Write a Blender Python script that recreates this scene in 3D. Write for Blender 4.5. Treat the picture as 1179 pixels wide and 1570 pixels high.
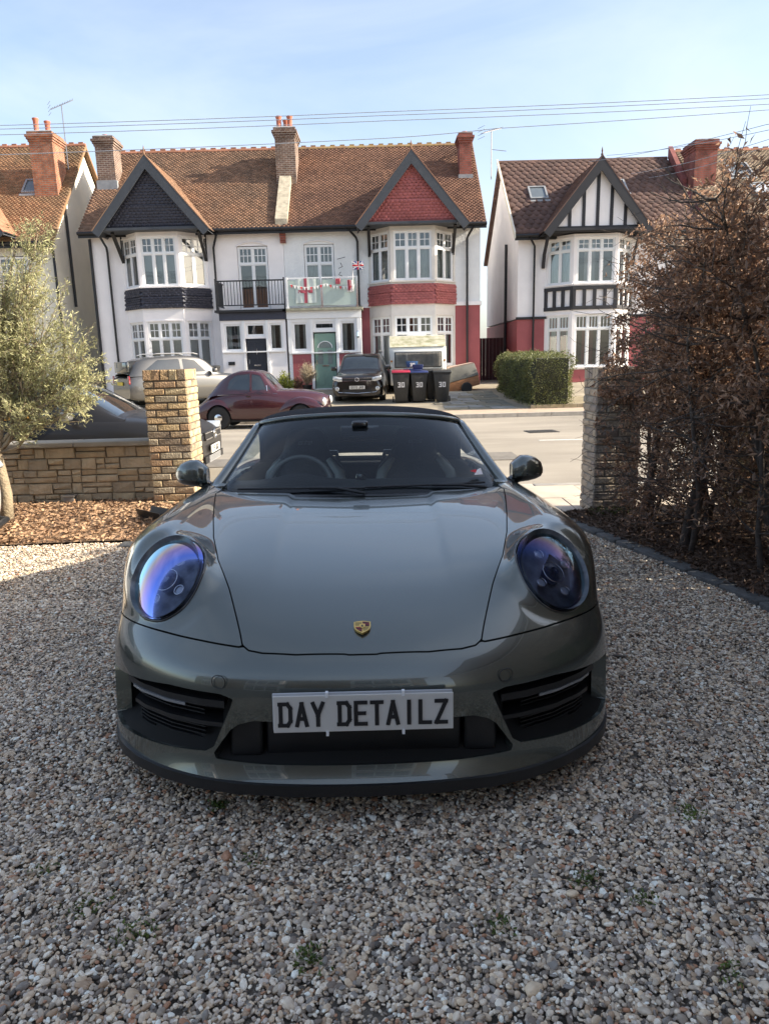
import bpy, math, random
import numpy as np
from mathutils import Matrix, Vector
from math import radians as R, sin, cos, pi
random.seed(7); RNG = np.random.default_rng(7)
SC = bpy.context.scene
for o in list(bpy.data.objects): bpy.data.objects.remove(o)

# ---------------------------------------------------------------- camera
CAM_H, PITCH, ROLL = 1.58, R(12.3), -0.026
cd = bpy.data.cameras.new('camera'); cam = bpy.data.objects.new('camera', cd); SC.collection.objects.link(cam)
_f = Vector((0, cos(PITCH), -sin(PITCH))); _u = Vector((0, sin(PITCH), cos(PITCH))); _r = Vector((1, 0, 0))
_R = _r*cos(ROLL)+_u*sin(ROLL); _U = _u*cos(ROLL)-_r*sin(ROLL)
cam.matrix_world = Matrix(((_R.x, _U.x, -_f.x, 0), (_R.y, _U.y, -_f.y, 0), (_R.z, _U.z, -_f.z, CAM_H), (0, 0, 0, 1)))
cd.sensor_fit = 'VERTICAL'; cd.sensor_height = 36; cd.lens = 36*1089/1570; cd.clip_start = .05; cd.clip_end = 2000
SC.camera = cam
SC.render.resolution_x = 768; SC.render.resolution_y = 1024

# ---------------------------------------------------------------- sky and sun
SUN_EL, SUN_AZ = R(28), R(94.5)        # azimuth clockwise from +Y (sun on the right)
w = bpy.data.worlds.new('World'); SC.world = w; w.use_nodes = True
nt = w.node_tree; nt.nodes.clear()
out = nt.nodes.new('ShaderNodeOutputWorld'); bg = nt.nodes.new('ShaderNodeBackground')
sky = nt.nodes.new('ShaderNodeTexSky'); sky.sky_type = 'NISHITA'; sky.sun_disc = False
sky.sun_elevation = SUN_EL; sky.sun_rotation = SUN_AZ; sky.air_density = 1.0; sky.dust_density = 2.2; sky.ozone_density = 1.2; sky.altitude = 50
tc = nt.nodes.new('ShaderNodeTexCoord'); mp = nt.nodes.new('ShaderNodeMapping'); mp.inputs['Scale'].default_value = (1, 1, 2.6); mp.inputs['Rotation'].default_value = (.2, .5, .4)
nz = nt.nodes.new('ShaderNodeTexNoise'); nz.inputs['Scale'].default_value = 1.7; nz.inputs['Detail'].default_value = 7; nz.inputs['Roughness'].default_value = .55; nz.inputs['Distortion'].default_value = .6
cr = nt.nodes.new('ShaderNodeValToRGB'); cr.color_ramp.elements[0].position = .44; cr.color_ramp.elements[1].position = .85
cr.color_ramp.elements[0].color = (0, 0, 0, 1); cr.color_ramp.elements[1].color = (.8, .8, .8, 1)
mx = nt.nodes.new('ShaderNodeMix'); mx.data_type = 'RGBA'; mx.inputs[7].default_value = (4.6, 4.75, 5.1, 1)
lift = nt.nodes.new('ShaderNodeMath'); lift.operation = 'MULTIPLY_ADD'; lift.inputs[1].default_value = .45; lift.inputs[2].default_value = .13
L = nt.links.new
L(tc.outputs['Generated'], mp.inputs[0]); L(mp.outputs[0], nz.inputs['Vector']); L(nz.outputs[0], cr.inputs[0]); L(cr.outputs[0], lift.inputs[0]); L(lift.outputs[0], mx.inputs[0])
L(sky.outputs[0], mx.inputs[6]); L(mx.outputs[2], bg.inputs[0]); L(bg.outputs[0], out.inputs[0]); bg.inputs[1].default_value = .128
sl = bpy.data.lights.new('sun', 'SUN'); sl.energy = 4.8; sl.angle = R(.53); sl.color = (1, .9, .74)
sun = bpy.data.objects.new('sun', sl); SC.collection.objects.link(sun)
_sd = Vector((sin(SUN_AZ)*cos(SUN_EL), cos(SUN_AZ)*cos(SUN_EL), sin(SUN_EL)))
sun.rotation_euler = _sd.to_track_quat('Z', 'Y').to_euler(); sun.location = (20, 5, 20)
SC.view_settings.view_transform = 'Standard'; SC.view_settings.look = 'None'; SC.view_settings.exposure = 1.2; SC.view_settings.gamma = 1
SC.view_settings.use_curve_mapping = False
SC.render.engine = 'CYCLES'
SC.cycles.max_bounces = 8; SC.cycles.transparent_max_bounces = 24

# ---------------------------------------------------------------- materials
MATS = {}
def mat(name, col, rough=.7, metal=0., var=.12, scale=4., bump=0., bscale=None, coat=0., spec=.5, isl=0., col2=None, axis=None, detail=6, trans=0, aniso=None, cr2=None, sub=0):
    if name in MATS: return MATS[name]
    m = bpy.data.materials.new(name); m.use_nodes = True; MATS[name] = m
    t = m.node_tree; b = t.nodes['Principled BSDF']; N = t.nodes.new; L = t.links.new
    b.inputs['Roughness'].default_value = rough; b.inputs['Metallic'].default_value = metal
    b.inputs['Specular IOR Level'].default_value = spec; b.inputs['Coat Weight'].default_value = coat; b.inputs['Coat Roughness'].default_value = .03
    c = N('ShaderNodeTexCoord'); vec = c.outputs['Object']
    if aniso:
        mp = N('ShaderNodeMapping'); mp.inputs['Scale'].default_value = aniso; L(vec, mp.inputs[0]); vec = mp.outputs[0]
    n = N('ShaderNodeTexNoise'); n.inputs['Scale'].default_value = scale; n.inputs['Detail'].default_value = detail; n.inputs['Roughness'].default_value = .6
    L(vec, n.inputs['Vector'])
    r = N('ShaderNodeValToRGB'); r.color_ramp.elements[0].position = .3; r.color_ramp.elements[1].position = .7
    k = col; c2 = col2 if col2 else tuple(x*(1+var) for x in k)
    c1 = tuple(x*(1-var) for x in k) if not col2 else k
    r.color_ramp.elements[0].color = (*c1, 1); r.color_ramp.elements[1].color = (*c2, 1)
    L(n.outputs[0], r.inputs[0]); cur = r.outputs[0]
    if isl > 0:
        g = N('ShaderNodeNewGeometry'); mr = N('ShaderNodeMapRange'); mr.inputs[3].default_value = 1-isl; mr.inputs[4].default_value = 1+isl
        L(g.outputs['Random Per Island'], mr.inputs[0]); vm = N('ShaderNodeVectorMath'); vm.operation = 'SCALE'
        L(cur, vm.inputs[0]); L(mr.outputs[0], vm.inputs['Scale']); cur = vm.outputs[0]
    L(cur, b.inputs['Base Color'])
    if bump > 0:
        n2 = N('ShaderNodeTexNoise'); n2.inputs['Scale'].default_value = bscale or scale*6; n2.inputs['Detail'].default_value = 5
        L(c.outputs['Object'], n2.inputs['Vector']); bp = N('ShaderNodeBump'); bp.inputs['Strength'].default_value = bump; bp.inputs['Distance'].default_value = .02
        L(n2.outputs[0], bp.inputs['Height']); L(bp.outputs[0], b.inputs['Normal'])
    if trans: b.inputs['Transmission Weight'].default_value = trans
    return m
def brick_mat(name, c1, c2, mortar, axis='x', bw=.225, bh=.075, ms=.012, bias=0, bump=.5, soot=None):
    if name in MATS: return MATS[name]
    m = bpy.data.materials.new(name); m.use_nodes = True; MATS[name] = m
    t = m.node_tree; b = t.nodes['Principled BSDF']; N = t.nodes.new; L = t.links.new
    b.inputs['Roughness'].default_value = .88
    c = N('ShaderNodeTexCoord'); s = N('ShaderNodeSeparateXYZ'); cb = N('ShaderNodeCombineXYZ'); ad = N('ShaderNodeMath'); ad.operation = 'ADD'
    L(c.outputs['Object'], s.inputs[0]); L(s.outputs[0], ad.inputs[0]); L(s.outputs[1], ad.inputs[1])
    L(ad.outputs[0], cb.inputs[0]); L(s.outputs[2], cb.inputs[1])
    br = N('ShaderNodeTexBrick'); br.inputs['Scale'].default_value = 1; br.inputs['Mortar Size'].default_value = ms; br.inputs['Brick Width'].default_value = bw; br.inputs['Row Height'].default_value = bh
    br.inputs['Color1'].default_value = (*c1, 1); br.inputs['Color2'].default_value = (*c2, 1); br.inputs['Mortar'].default_value = (*mortar, 1); br.inputs['Bias'].default_value = bias
    L(cb.outputs[0], br.inputs['Vector'])
    n = N('ShaderNodeTexNoise'); n.inputs['Scale'].default_value = 3; n.inputs['Detail'].default_value = 6; L(c.outputs['Object'], n.inputs['Vector'])
    vm = N('ShaderNodeMix'); vm.data_type = 'RGBA'; vm.blend_type = 'MULTIPLY'; vm.inputs[0].default_value = .6
    r = N('ShaderNodeValToRGB'); r.color_ramp.elements[0].position = .35; r.color_ramp.elements[0].color = (.35, .33, .3, 1); r.color_ramp.elements[1].position = .6
    L(n.outputs[0], r.inputs[0]); L(br.outputs[0], vm.inputs[6]); L(r.outputs[0], vm.inputs[7]); L(vm.outputs[2], b.inputs['Base Color'])
    bp = N('ShaderNodeBump'); bp.inputs['Strength'].default_value = bump; bp.inputs['Distance'].default_value = .01; bp.invert = True; L(br.outputs[1], bp.inputs['Height']); L(bp.outputs[0], b.inputs['Normal'])
    return m
def glass_mat(name, tint=(.8, .85, .85), mixg=.0, rough=.01, ior=1.5, refl=(1, 1, 1)):
    """thin sheet of glass: tinted transparency plus fresnel reflection"""
    if name in MATS: return MATS[name]
    m = bpy.data.materials.new(name); m.use_nodes = True; MATS[name] = m
    t = m.node_tree; t.nodes.clear(); N = t.nodes.new; L = t.links.new
    o = N('ShaderNodeOutputMaterial'); tr = N('ShaderNodeBsdfTransparent'); gl = N('ShaderNodeBsdfGlossy'); fr = N('ShaderNodeFresnel'); mx = N('ShaderNodeMixShader')
    tr.inputs[0].default_value = (*tint, 1); gl.inputs['Roughness'].default_value = rough; gl.inputs[0].default_value = (*refl, 1); fr.inputs[0].default_value = ior
    ad = N('ShaderNodeMath'); ad.operation = 'ADD'; ad.use_clamp = True; ad.inputs[1].default_value = mixg
    c = N('ShaderNodeTexCoord'); n = N('ShaderNodeTexNoise'); n.inputs['Scale'].default_value = 1.3; bp = N('ShaderNodeBump'); bp.inputs['Strength'].default_value = .02; bp.inputs['Distance'].default_value = .05
    L(c.outputs['Object'], n.inputs['Vector']); L(n.outputs[0], bp.inputs['Height']); L(bp.outputs[0], gl.inputs['Normal'])
    L(fr.outputs[0], ad.inputs[0]); L(ad.outputs[0], mx.inputs[0]); L(tr.outputs[0], mx.inputs[1]); L(gl.outputs[0], mx.inputs[2]); L(mx.outputs[0], o.inputs[0])
    return m

# ---------------------------------------------------------------- object helpers
COL = SC.collection
def tag(o, label=None, cat=None, group=None, kind=None):
    if label: o['label'] = label
    if cat: o['category'] = cat
    if group: o['group'] = group
    if kind: o['kind'] = kind
    return o
def empty(name, loc=(0, 0, 0), rz=0, label=None, cat=None, group=None):
    o = bpy.data.objects.new(name, None); COL.objects.link(o); o.location = loc; o.rotation_euler = (0, 0, rz); o.empty_display_size = .2
    return tag(o, label, cat, group)
def link(name, me, m=None, parent=None):
    if m is not None: me.materials.append(m)
    o = bpy.data.objects.new(name, me); COL.objects.link(o)
    if parent is not None: o.parent = parent
    return o
def inst(src, name=None, parent=None, loc=None, rot=None):
    o = bpy.data.objects.new(name or src.name.split('.')[0], src.data); COL.objects.link(o)
    if parent is not None: o.parent = parent
    if loc is not None: o.location = loc
    if rot is not None: o.rotation_euler = rot
    return o
def copy_tree(o, parent=None):
    c = o.copy(); COL.objects.link(c); c.parent = parent
    for ch in list(o.children): copy_tree(ch, c)
    return c
def npmesh(name, V, F, smooth=False):
    me = bpy.data.meshes.new(name); V = np.asarray(V, dtype=np.float32); F = np.asarray(F, dtype=np.int32)
    n = F.shape[1]; me.vertices.add(len(V)); me.vertices.foreach_set('co', V.ravel())
    me.loops.add(F.size); me.loops.foreach_set('vertex_index', F.ravel()); me.polygons.add(len(F))
    me.polygons.foreach_set('loop_start', np.arange(0, F.size, n, dtype=np.int32)); me.polygons.foreach_set('loop_total', np.full(len(F), n, dtype=np.int32))
    if smooth: me.polygons.foreach_set('use_smooth', np.ones(len(F), dtype=bool))
    me.update(calc_edges=True); me.validate(); return me
class MB:
    def __init__(s, M=None): s.v = []; s.f = []; s.M = M
    def add(s, vs, fs):
        b = len(s.v)
        if s.M is not None: vs = [tuple(s.M @ Vector(p)) for p in vs]
        s.v += [tuple(p) for p in vs]; s.f += [tuple(i+b for i in f) for f in fs]; return s
    def box(s, x0, x1, y0, y1, z0, z1, taper=0):
        t = taper
        return s.add([(x0, y0, z0), (x1, y0, z0), (x1, y1, z0), (x0, y1, z0), (x0+t, y0+t, z1), (x1-t, y0+t, z1), (x1-t, y1-t, z1), (x0+t, y1-t, z1)],
                     [(0, 3, 2, 1), (4, 5, 6, 7), (0, 1, 5, 4), (1, 2, 6, 5), (2, 3, 7, 6), (3, 0, 4, 7)])
    def bar(s, a, b, w, h, up=(0, 0, 1)):
        a = Vector(a); b = Vector(b); d = (b-a).normalized(); u = Vector(up); x = d.cross(u)
        if x.length < 1e-4: x = d.cross(Vector((0, 1, 0)))
        x.normalize(); z = x.cross(d); x *= w/2; z *= h/2
        return s.add([a-x-z, a+x-z, a+x+z, a-x+z, b-x-z, b+x-z, b+x+z, b-x+z], [(0, 1, 2, 3), (7, 6, 5, 4), (0, 4, 5, 1), (1, 5, 6, 2), (2, 6, 7, 3), (3, 7, 4, 0)])
    def prism(s, pts, y0, y1, ax='y'):
        """polygon pts in the plane across axis ax, extruded from y0 to y1"""
        n = len(pts); P = {'y': lambda a, b, c: (a, c, b), 'x': lambda a, b, c: (c, a, b), 'z': lambda a, b, c: (a, b, c)}[ax]
        vs = [P(a, b, y0) for a, b in pts]+[P(a, b, y1) for a, b in pts]
        fs = [tuple(range(n)), tuple(range(2*n-1, n-1, -1))]+[(i, i+n, (i+1) % n+n, (i+1) % n) for i in range(n)]
        return s.add(vs, fs)
    def tube(s, pts, r, n=8, closed=False, caps=True):
        P = [Vector(p) for p in pts]; rs = r if isinstance(r, (list, tuple)) else [r]*len(P); N = len(P); vs = []; fs = []
        up = Vector((0, 0, 1)); pu = None
        for i, p in enumerate(P):
            if closed: d = P[(i+1) % N]-P[i-1]
            else: d = (P[min(i+1, N-1)]-P[max(i-1, 0)])
            if d.length < 1e-9: d = Vector((0, 0, 1))
            d.normalize(); x = (pu - d*pu.dot(d)) if pu is not None else d.cross(up)
            if x.length < 1e-3: x = d.cross(Vector((0, 1, 0))) if pu is None else d.cross(Vector((1, 0, 0)))
            x.normalize(); pu = x; y = d.cross(x)
            for k in range(n): a = 2*pi*k/n; vs.append(p+x*(cos(a)*rs[i])+y*(sin(a)*rs[i]))
        for i in range(N if closed else N-1):
            for k in range(n):
                a = i*n+k; b = i*n+(k+1) % n; j = (i+1) % N; fs.append((a, b, j*n+(k+1) % n, j*n+k))
        if caps and not closed: fs += [tuple(range(n-1, -1, -1)), tuple((N-1)*n+k for k in range(n))]
        return s.add(vs, fs)
    def lathe(s, prof, c=(0, 0, 0), ax='z', n=20):
        """prof = list of (radius, height) along ax"""
        vs = []; fs = []; c = Vector(c)
        for r, h in prof:
            for k in range(n):
                a = 2*pi*k/n; q = (cos(a)*r, sin(a)*r, h)
                q = {'z': q, 'x': (h, q[0], q[1]), 'y': (q[1], h, q[0])}[ax]; vs.append(c+Vector(q))
        for i in range(len(prof)-1):
            for k in range(n): fs.append((i*n+k, i*n+(k+1) % n, (i+1)*n+(k+1) % n, (i+1)*n+k))
        fs += [tuple(range(n-1, -1, -1)), tuple((len(prof)-1)*n+k for k in range(n))]
        return s.add(vs, fs)
    def build(s, name, m=None, parent=None, smooth=False, bevel=0, seg=2):
        me = bpy.data.meshes.new(name); me.from_pydata([tuple(v) for v in s.v], [], s.f)
        if smooth:
            me.polygons.foreach_set('use_smooth', [True]*len(me.polygons))
            if smooth != 'full': me.set_sharp_from_angle(angle=R(38))
        me.update(); o = link(name, me, m, parent)
        if bevel:
            b = o.modifiers.new('bevel', 'BEVEL'); b.width = bevel; b.segments = seg; b.limit_method = 'ANGLE'; b.angle_limit = R(40)
            me.polygons.foreach_set('use_smooth', [True]*len(me.polygons)); me.set_sharp_from_angle(angle=R(60)) if seg < 2 else None
        return o
def B(name, m, parent, *a, **k):      # one box part
    return MB().box(*a).build(name, m, parent, **k)

# strokes of the block lettering used on plates, signs and bins (unit box 1 wide 1 high)
GL = {'D': [[(0, 0), (0, 1)], [(-.1, 1), (.7, 1)], [(-.1, 0), (.7, 0)], [(.7, 1), (1, .8)], [(1, .8), (1, .2)], [(1, .2), (.7, 0)]],
 'A': [[(0, 0), (.5, 1)], [(.5, 1), (1, 0)], [(.2, .3), (.8, .3)]], 'Y': [[(0, 1), (.5, .45)], [(1, 1), (.5, .45)], [(.5, .5), (.5, 0)]],
 'E': [[(0, 0), (0, 1)], [(0, 1), (1, 1)], [(0, .5), (.85, .5)], [(0, 0), (1, 0)]], 'T': [[(0, 1), (1, 1)], [(.5, 1), (.5, 0)]], 'I': [[(.5, 0), (.5, 1)]],
 'L': [[(0, 0), (0, 1)], [(0, 0), (1, 0)]], 'Z': [[(0, 1), (1, 1)], [(1, 1), (0, 0)], [(0, 0), (1, 0)]],
 '3': [[(0, 1), (1, 1)], [(1, 1), (1, 0)], [(.3, .53), (1, .53)], [(0, 0), (1, 0)]], '0': [[(0, 0), (0, 1)], [(0, 1), (1, 1)], [(1, 1), (1, 0)], [(1, 0), (0, 0)]],
 'X': [[(0, 0), (1, 1)], [(0, 1), (1, 0)]], '1': [[(.5, 0), (.5, 1)], [(.5, 1), (.2, .8)]], '5': [[(1, 1), (0, 1)], [(0, 1), (0, .55)], [(0, .55), (1, .55)], [(1, .55), (1, 0)], [(1, 0), (0, 0)]],
 'J': [[(1, 1), (1, 0)], [(1, 0), (0, 0)], [(0, 0), (0, .3)]], 'H': [[(0, 0), (0, 1)], [(1, 0), (1, 1)], [(0, .5), (1, .5)]], 'G': [[(1, 1), (0, 1)], [(0, 1), (0, 0)], [(0, 0), (1, 0)], [(1, 0), (1, .5)], [(1, .5), (.5, .5)]],
 'S': [[(1, 1), (0, 1)], [(0, 1), (0, .5)], [(0, .5), (1, .5)], [(1, .5), (1, 0)], [(1, 0), (0, 0)]], '7': [[(0, 1), (1, 1)], [(1, 1), (.4, 0)]], '4': [[(.8, 0), (.8, 1)], [(.8, 1), (0, .3)], [(0, .3), (1, .3)]],
 'K': [[(0, 0), (0, 1)], [(0, .4), (1, 1)], [(.3, .6), (1, 0)]], 'V': [[(0, 1), (.5, 0)], [(.5, 0), (1, 1)]], 'W': [[(0, 1), (.25, 0)], [(.25, 0), (.5, .8)], [(.5, .8), (.75, 0)], [(.75, 0), (1, 1)]]}
def text(name, txt, m, parent, M, ch=.079, cw=.05, gap=.061, th=.014, slant=0, space=.033, depth=.0012):
    mb = MB(M); n = sum(gap if c != ' ' else space for c in txt)-(gap-cw); x = -n/2; e = 0
    for c in txt:
        if c == ' ': x += space; continue
        for a, b in GL[c]:
            ax, az = x+th/2+a[0]*(cw-th), -ch/2+th/2+a[1]*(ch-th); bx, bz = x+th/2+b[0]*(cw-th), -ch/2+th/2+b[1]*(ch-th)
            d = Vector((bx-ax, 0, bz-az)).normalized()*th/2; e += .00006
            mb.bar((ax-d.x+slant*az, -depth/2-e, az-d.z), (bx+d.x+slant*bz, -depth/2-e, bz+d.z), depth, th, up=(d.z, 0, -d.x)) if False else \
            mb.add([(ax-d.x-d.z+slant*az, -e-depth, az-d.z+d.x), (bx+d.x-d.z+slant*bz, -e-depth, bz+d.z+d.x), (bx+d.x+d.z+slant*bz, -e-depth, bz+d.z-d.x), (ax-d.x+d.z+slant*az, -e-depth, az-d.z-d.x)], [(0, 3, 2, 1)])
        x += gap
    return mb.build(name, m, parent)
def split_lr(o):
    """a mirrored part becomes two objects, one for each side"""
    import bmesh
    for keep in (1, -1):
        bm = bmesh.new(); bm.from_mesh(o.data); bmesh.ops.delete(bm, geom=[f for f in bm.faces if f.calc_center_median().x*keep < 0], context='FACES')
        me = bpy.data.meshes.new(o.data.name); bm.to_mesh(me); bm.free()
        for m_ in o.data.materials: me.materials.append(m_)
        if keep == 1: other = me
        else:
            c = o.copy(); c.data = me; COL.objects.link(c); c.parent = o.parent
    o.data = other; return o
def drop_specks(o, frac=.04):
    import bmesh
    bm = bmesh.new(); bm.from_mesh(o.data); seen = set(); tot = len(bm.verts); dead = []
    for v in bm.verts:
        if v in seen: continue
        st = [v]; isl = []; seen.add(v)
        while st:
            q = st.pop(); isl.append(q)
            for e in q.link_edges:
                r_ = e.other_vert(q)
                if r_ not in seen: seen.add(r_); st.append(r_)
        if len(isl) < tot*frac and any(f for q in isl for f in q.link_faces if f.calc_area() > 0) and all(abs(q.co.x) > .79 for q in isl): dead += isl
    bmesh.ops.delete(bm, geom=dead, context='VERTS'); bm.to_mesh(o.data); bm.free()
def TM(x, y, z, rz=0, rx=0): return Matrix.Translation((x, y, z)) @ Matrix.Rotation(rz, 4, 'Z') @ Matrix.Rotation(rx, 4, 'X')

M_white = mat('white_render', (.88, .84, .83), .85, var=.06, scale=1.2, bump=.25, bscale=30)
M_cream = mat('cream_render', (.7, .66, .56), .85, var=.07, scale=1, bump=.2, bscale=25)
M_upvc = mat('white_upvc', (.8, .8, .8), .35, var=.02)
M_maroon = mat('maroon_masonry_paint', (.34, .085, .09), .6, var=.12, scale=1.5, bump=.3, bscale=20)
M_pink = mat('red_painted_tiles', (.40, .12, .12), .6, var=.1, scale=2, isl=.12)
M_navy = mat('dark_slate_paint', (.035, .038, .06), .5, var=.15, isl=.15)
M_black = mat('black_paint', (.012, .012, .014), .45, var=.2)
M_bplast = mat('black_plastic', (.014, .014, .015), .42, var=.2, bump=.1, bscale=200)
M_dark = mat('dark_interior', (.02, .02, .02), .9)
M_chrome = mat('chrome', (.75, .75, .75), .12, 1)
M_rubber = mat('rubber', (.018, .018, .018), .8, bump=.2, bscale=80)
M_lead = mat('lead_flashing', (.28, .29, .3), .6, var=.2)
M_glass = glass_mat('window_glass', (.75, .8, .8), .10)
M_blind = mat('window_blind', (.55, .57, .58), .8, var=.05)
M_net = mat('net_curtain', (.5, .5, .48), .9, var=.35, scale=9, aniso=(6, 6, .3))
# ================================================================ ground, road, pavements
def gz(y):
    """ground height of the drive: it falls from the house towards the street"""
    return np.where(y < 4.6, (4.6-y)*.0758, 0)+.02*np.exp(-((y-4.6)/.7)**2)-.0
def sheet(name, xs, ys, zf, m, kind='structure', parent=None):
    X, Y = np.meshgrid(xs, ys); Z = zf(X, Y); V = np.stack([X, Y, Z], -1).reshape(-1, 3); nx = len(xs)
    F = [(j*nx+i, j*nx+i+1, (j+1)*nx+i+1, (j+1)*nx+i) for j in range(len(ys)-1) for i in range(nx-1)]
    o = link(name, npmesh(name, V, F), m, parent)
    if kind: o['kind'] = kind
    return o
def fore_z(X, Y): return np.interp(Y, [20.5, 24, 29, 34, 60], [.0, .06, .40, .45, .45])
M_soil = mat('dark_soil_under_gravel', (.20, .175, .145), .95, var=.4, scale=30, bump=.5, bscale=120)
M_bark = mat('bark_mulch_soil', (.20, .13, .08), .95, var=.5, scale=25, bump=.8, bscale=90)
M_road = mat('worn_asphalt', (.33, .29, .235), .9, var=.22, scale=.8, aniso=(.35, 1, 1), bump=.5, bscale=160)
M_pave = mat('concrete_paving', (.50, .42, .33), .9, var=.12, scale=2.5, bump=.25, bscale=60, isl=.10)
M_farpave = mat('far_pavement_paving', (.45, .34, .25), .9, var=.15, scale=3, bump=.2, bscale=30)
M_kerb = mat('kerb_stone', (.36, .33, .29), .9, var=.2, scale=6, bump=.3, bscale=60)
M_fore = mat('mossy_concrete', (.22, .19, .14), .9, col2=(.40, .34, .25), scale=1.1, bump=.3, bscale=30)
sheet('ground', np.linspace(-300, 300, 31), np.array([-60, -8, -2, 6.9, 8.6, 19.8, 22, 60, 120, 300, 600]), lambda X, Y: np.where(Y < 5, -.12, np.where((Y > 8.5) & (Y < 21), -.3, -.12)), M_soil)
sheet('driveway_ground', np.linspace(-7, 5, 25), np.linspace(-4, 6.95, 60), lambda X, Y: gz(Y)-.012, M_soil)
sheet('road', np.linspace(-60, 60, 61), np.linspace(8.68, 19.35, 12), lambda X, Y: -.10+.04*(1-((Y-14)/5.3)**2), M_road)
# worn lighter strip beside the far kerb and a lane mark
M_mark = mat('road_mark_paint', (.62, .6, .55), .8, var=.12, scale=8)
B('lane_mark', M_mark, None, 3.0, 6.6, 13.55, 13.66, -.062, -.0555)['kind'] = 'structure'
dc = empty('drain_cover', (3.4, 15.2, -.06), .1, 'dark iron drain cover set in the road right of the sports car', 'drain cover')
MB().box(-.32, .32, -.24, .24, -.03, .008).build('frame', mat('cast_iron', (.07, .065, .06), .7, .4), dc)
for i in range(7): MB().box(-.28+i*.082, -.24+i*.082, -.2, .2, .008, .014).build('bar', MATS['cast_iron'], dc)
MB().box(-9, 2.2, 11.2, 12.1, -.12, -.0585).build('road_patch', mat('newer_asphalt', (.20, .18, .155), .9, var=.2, scale=6, bump=.5, bscale=160))['kind'] = 'structure'
nw = MB()
nw.box(-7, 1.5, 6.9, 8.6, -.15, -.012)
tag(nw.build('pavement_bed', M_soil), kind='structure')
pav = empty('near_pavement'); pav['kind'] = 'structure'
random.seed(3)
for r_, (ya, yb) in enumerate(((6.98, 7.75), (7.76, 8.5))):
    x = -6.4+r_*.4
    while x < 5.2:
        wd = random.choice((.62, .9, 1.25)); dz = random.uniform(-.003, .003)
        MB().box(x, x+wd-.008, ya, yb-.004, -.06, .0+dz).build('paving_slab', M_pave, pav, bevel=.004, seg=1); x += wd
kerb = empty('near_kerb'); kerb['kind'] = 'structure'
for i in range(-8, 14): MB().box(i*.92, i*.92+.91, 8.51, 8.66, -.12, .004).build('kerb_stone', M_kerb, kerb, bevel=.01, seg=2)
MB().box(-60, 60, 19.5, 21.0, -.15, .0).build('far_pavement', M_farpave)['kind'] = 'structure'
kf = empty('far_kerb'); kf['kind'] = 'structure'
for i in range(-12, 16): MB().box(i*.92, i*.92+.905, 19.36, 19.497, -.12, .006).build('kerb_stone', M_kerb, kf)
sheet('forecourt', np.linspace(-40, 40, 9), np.linspace(21.0, 60, 60), lambda X, Y: fore_z(X, Y)-.004, M_fore)
MB().box(4.35, 9, 20.9, 27.5, -.1, .10).build('front_garden_paving', brick_mat('yellow_block_paving', (.36, .30, .18), (.30, .25, .17), (.2, .17, .12), bw=.4, bh=.3))['kind'] = 'structure'
# crazy paving slabs on the forecourt, right of the bins
cz = empty('forecourt_slabs'); cz['kind'] = 'structure'
random.seed(11)
for j in range(9):
    x = 1.9+random.uniform(-.2, .2)
    while x < 3.95:
        wd = random.uniform(.45, .95); y0 = 21.15+j*.62; y1 = y0+.58; wd = min(wd, 4.1-x); k = random.uniform(-.05, .05)
        za, zb = float(fore_z(0, y0)), float(fore_z(0, y1))
        MB().add([(x, y0, za+.012), (x+wd-.04, y0+k, za+.012), (x+wd-.04+k, y1, zb+.012), (x+k, y1-k, zb+.012), (x, y0, za-.02), (x+wd-.04, y0+k, za-.02), (x+wd-.04+k, y1, zb-.02), (x+k, y1-k, zb-.02)],
                 [(0, 1, 2, 3), (0, 4, 5, 1), (1, 5, 6, 2), (2, 6, 7, 3), (3, 7, 4, 0)]).build('slab', (lambda q: mat('slab_%d' % q, [(.30, .29, .26), (.2, .19, .15), (.24, .21, .15)][q], .9, var=.25, scale=3))((j+int(x*3)) % 3), cz); x += wd
# bark beds
sheet('bark_bed', np.linspace(-7, -1.75, 30), np.linspace(6.22, 7.98, 16), lambda X, Y: .018+.03*np.sin(X*3.1+Y*2)*np.sin(Y*4.)+.03*((Y-6.2)/1.7), M_bark)
def hx(y): return np.interp(y, [.5, 3.2, 4.0, 4.7, 5.6, 6.6, 6.95], [2.35, 2.33, 2.3, 2.22, 2.02, 1.74, 1.66])      # right-hand edge of the gravel
Yh = np.linspace(.3, 6.93, 50); Vh = []
for y in Yh:
    for k in range(8): t = k/7; Vh.append((hx(y)+.05+t*2.2, y, float(gz(y))+.02+.05*sin(t*3.14)))
link('hedge_bed', npmesh('hedge_bed', Vh, [(j*8+i, j*8+i+1, (j+1)*8+i+1, (j+1)*8+i) for j in range(49) for i in range(7)], True), M_bark)['kind'] = 'structure'
# stone setts edging the gravel on the right
ed = empty('gravel_edging'); ed['kind'] = 'structure'
y = 1.0; M_sett = mat('stone_sett', (.12, .12, .115), .85, var=.3, scale=12, bump=.4, bscale=60)
while y < 6.9:
    ln = random.uniform(.2, .42); xc = float(hx(y+ln/2)); a = math.atan2(float(hx(y+ln)-hx(y)), ln); z = float(gz(y+ln/2))
    o = MB().box(-.065, .065, -ln/2+.006, ln/2-.006, -.06, .035).build('sett', M_sett, ed, bevel=.012, seg=2); o.location = (xc, y+ln/2, z); o.rotation_euler = (-.06 if y < 4.6 else 0, 0, -a); y += ln
sl_ = MB(); sl_.box(-2.35, -1.75, 6.03, 6.2, -.03, .022); tag(sl_.build('edging_slab', M_sett, bevel=.01), kind='structure')
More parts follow.
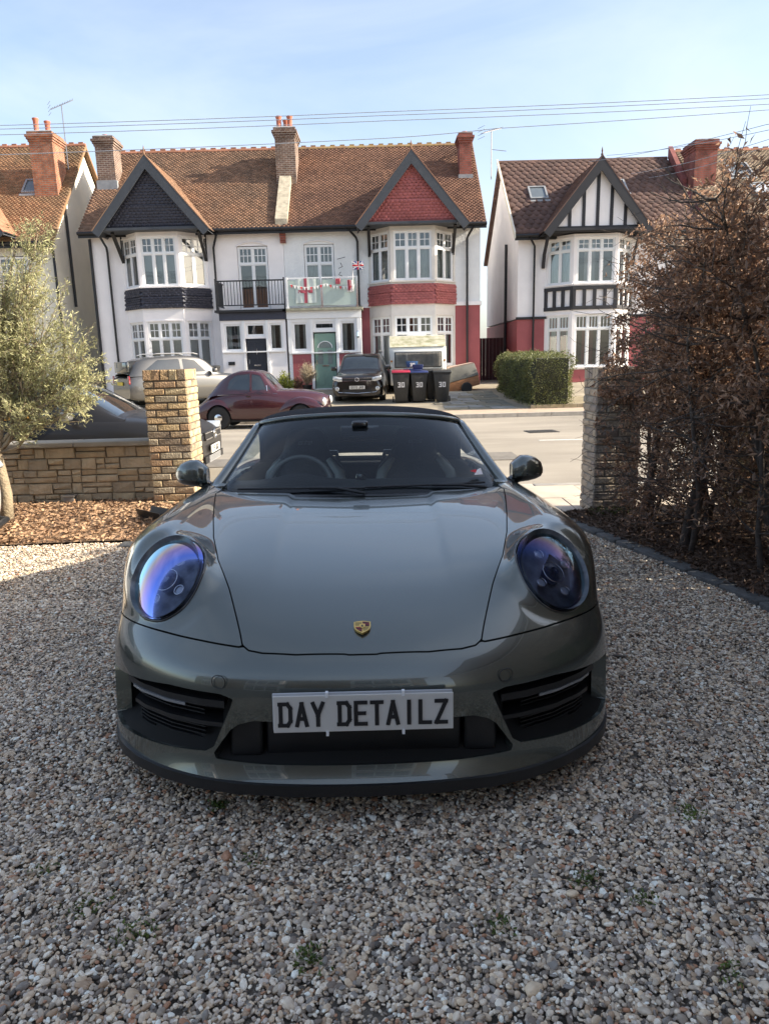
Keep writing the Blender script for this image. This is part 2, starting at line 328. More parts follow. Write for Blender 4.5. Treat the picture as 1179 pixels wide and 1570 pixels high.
# ================================================================ houses across the street
def tiles(name, O, U, V, w, l, m, parent, tw=.17, th=.10, lift=.016, keep=None, seed=1, point=False, stuff=True, wave=0):
    """overlapping roof or wall tiles, every tile real, joined into one part; U along the course, V up the slope"""
    O = np.array(O, float); U = np.array(U, float); V = np.array(V, float); U /= np.linalg.norm(U); V /= np.linalg.norm(V); Nn = np.cross(U, V)
    rg = np.random.default_rng(abs(seed)); nc = int(math.ceil(w/tw)); nr = int(math.ceil(l/th))
    I, J = np.meshgrid(np.arange(nc+1), np.arange(nr)); I = I.ravel(); J = J.ravel()
    u0 = (I-.5*(J % 2))*tw; v0 = J*th
    k = (u0+tw*.5 > 0) & (u0+tw*.5 < w) & (v0+th*.3 < l)
    if keep is not None: k &= keep(u0+tw/2, v0+th/2)
    u0 = u0[k]; v0 = v0[k]; n = len(u0); u1 = np.minimum(u0+tw-.006, w); u0 = np.maximum(u0, 0); v1 = np.minimum(v0+th*1.15, l)
    h = lift*(1+rg.uniform(-.35, .5, n)); dz = rg.uniform(-.003, .003, n)
    def P(u, v, hh): return O+u[:, None]*U+v[:, None]*V+hh[:, None]*Nn
    z0 = np.zeros(n)
    if wave:
        um = (u0+u1)/2
        vs = np.stack([P(u0, v0, h), P(um, v0, h+wave), P(u1, v0, h), P(u1, v1, z0+.003), P(um, v1, z0+wave), P(u0, v1, z0+.003), P(u0, v0, z0-.01), P(u1, v0, z0-.01)], 1).reshape(-1, 3)
        f = np.array([(0, 1, 4), (0, 4, 5), (1, 2, 3), (1, 3, 4), (6, 7, 1), (6, 1, 0), (7, 2, 1)]); F = (np.arange(n)[:, None, None]*8+f[None]).reshape(-1, 3)
    elif point:
        um = (u0+u1)/2
        vs = np.stack([P(u0, v0+th*.45, h), P(um, v0-th*.1, h), P(u1, v0+th*.45, h+dz), P(u1, v1, z0+.002), P(u0, v1, z0+.002), P(u0, v0+th*.45, z0), P(um, v0-th*.1, z0), P(u1, v0+th*.45, z0)], 1).reshape(-1, 3)
        f = np.array([(0, 1, 4), (1, 2, 3), (1, 3, 4), (5, 6, 1), (5, 1, 0), (6, 7, 2), (6, 2, 1)]); F = (np.arange(n)[:, None, None]*8+f[None]).reshape(-1, 3)
    else:
        vs = np.stack([P(u0, v0, h), P(u1, v0, h+dz), P(u1, v1, z0+.002), P(u0, v1, z0+.002), P(u0, v0, z0-.004), P(u1, v0, z0-.004)], 1).reshape(-1, 3)
        f = np.array([(0, 1, 2), (0, 2, 3), (4, 5, 1), (4, 1, 0), (5, 2, 1), (4, 0, 3)]); F = (np.arange(n)[:, None, None]*6+f[None]).reshape(-1, 3)
    o = link(name, npmesh(name, vs, F), m, parent)
    if stuff: o['kind'] = 'stuff'
    return o
def panel(mb, w, h, holes, rev=.12):
    """front skin of a wall in the local plane y=0 (outside is -y) with openings and their reveals"""
    xs = sorted({-w/2, w/2}|{a for q in holes for a in q[:2]}); zs = sorted({0, h}|{a for q in holes for a in q[2:]})
    for i in range(len(xs)-1):
        for j in range(len(zs)-1):
            cx, cz = (xs[i]+xs[i+1])/2, (zs[j]+zs[j+1])/2
            if any(q[0] < cx < q[1] and q[2] < cz < q[3] for q in holes): continue
            mb.add([(xs[i], 0, zs[j]), (xs[i+1], 0, zs[j]), (xs[i+1], 0, zs[j+1]), (xs[i], 0, zs[j+1])], [(0, 1, 2, 3)])
    for a, b, c, d in holes:
        mb.add([(a, 0, c), (b, 0, c), (b, 0, d), (a, 0, d), (a, rev, c), (b, rev, c), (b, rev, d), (a, rev, d)], [(0, 4, 5, 1), (1, 5, 6, 2), (2, 6, 7, 3), (3, 7, 4, 0)])
    return mb
def window(parent, M, w, h, cols=3, top=.34, grid=(2, 2), fm=None, glass=None, curtain='net', cfrac=1., name='window', lower=True, tr=.05, open_top=False):
    fm = fm or M_upvc; glass = glass or M_glass; t = .055; f = MB(M); y0, y1 = .03, .11
    f.box(-w/2, w/2, y0, y1, 0, t); f.box(-w/2, w/2, y0, y1, h-t, h); f.box(-w/2, -w/2+t, y0, y1, t, h-t); f.box(w/2-t, w/2, y0, y1, t, h-t)
    zt = h*(1-top); cw = (w-2*t)/cols
    if top: f.box(-w/2+t, w/2-t, y0-.008, y1-.01, zt-.035, zt+.035)
    for i in range(1, cols): x = -w/2+t+i*cw; f.box(x-.04, x+.04, y0-.004, y1-.005, t, h-t)
    fr = f.build(name, fm, parent)
    bars = MB(M)
    for i in range(cols):
        x0 = -w/2+t+i*cw+(.04 if i else 0); x1 = -w/2+t+(i+1)*cw-(.04 if i < cols-1 else 0)
        # sash rails standing proud
        for (za, zb) in ([(t, zt-.035), (zt+.035, h-t)] if top else [(t, h-t)]):
            s = .03; bars.box(x0, x0+s, y0+.015, y1-.02, za, zb); bars.box(x1-s, x1, y0+.015, y1-.02, za, zb); bars.box(x0+s, x1-s, y0+.015, y1-.02, za, za+s); bars.box(x0+s, x1-s, y0+.015, y1-.02, zb-s, zb)
            MB(M).add([(x0+s, y0+.04, za+s), (x1-s, y0+.04, za+s), (x1-s, y0+.04, zb-s), (x0+s, y0+.04, zb-s)], [(0, 1, 2, 3)]).build('pane', glass, fr)
        if top and grid:
            for g in range(1, grid[0]): xx = x0+(x1-x0)*g/grid[0]; bars.box(xx-.014, xx+.014, y0+.02, y0+.038, zt+.06, h-t-.03)
            for g in range(1, grid[1]): zz = zt+.065+(h-t-.03-zt-.065)*g/grid[1]; bars.box(x0+.03, x1-.03, y0+.022, y0+.036, zz-.014, zz+.014)
    bars.build('glazing_bars', fm, fr)
    b = MB(M); b.add([(-w/2, y1, 0), (w/2, y1, 0), (w/2, y1, h), (-w/2, y1, h), (-w/2, 1.0, 0), (w/2, 1.0, 0), (w/2, 1.0, h), (-w/2, 1.0, h)], [(0, 1, 5, 4), (1, 2, 6, 5), (2, 3, 7, 6), (3, 0, 4, 7), (4, 5, 6, 7)])
    b.build('interior', mat('room_interior', (.09, .085, .08), .9, var=.5, scale=1.5), fr)
    if curtain == 'net':
        c = MB(M); n = int(w/.05)
        P = [(-w/2+w*i/n, .2+(.02 if i % 2 else 0)) for i in range(n+1)]
        for i in range(n):
            if cfrac >= 1 or i < n*cfrac/2 or i > n*(1-cfrac/2): c.add([(P[i][0], P[i][1], .06), (P[i+1][0], P[i+1][1], .06), (P[i+1][0], P[i+1][1], zt), (P[i][0], P[i][1], zt)], [(0, 1, 2, 3)])
        c.build('curtain', M_net, fr)
    elif curtain == 'blind':
        c = MB(M); z = .06+(zt-.06)*(1-cfrac)
        while z < zt-.03: c.add([(-w/2+.05, .19, z), (w/2-.05, .19, z), (w/2-.05, .155, z+.045), (-w/2+.05, .155, z+.045)], [(0, 1, 2, 3)]); z += .05
        if cfrac < .9:
            z = .1
            while z < .06+(zt-.06)*(1-cfrac): c.add([(-w/2+.05, .17, z), (w/2-.05, .17, z), (w/2-.05, .18, z+.012), (-w/2+.05, .18, z+.012)], [(0, 1, 2, 3)]); z += .05
        c.build('blind', M_blind, fr)
    return fr
def faceM(p, q, z=0):
    p = Vector((*p, z)); q = Vector((*q, z)); d = (q-p).normalized(); m = (p+q)/2; rz = math.atan2(d.y, d.x)
    return Matrix.Translation(m) @ Matrix.Rotation(rz, 4, 'Z'), (q-p).length
def bay(house, xc, hf, hw, Yw, Yf, z0, z1, wz0, wz1, m, wcols=(2, 3, 2), front=None, curt=('net', 'net', 'net'), cf=(1, 1, 1), top=.34, grid=(2, 2), sill=True, margin=.09):
    pts = [(xc-hw, Yw), (xc-hf, Yf), (xc+hf, Yf), (xc+hw, Yw)]; sk = MB()
    for k in range(3):
        M, ln = faceM(pts[k], pts[k+1], z0); a = -ln/2+margin+.03; b = ln/2-margin-.03
        sk.M = M; panel(sk, ln, z1-z0, [(a, b, wz0-z0, wz1-z0)])
        sk.box(a-.05, b+.05, -.025, 0, wz1-z0+.002, wz1-z0+.05)
        if sill: sk.box(-ln/2+.01, ln/2-.01, -.06, 0, wz0-z0-.06, wz0-z0-.002)
        window(house, M @ Matrix.Translation((0, .0, wz0-z0)), b-a, wz1-wz0, wcols[k], curtain=curt[k], cfrac=cf[k], top=top, grid=grid)
    sk.M = None; sk.add([(p[0], p[1], z1) for p in pts], [(0, 1, 2, 3)]); sk.add([(p[0], p[1], z0) for p in pts], [(3, 2, 1, 0)])
    sk.build('bay_wall', m, house)
    return pts
def band(house, pts, z0, z1, m, flare=.06, under=None):
    """tile-hung apron under a bay window"""
    for k in range(3):
        p, q = Vector(pts[k]), Vector(pts[k+1]); d = (q-p).normalized(); n = Vector((d.y, -d.x)); ln = (q-p).length
        rows = int((z1-z0)/.085)
        o = p+n*(flare+.01); up = Vector((-n.x*flare*.6, -n.y*flare*.6, z1-z0))
        e = .02
        for a, b, pt in ((0, .22, False), (.22, .6, True), (.6, 1, False)):
            tiles('hung_tiles', (o.x-d.x*e+up.x*a, o.y-d.y*e+up.y*a, z0+up.z*a), (d.x, d.y, 0), (up.x, up.y, up.z), ln+2*e, (z1-z0)*(b-a), m, house, .17, .085, .02, point=pt, seed=k)
        mb = MB(); mb.add([(p.x+n.x*flare, p.y+n.y*flare, z0), (q.x+n.x*flare, q.y+n.y*flare, z0), (q.x, q.y, z1), (p.x, p.y, z1), (p.x, p.y, z0), (q.x, q.y, z0)], [(0, 1, 2, 3), (0, 4, 5, 1), (0, 3, 4), (1, 5, 2)]); mb.build('apron_backing', m, house)
def gable(house, xc, x0, x1, zf, za, Yf, Yb, facem, boardm, rtile, wall_y=None, hung=True, studs=False, soffit=True, bw=.30):
    """front gable with its own little roof, barge boards and face"""
    for s, xe in ((-1, x0), (1, x1)):
        ln = math.hypot(xe-xc, za-zf); run = Yb-Yf
        U = (0, -1, 0) if s < 0 else (0, 1, 0); oy = Yb if s < 0 else Yf
        V = ((xc-xe)/ln, 0, (za-zf)/ln)
        tiles('gable_roof_tiles', (xe, oy, zf+.03), U, V, run, ln+.02, rtile, house, seed=int(xc)+s+9)
        mb = MB(); mb.add([(xe, Yf, zf), (xc, Yf, za), (xc, Yb, za), (xe, Yb, zf)], [(0, 1, 2, 3)]); mb.add([(xe, Yf, zf-.1), (xc, Yf, za-.14), (xc, Yb, za-.14), (xe, Yb, zf-.1)], [(0, 1, 2, 3)]); mb.build('gable_roof', boardm, house)
        d = Vector((xc-xe, 0, za-zf)).normalized(); nn = Vector((-d.z*(-s), 0, d.x*(-s)));
        if nn.z > 0: nn = -nn
        bb = MB(); k = .02*s
        P = [Vector((xe-d.x*.06, 0, zf-d.z*.06)), Vector((xc, 0, za+.015))]
        lo = P[0]+nn*bw; hi = Vector((xc, 0, za-bw/abs(d.x)))
        bb.add([(P[0].x, Yf-.05, P[0].z), (P[1].x, Yf-.05, P[1].z), (hi.x, Yf-.05, hi.z), (lo.x, Yf-.05, lo.z), (P[0].x, Yf+.0, P[0].z), (P[1].x, Yf+.0, P[1].z), (hi.x, Yf+.0, hi.z), (lo.x, Yf+.0, lo.z)], [(0, 1, 2, 3), (4, 7, 6, 5), (0, 4, 5, 1), (1, 5, 6, 2), (2, 6, 7, 3), (3, 7, 4, 0)])
        bb.build('barge_board', boardm, house)
        vt = MB(); vt.tube([(xe-d.x*.06, Yf-.03, zf-d.z*.06+.04), (xc, Yf-.03, za+.05)], .03, 5); vt.build('verge_tiles', rtile, house)
    Yg = Yf+.22; lnx = x1-x0
    mb = MB(); mb.prism([(x0+.1, zf+.02), (x1-.1, zf+.02), (xc, za-.1)], Yg, Yg+.1); mb.build('gable_face', facem, house)
    if soffit: MB().box(x0+.25, x1-.25, Yf+.05, 30.0, zf+.0, zf+.09).build('soffit', boardm, house)
    sl = (za-zf)/(xc-x0)
    if hung:
        H = za-zf
        for a, b, pt in ((0, .34, False), (.34, .62, True), (.62, .95, False)):
            z0 = zf+.04+H*a
            kp = (lambda u, v, z0=z0: (za-.05-(z0+v))/sl > np.abs(x0+u-xc))
            tiles('hung_tiles', (x0, Yg-.012, z0), (1, 0, 0), (0, -.03, 1), lnx, H*(b-a), facem, house, .17, .105, .022, keep=kp, point=pt, seed=5)
    if studs:
        n = 7
        for i in range(n):
            x = x0+.45+(lnx-.9)*i/(n-1); hz = za-bw*1.1-abs(x-xc)*sl-.02
            if hz > zf+.2: MB().box(x-.06, x+.06, Yg-.035, Yg-.002, zf+.17, hz).build('timber_stud', boardm, house)
        MB().box(x0+.25, x1-.25, Yg-.05, Yg-.003, zf-.02, zf+.17).build('tie_beam', boardm, house)
    fn = MB(); fn.lathe([(.03, 0), (.05, .06), (.02, .12), (.035, .17), (.005, .32)], (xc, Yf+.02, za+.03), n=8); fn.build('finial', rtile, house)
def chimney(house, x0, x1, y0, y1, z0, z1, m, pots=(), potm=None, band_m=None, ph=.45):
    mb = MB(); mb.box(x0, x1, y0, y1, z0, z1-.38)
    for i, e in enumerate((.03, .07, .11)): mb.box(x0-e, x1+e, y0-e, y1+e, z1-.38+i*.09, z1-.38+(i+1)*.09)
    mb.box(x0-.04, x1+.04, y0-.04, y1+.04, z1-.11, z1); c = mb.build('chimney', m, house)
    MB().box(x0-.05, x1+.05, y0-.05, y1+.05, z1, z1+.05, taper=.06).build('flaunching', M_lead, c)
    for px, py in pots: MB().lathe([(.11, 0), (.13, .05), (.10, .1), (.105, ph-.1), (.13, ph-.05), (.13, ph), (.1, ph), (.09, ph-.2)], (px, py, z1+.03), n=12).build('chimney_pot', potm, c, smooth=True)
    return c
def pipe(house, pts, m=None, r=.045):
    MB().tube(pts, r, 8).build('drainpipe', m or M_black, house, smooth=True)
    return
def main_roof(house, x0, x1, ze, zr, Ye, Yr, m, tw=.17, th=.1, wave=0, ridge_m=None, crest=True, seed=1, ye2=None):
    ln = math.hypot(Yr-Ye, zr-ze)
    tiles('roof_tiles', (x0, Ye, ze+.03), (1, 0, 0), (0, Yr-Ye, zr-ze), x1-x0, ln, m, house, tw, th, .02, seed=seed, wave=wave)
    Yb = 2*Yr-Ye; mb = MB(); mb.add([(x0, Ye, ze), (x1, Ye, ze), (x1, Yr, zr), (x0, Yr, zr), (x0, Yb, ze), (x1, Yb, ze)], [(0, 1, 2, 3), (3, 2, 5, 4)])
    mb.add([(x0, Ye, ze-.14), (x1, Ye, ze-.14), (x1, Yr, zr-.16), (x0, Yr, zr-.16), (x0, Yb, ze-.14), (x1, Yb, ze-.14)], [(3, 2, 1, 0), (4, 5, 2, 3)]); 
    for x in (x0, x1): mb.add([(x, Ye, ze), (x, Yr, zr), (x, Yr, zr-.16), (x, Ye, ze-.14), (x, Yb, ze), (x, Yb, ze-.14)], [(0, 1, 2, 3), (1, 4, 5, 2)])
    mb.build('roof', m, house)
    rm = MB(); n = int((x1-x0)/.42)
    for i in range(n):
        a = x0+(x1-x0)*i/n; b = x0+(x1-x0)*(i+1)/n-.012
        rm.tube([(a, Yr, zr-.01), (b, Yr, zr-.01)], .10, 8)
        if crest: rm.box(a+.1, b-.1, Yr-.03, Yr+.03, zr+.07, zr+.14)
    rm.build('ridge_tiles', ridge_m or m, house)
    g = MB(); g.tube([(x0, Ye-.06, ze-.04), (x1, Ye-.06, ze-.04)], .065, 8); g.box(x0, x1, Ye, Ye+.03, ze-.2, ze-.02); g.build('gutter', M_black, house)

M_tileA = mat('old_clay_roof_tiles', (.15, .098, .067), .9, col2=(.27, .15, .09), scale=.9, isl=.28, bump=.3, bscale=20)
M_tileB = mat('brown_clay_roof_tiles', (.13, .068, .048), .9, col2=(.23, .12, .075), scale=.8, isl=.25, bump=.3, bscale=20)
M_tileC = mat('dark_concrete_roof_tiles', (.085, .05, .042), .85, col2=(.15, .085, .065), scale=1.2, isl=.2, bump=.3, bscale=20)
M_tileD = mat('grey_brown_roof_tiles', (.20, .15, .10), .9, col2=(.30, .22, .15), scale=.9, isl=.25)
M_tileE = mat('mossy_roof_tiles', (.16, .12, .07), .9, col2=(.36, .19, .10), scale=.6, isl=.25)
M_ridge = mat('red_ridge_tiles', (.33, .15, .09), .85, isl=.2, scale=3)
M_bk_or = brick_mat('orange_chimney_brick', (.50, .17, .075), (.33, .12, .07), (.3, .24, .18))
M_bk_br = brick_mat('brown_chimney_brick', (.22, .13, .09), (.14, .085, .07), (.36, .3, .25))
M_bk_rd = brick_mat('red_chimney_brick', (.36, .10, .07), (.27, .08, .055), (.22, .12, .1))
M_pot = mat('terracotta_pot', (.45, .15, .09), .8, var=.2)
M_barge = mat('slate_grey_board', (.05, .055, .065), .55, var=.15)
def wallbox(house, name, x0, x1, yf, yb, z0, z1, m, holes=(), zpk=None, front=True, sides=True, xside=None):
    """walls of a house: front skin with openings, side and back walls"""
    mb = MB(Matrix.Translation(((x0+x1)/2, yf, z0))); cx = (x0+x1)/2
    panel(mb, x1-x0, z1-z0, [(a-cx, b-cx, c-z0, d-z0) for a, b, c, d in holes], rev=.14); mb.M = None
    for x in (x0, x1):
        if zpk: mb.add([(x, yf, z0), (x, yb, z0), (x, yb, z1), (x, (yf+yb)/2, zpk), (x, yf, z1)], [(0, 1, 2, 3, 4)])
        else: mb.add([(x, yf, z0), (x, yb, z0), (x, yb, z1), (x, yf, z1)], [(0, 1, 2, 3)])
    mb.add([(x0, yb, z0), (x1, yb, z0), (x1, yb, z1), (x0, yb, z1)], [(0, 1, 2, 3)])
    return mb.build(name, m, house)
YW, YF = 30.0, 29.1
# ---- A: left half, dark gable
A = empty('semi_detached_house', (-7.6, 30, .3), 0, 'white rendered house half with dark slate-coloured gable and black balcony railing', 'house', 'semi-detached houses across the street')
Ai = Matrix.Translation((7.6, -30, -.3))
def finish(h):      # parts were made in world coordinates: keep them where they are
    inv = Matrix.Translation(-Vector(h.location))
    for c in h.children: c.matrix_parent_inverse = inv
wallbox(A, 'wall', -11.4, -3.76, YW, 38, .0, 6.6, M_white, holes=[(-5.62, -4.4, 3.55, 6.05)], zpk=10.35)
main_roof(A, -11.75, -3.78, 6.65, 10.62, 29.65, 34, M_tileA, ridge_m=M_ridge, seed=3)
pA = bay(A, -8.5, .80, 1.72, YW, YF, 4.42, 6.56, 4.52, 6.36, M_white, curt=('net', 'blind', 'blind'), cf=(.5, .55, .9))
bay(A, -8.5, .80, 1.72, YW, YF, .0, 3.68, 1.22, 3.18, M_white, curt=('blind', 'blind', 'blind'), cf=(.8, 1, .7))
band(A, pA, 3.68, 4.45, M_navy)
gable(A, -8.55, -10.72, -6.38, 6.52, 9.1, 28.55, 32.3, M_navy, M_barge, M_tileA)
for x in (-10.15, -6.85):
    MB().bar((x, 29.95, 5.55), (x, 28.95, 6.5), .11, .12).bar((x, 29.96, 5.5), (x, 29.96, 6.5), .11, .08).build('bracket', M_black, A)
window(A, TM(-5.01, YW, 3.6), 1.18, 2.42, 2, .27, (3, 2), curtain=None, name='balcony_door')
MB().tube([(-5.62, 29.97, 6.05), (-5.35, 29.97, 6.16), (-5.01, 29.97, 6.2), (-4.67, 29.97, 6.16), (-4.4, 29.97, 6.05)], .03, 6).build('arch_moulding', M_white, A)
pipe(A, [(-10.62, 28.75, 6.45), (-10.75, 29.85, 6.1), (-10.75, 29.9, 5.9), (-10.75, 29.9, .3)])
pipe(A, [(-6.28, 29.6, 6.5), (-6.45, 29.9, 6.25), (-6.52, 29.9, 6.0), (-6.52, 29.9, 3.5)])
pipe(A, [(-11.43, 29.95, 6.45), (-11.43, 29.9, .3)], r=.06)
chimney(A, -11.55, -10.8, 31.9, 32.8, 8.0, 10.75, M_bk_br, ((-11.2, 32.3),), M_pot, ph=.12)
MB().box(-11.6, -10.75, 31.85, 32.0, 8.55, 9.05).build('flashing', M_lead, A)
# porch A
def porch(H, x0, x1, zb, fasc, fz0, fz1, door, wins, low, doorm, trim, wz0, ztop, slabm):
    Yp = 28.75; holes = [(a, b, c, d) for a, b, c, d in wins]+[(door[0], door[1], zb, door[2])]
    wallbox(H, 'porch_wall', x0, x1, Yp, 29.99, zb-.3, fz0, low, holes=[(a, b, max(c, zb), d) for a, b, c, d in holes])
    MB().box(x0-.02, x1+.02, Yp-.05, Yp-.0, fz0+.002, fz1).build('fascia', fasc, H)
    MB().box(x0-.15, x1+.08, Yp-.2, 29.98, fz1+.002, fz1+.09).build('porch_roof', slabm, H)
    for a, b, c, d in wins: window(H, TM((a+b)/2, Yp, c), b-a, d-c, 1, 0, None, curtain='net' if b-a < 1.0 and d-c > .8 else None, cfrac=.7, name='porch_window')
    MB().box(x0+.02, x1-.02, Yp-.07, Yp-.002, wz0-.06, wz0-.01).build('sill', trim, H)
    for x in (door[0]-.05, door[1]+.05): MB().box(x-.05, x+.05, Yp-.04, Yp-.002, zb+.0, fz0-.02).build('door_post', trim, H)
porch(A, -6.22, -3.68, .5, M_navy, 3.12, 3.42, (-5.28, -4.46, 2.42), [(-6.1, -5.4, 1.95, 3.0), (-5.25, -4.48, 2.5, 3.0), (-4.34, -3.8, 1.95, 3.0)], M_white, None, M_upvc, 1.95, 0, M_black)
def door(H, x0, x1, z0, z1, m, y=28.8, fan=False):
    d = MB().box(x0, x1, y, y+.05, z0, z1).build('front_door', m, H); w = x1-x0; c = (x0+x1)/2
    for s in (-1, 1):
        for za, zb in ((.12, .85), (1.0, 1.75)) if not fan else ((.12, .85),):
            MB().box(c+s*w*.23-w*.15, c+s*w*.23+w*.15, y-.012, y-.001, z0+za, z0+zb, taper=.0).build('door_panel', m, d, bevel=.01, seg=1)
        if fan: MB().box(c+s*w*.23-w*.11, c+s*w*.23+w*.11, y-.012, y-.001, z0+.95, z0+1.5).build('door_glass', mat('frosted_glass', (.2, .23, .22), .2), d)
    if fan:
        pts = [(c+cos(a)*w*.34, z0+1.58+sin(a)*w*.3) for a in np.linspace(0, pi, 12)]; MB().prism(pts, y-.012, y-.001).build('fanlight', mat('frosted_glass', (.2, .23, .22), .2), d)
        MB().tube([(p[0], y-.012, p[1]) for p in pts], .018, 6).build('fanlight_trim', M_upvc, d)
    MB().box(c-.13, c+.13, y-.025, y-.001, z0+.86, z0+.92).build('letterbox', M_chrome, d)
    if not fan: MB().prism([(c-.035, z0+1.4), (c, z0+1.3), (c+.035, z0+1.4), (c, z0+1.55)], y-.02, y-.001).build('door_knocker', M_chrome, d)
    MB().box(x0+.05, x0+.09, y-.04, y-.001, z0+.95, z0+1.12).build('handle', M_chrome, d)
door(A, -5.24, -4.5, .5, 2.4, mat('dark_door_paint', (.02, .024, .035), .35))
MB().box(-6.0, -5.75, 28.70, 28.745, 1.42, 1.55).build('name_plate', M_black, A)
for i in range(22):
    M_rail = M_black
rl = MB(); x0, x1, yy = -6.3, -3.62, 28.62
rl.box(x0, x1, yy-.025, yy+.025, 4.56, 4.61); rl.box(x0, x1, yy-.02, yy+.02, 3.66, 3.70); rl.box(x0, x0+.05, yy-.03, yy+.03, 3.5, 4.68); rl.box(x1-.05, x1, yy-.03, yy+.03, 3.5, 4.68)
rl.box(x0+.01, x0+.05, yy+.03, 29.95, 4.56, 4.61); rl.box(x0+.01, x0+.05, yy+.03, 29.95, 3.66, 3.70)
for i in range(1, 10): rl.box(x0+.02, x0+.045, yy+i*.13, yy+.025+i*.13, 3.7, 4.56)
rail = rl.build('balcony_railing', M_black, A)
src = None
for i in range(21):
    x = x0+.12+i*.122
    if src is None: src = MB().box(-.011, .011, -.011, .011, 0, .86).build('baluster', M_black, rail); src.location = (x, yy, 3.7)
    else: inst(src, 'baluster', rail, (x, yy, 3.7))
finish(A)
# ---- B: right half, red gable
Bh = empty('semi_detached_house', (.2, 30, .3), 0, 'white and red painted house half with red tiled gable and glass balcony', 'house', 'semi-detached houses across the street')
wallbox(Bh, 'wall', -3.75, 4.1, YW, 38, 3.62, 6.6, mat('pebbledash_render', (.80, .80, .79), .95, var=.05, scale=2, bump=.9, bscale=14), holes=[(-2.95, -1.75, 3.7, 6.05)], zpk=10.35)
wallbox(Bh, 'lower_wall', -3.75, 4.1, YW, 38, 0, 3.55, M_maroon)
MB().box(-.7, 4.16, 29.93, 30.02, 3.555, 3.70).box(4.1, 4.16, 30.02, 38, 3.555, 3.70).build('string_course', M_white, Bh)
main_roof(Bh, -3.77, 4.3, 6.65, 10.62, 29.65, 34, M_tileB, ridge_m=mat('lichen_ridge_tiles', (.25, .13, .08), .9, col2=(.36, .26, .11), scale=2), seed=4)
pB = bay(Bh, 1.35, .86, 1.74, YW, YF, 4.34, 6.53, 4.50, 6.33, mat('off_white_bay_paint', (.68, .64, .59), .7, var=.05), curt=('net', 'net', 'net'), cf=(.6, 1, 1))
bay(Bh, 1.35, .86, 1.74, YW, YF, 1.1, 3.62, 1.2, 3.15, mat('off_white_bay_paint', (.68, .64, .59), .7, var=.05))
MB().prism([(1.35-1.74, YW), (1.35-.86, YF), (1.35+.86, YF), (1.35+1.74, YW)], 0, 1.09, ax='z').build('bay_plinth', M_maroon, Bh)
band(Bh, pB, 3.60, 4.37, M_pink)
gable(Bh, 1.33, -.78, 3.46, 6.50, 9.05, 28.55, 32.3, M_pink, M_barge, M_tileB)
for x in (-.33, 3.0):
    MB().bar((x, 29.95, 5.6), (x, 28.95, 6.5), .11, .12).bar((x, 29.96, 5.5), (x, 29.96, 6.5), .11, .08).build('bracket', M_black, Bh)
window(Bh, TM(-2.35, YW, 4.45), 1.16, 1.58, 2, .45, (3, 2), curtain='net')
MB().box(-2.93, -1.77, 29.98, 30.0, 3.7, 4.45).build('door_bottom_panel', M_upvc, Bh)
MB().tube([(-2.95, 29.97, 6.07), (-2.65, 29.97, 6.16), (-2.35, 29.97, 6.19), (-2.05, 29.97, 6.16), (-1.75, 29.97, 6.07)], .025, 6).build('arch_moulding', M_white, Bh)
pipe(Bh, [(-1.15, 29.6, 6.55), (-.85, 29.9, 6.25), (-.8, 29.9, 6.1), (-.8, 29.9, .9)])
pipe(Bh, [(3.78, 29.6, 6.5), (3.6, 29.88, 6.2), (3.56, 29.88, 6.1), (3.56, 29.88, .9)])
cb = chimney(Bh, -4.12, -3.3, 31.9, 33.2, 8.0, 10.9, M_bk_br, ((-3.95, 32.2), (-3.72, 32.7), (-3.5, 32.2)), M_pot, ph=.48)
MB().add([(-4.0, 29.75, 6.72), (-3.52, 29.75, 6.72), (-3.52, 32.0, 8.85), (-4.0, 32.0, 8.85), (-4.0, 29.75, 7.0), (-3.52, 29.75, 7.0), (-3.52, 32.0, 9.15), (-4.0, 32.0, 9.15)], [(0, 1, 5, 4), (4, 5, 6, 7), (0, 4, 7, 3), (1, 2, 6, 5)]).build('party_parapet', mat('weathered_cement', (.42, .37, .28), .9, var=.3, scale=5), Bh)
cbk = MB()
for i in range(5): cbk.box(-3.86, -3.64, 29.85-.03*i, 30.0, 6.12+i*.09, 6.2+i*.09)
cbk.build('corbel_bricks', M_bk_rd, Bh)
chimney(Bh, 3.5, 4.0, 32.0, 32.8, 8.0, 10.55, M_bk_rd, ((3.75, 32.4),), M_pot, ph=.12)
MB().box(3.45, 4.06, 31.95, 32.1, 8.6, 8.95).build('flashing', M_lead, Bh)
porch(Bh, -3.6, -.72, .42, M_upvc, 3.12, 3.42, (-2.62, -1.72, 2.6), [(-3.42, -2.82, 1.9, 3.0), (-2.58, -1.76, 2.68, 3.0), (-1.55, -.92, 1.8, 3.0)], M_upvc, None, M_upvc, 1.85, 0, mat('mossy_slab', (.3, .29, .22), .9, var=.3))
for x0_, x1_ in ((-3.46, -2.68), (-1.62, -.86)): MB().box(x0_, x1_, 28.735, 28.7485, .1, 1.77).build('painted_brick_panel', M_maroon, Bh)
for x0_, x1_ in ((-3.6, -3.45), (-.88, -.72)): MB().box(x0_, x1_, 28.70, 28.745, 1.85, 3.1).build('corner_post', M_upvc, Bh)
door(Bh, -2.58, -1.76, .42, 2.55, mat('sage_green_door', (.20, .31, .25), .4, var=.05), fan=True)
MB().lathe([(.03, 0), (.07, .05), (.06, .22), (.02, .28)], (-.85, 28.62, 2.35), n=8).build('wall_lantern', M_chrome, Bh)
MB().tube([(-1.62, 29.9, 5.45), (-1.3, 29.75, 5.5)], .012, 5).tube([(-1.58, 29.9, 5.1), (-1.42, 29.8, 5.15), (-1.5, 29.8, 5.3)], .015, 5).tube([(-1.5, 29.8, 4.95), (-1.58, 29.85, 4.85), (-1.45, 29.85, 4.8)], .015, 5).build('wall_bracket', M_black, Bh)
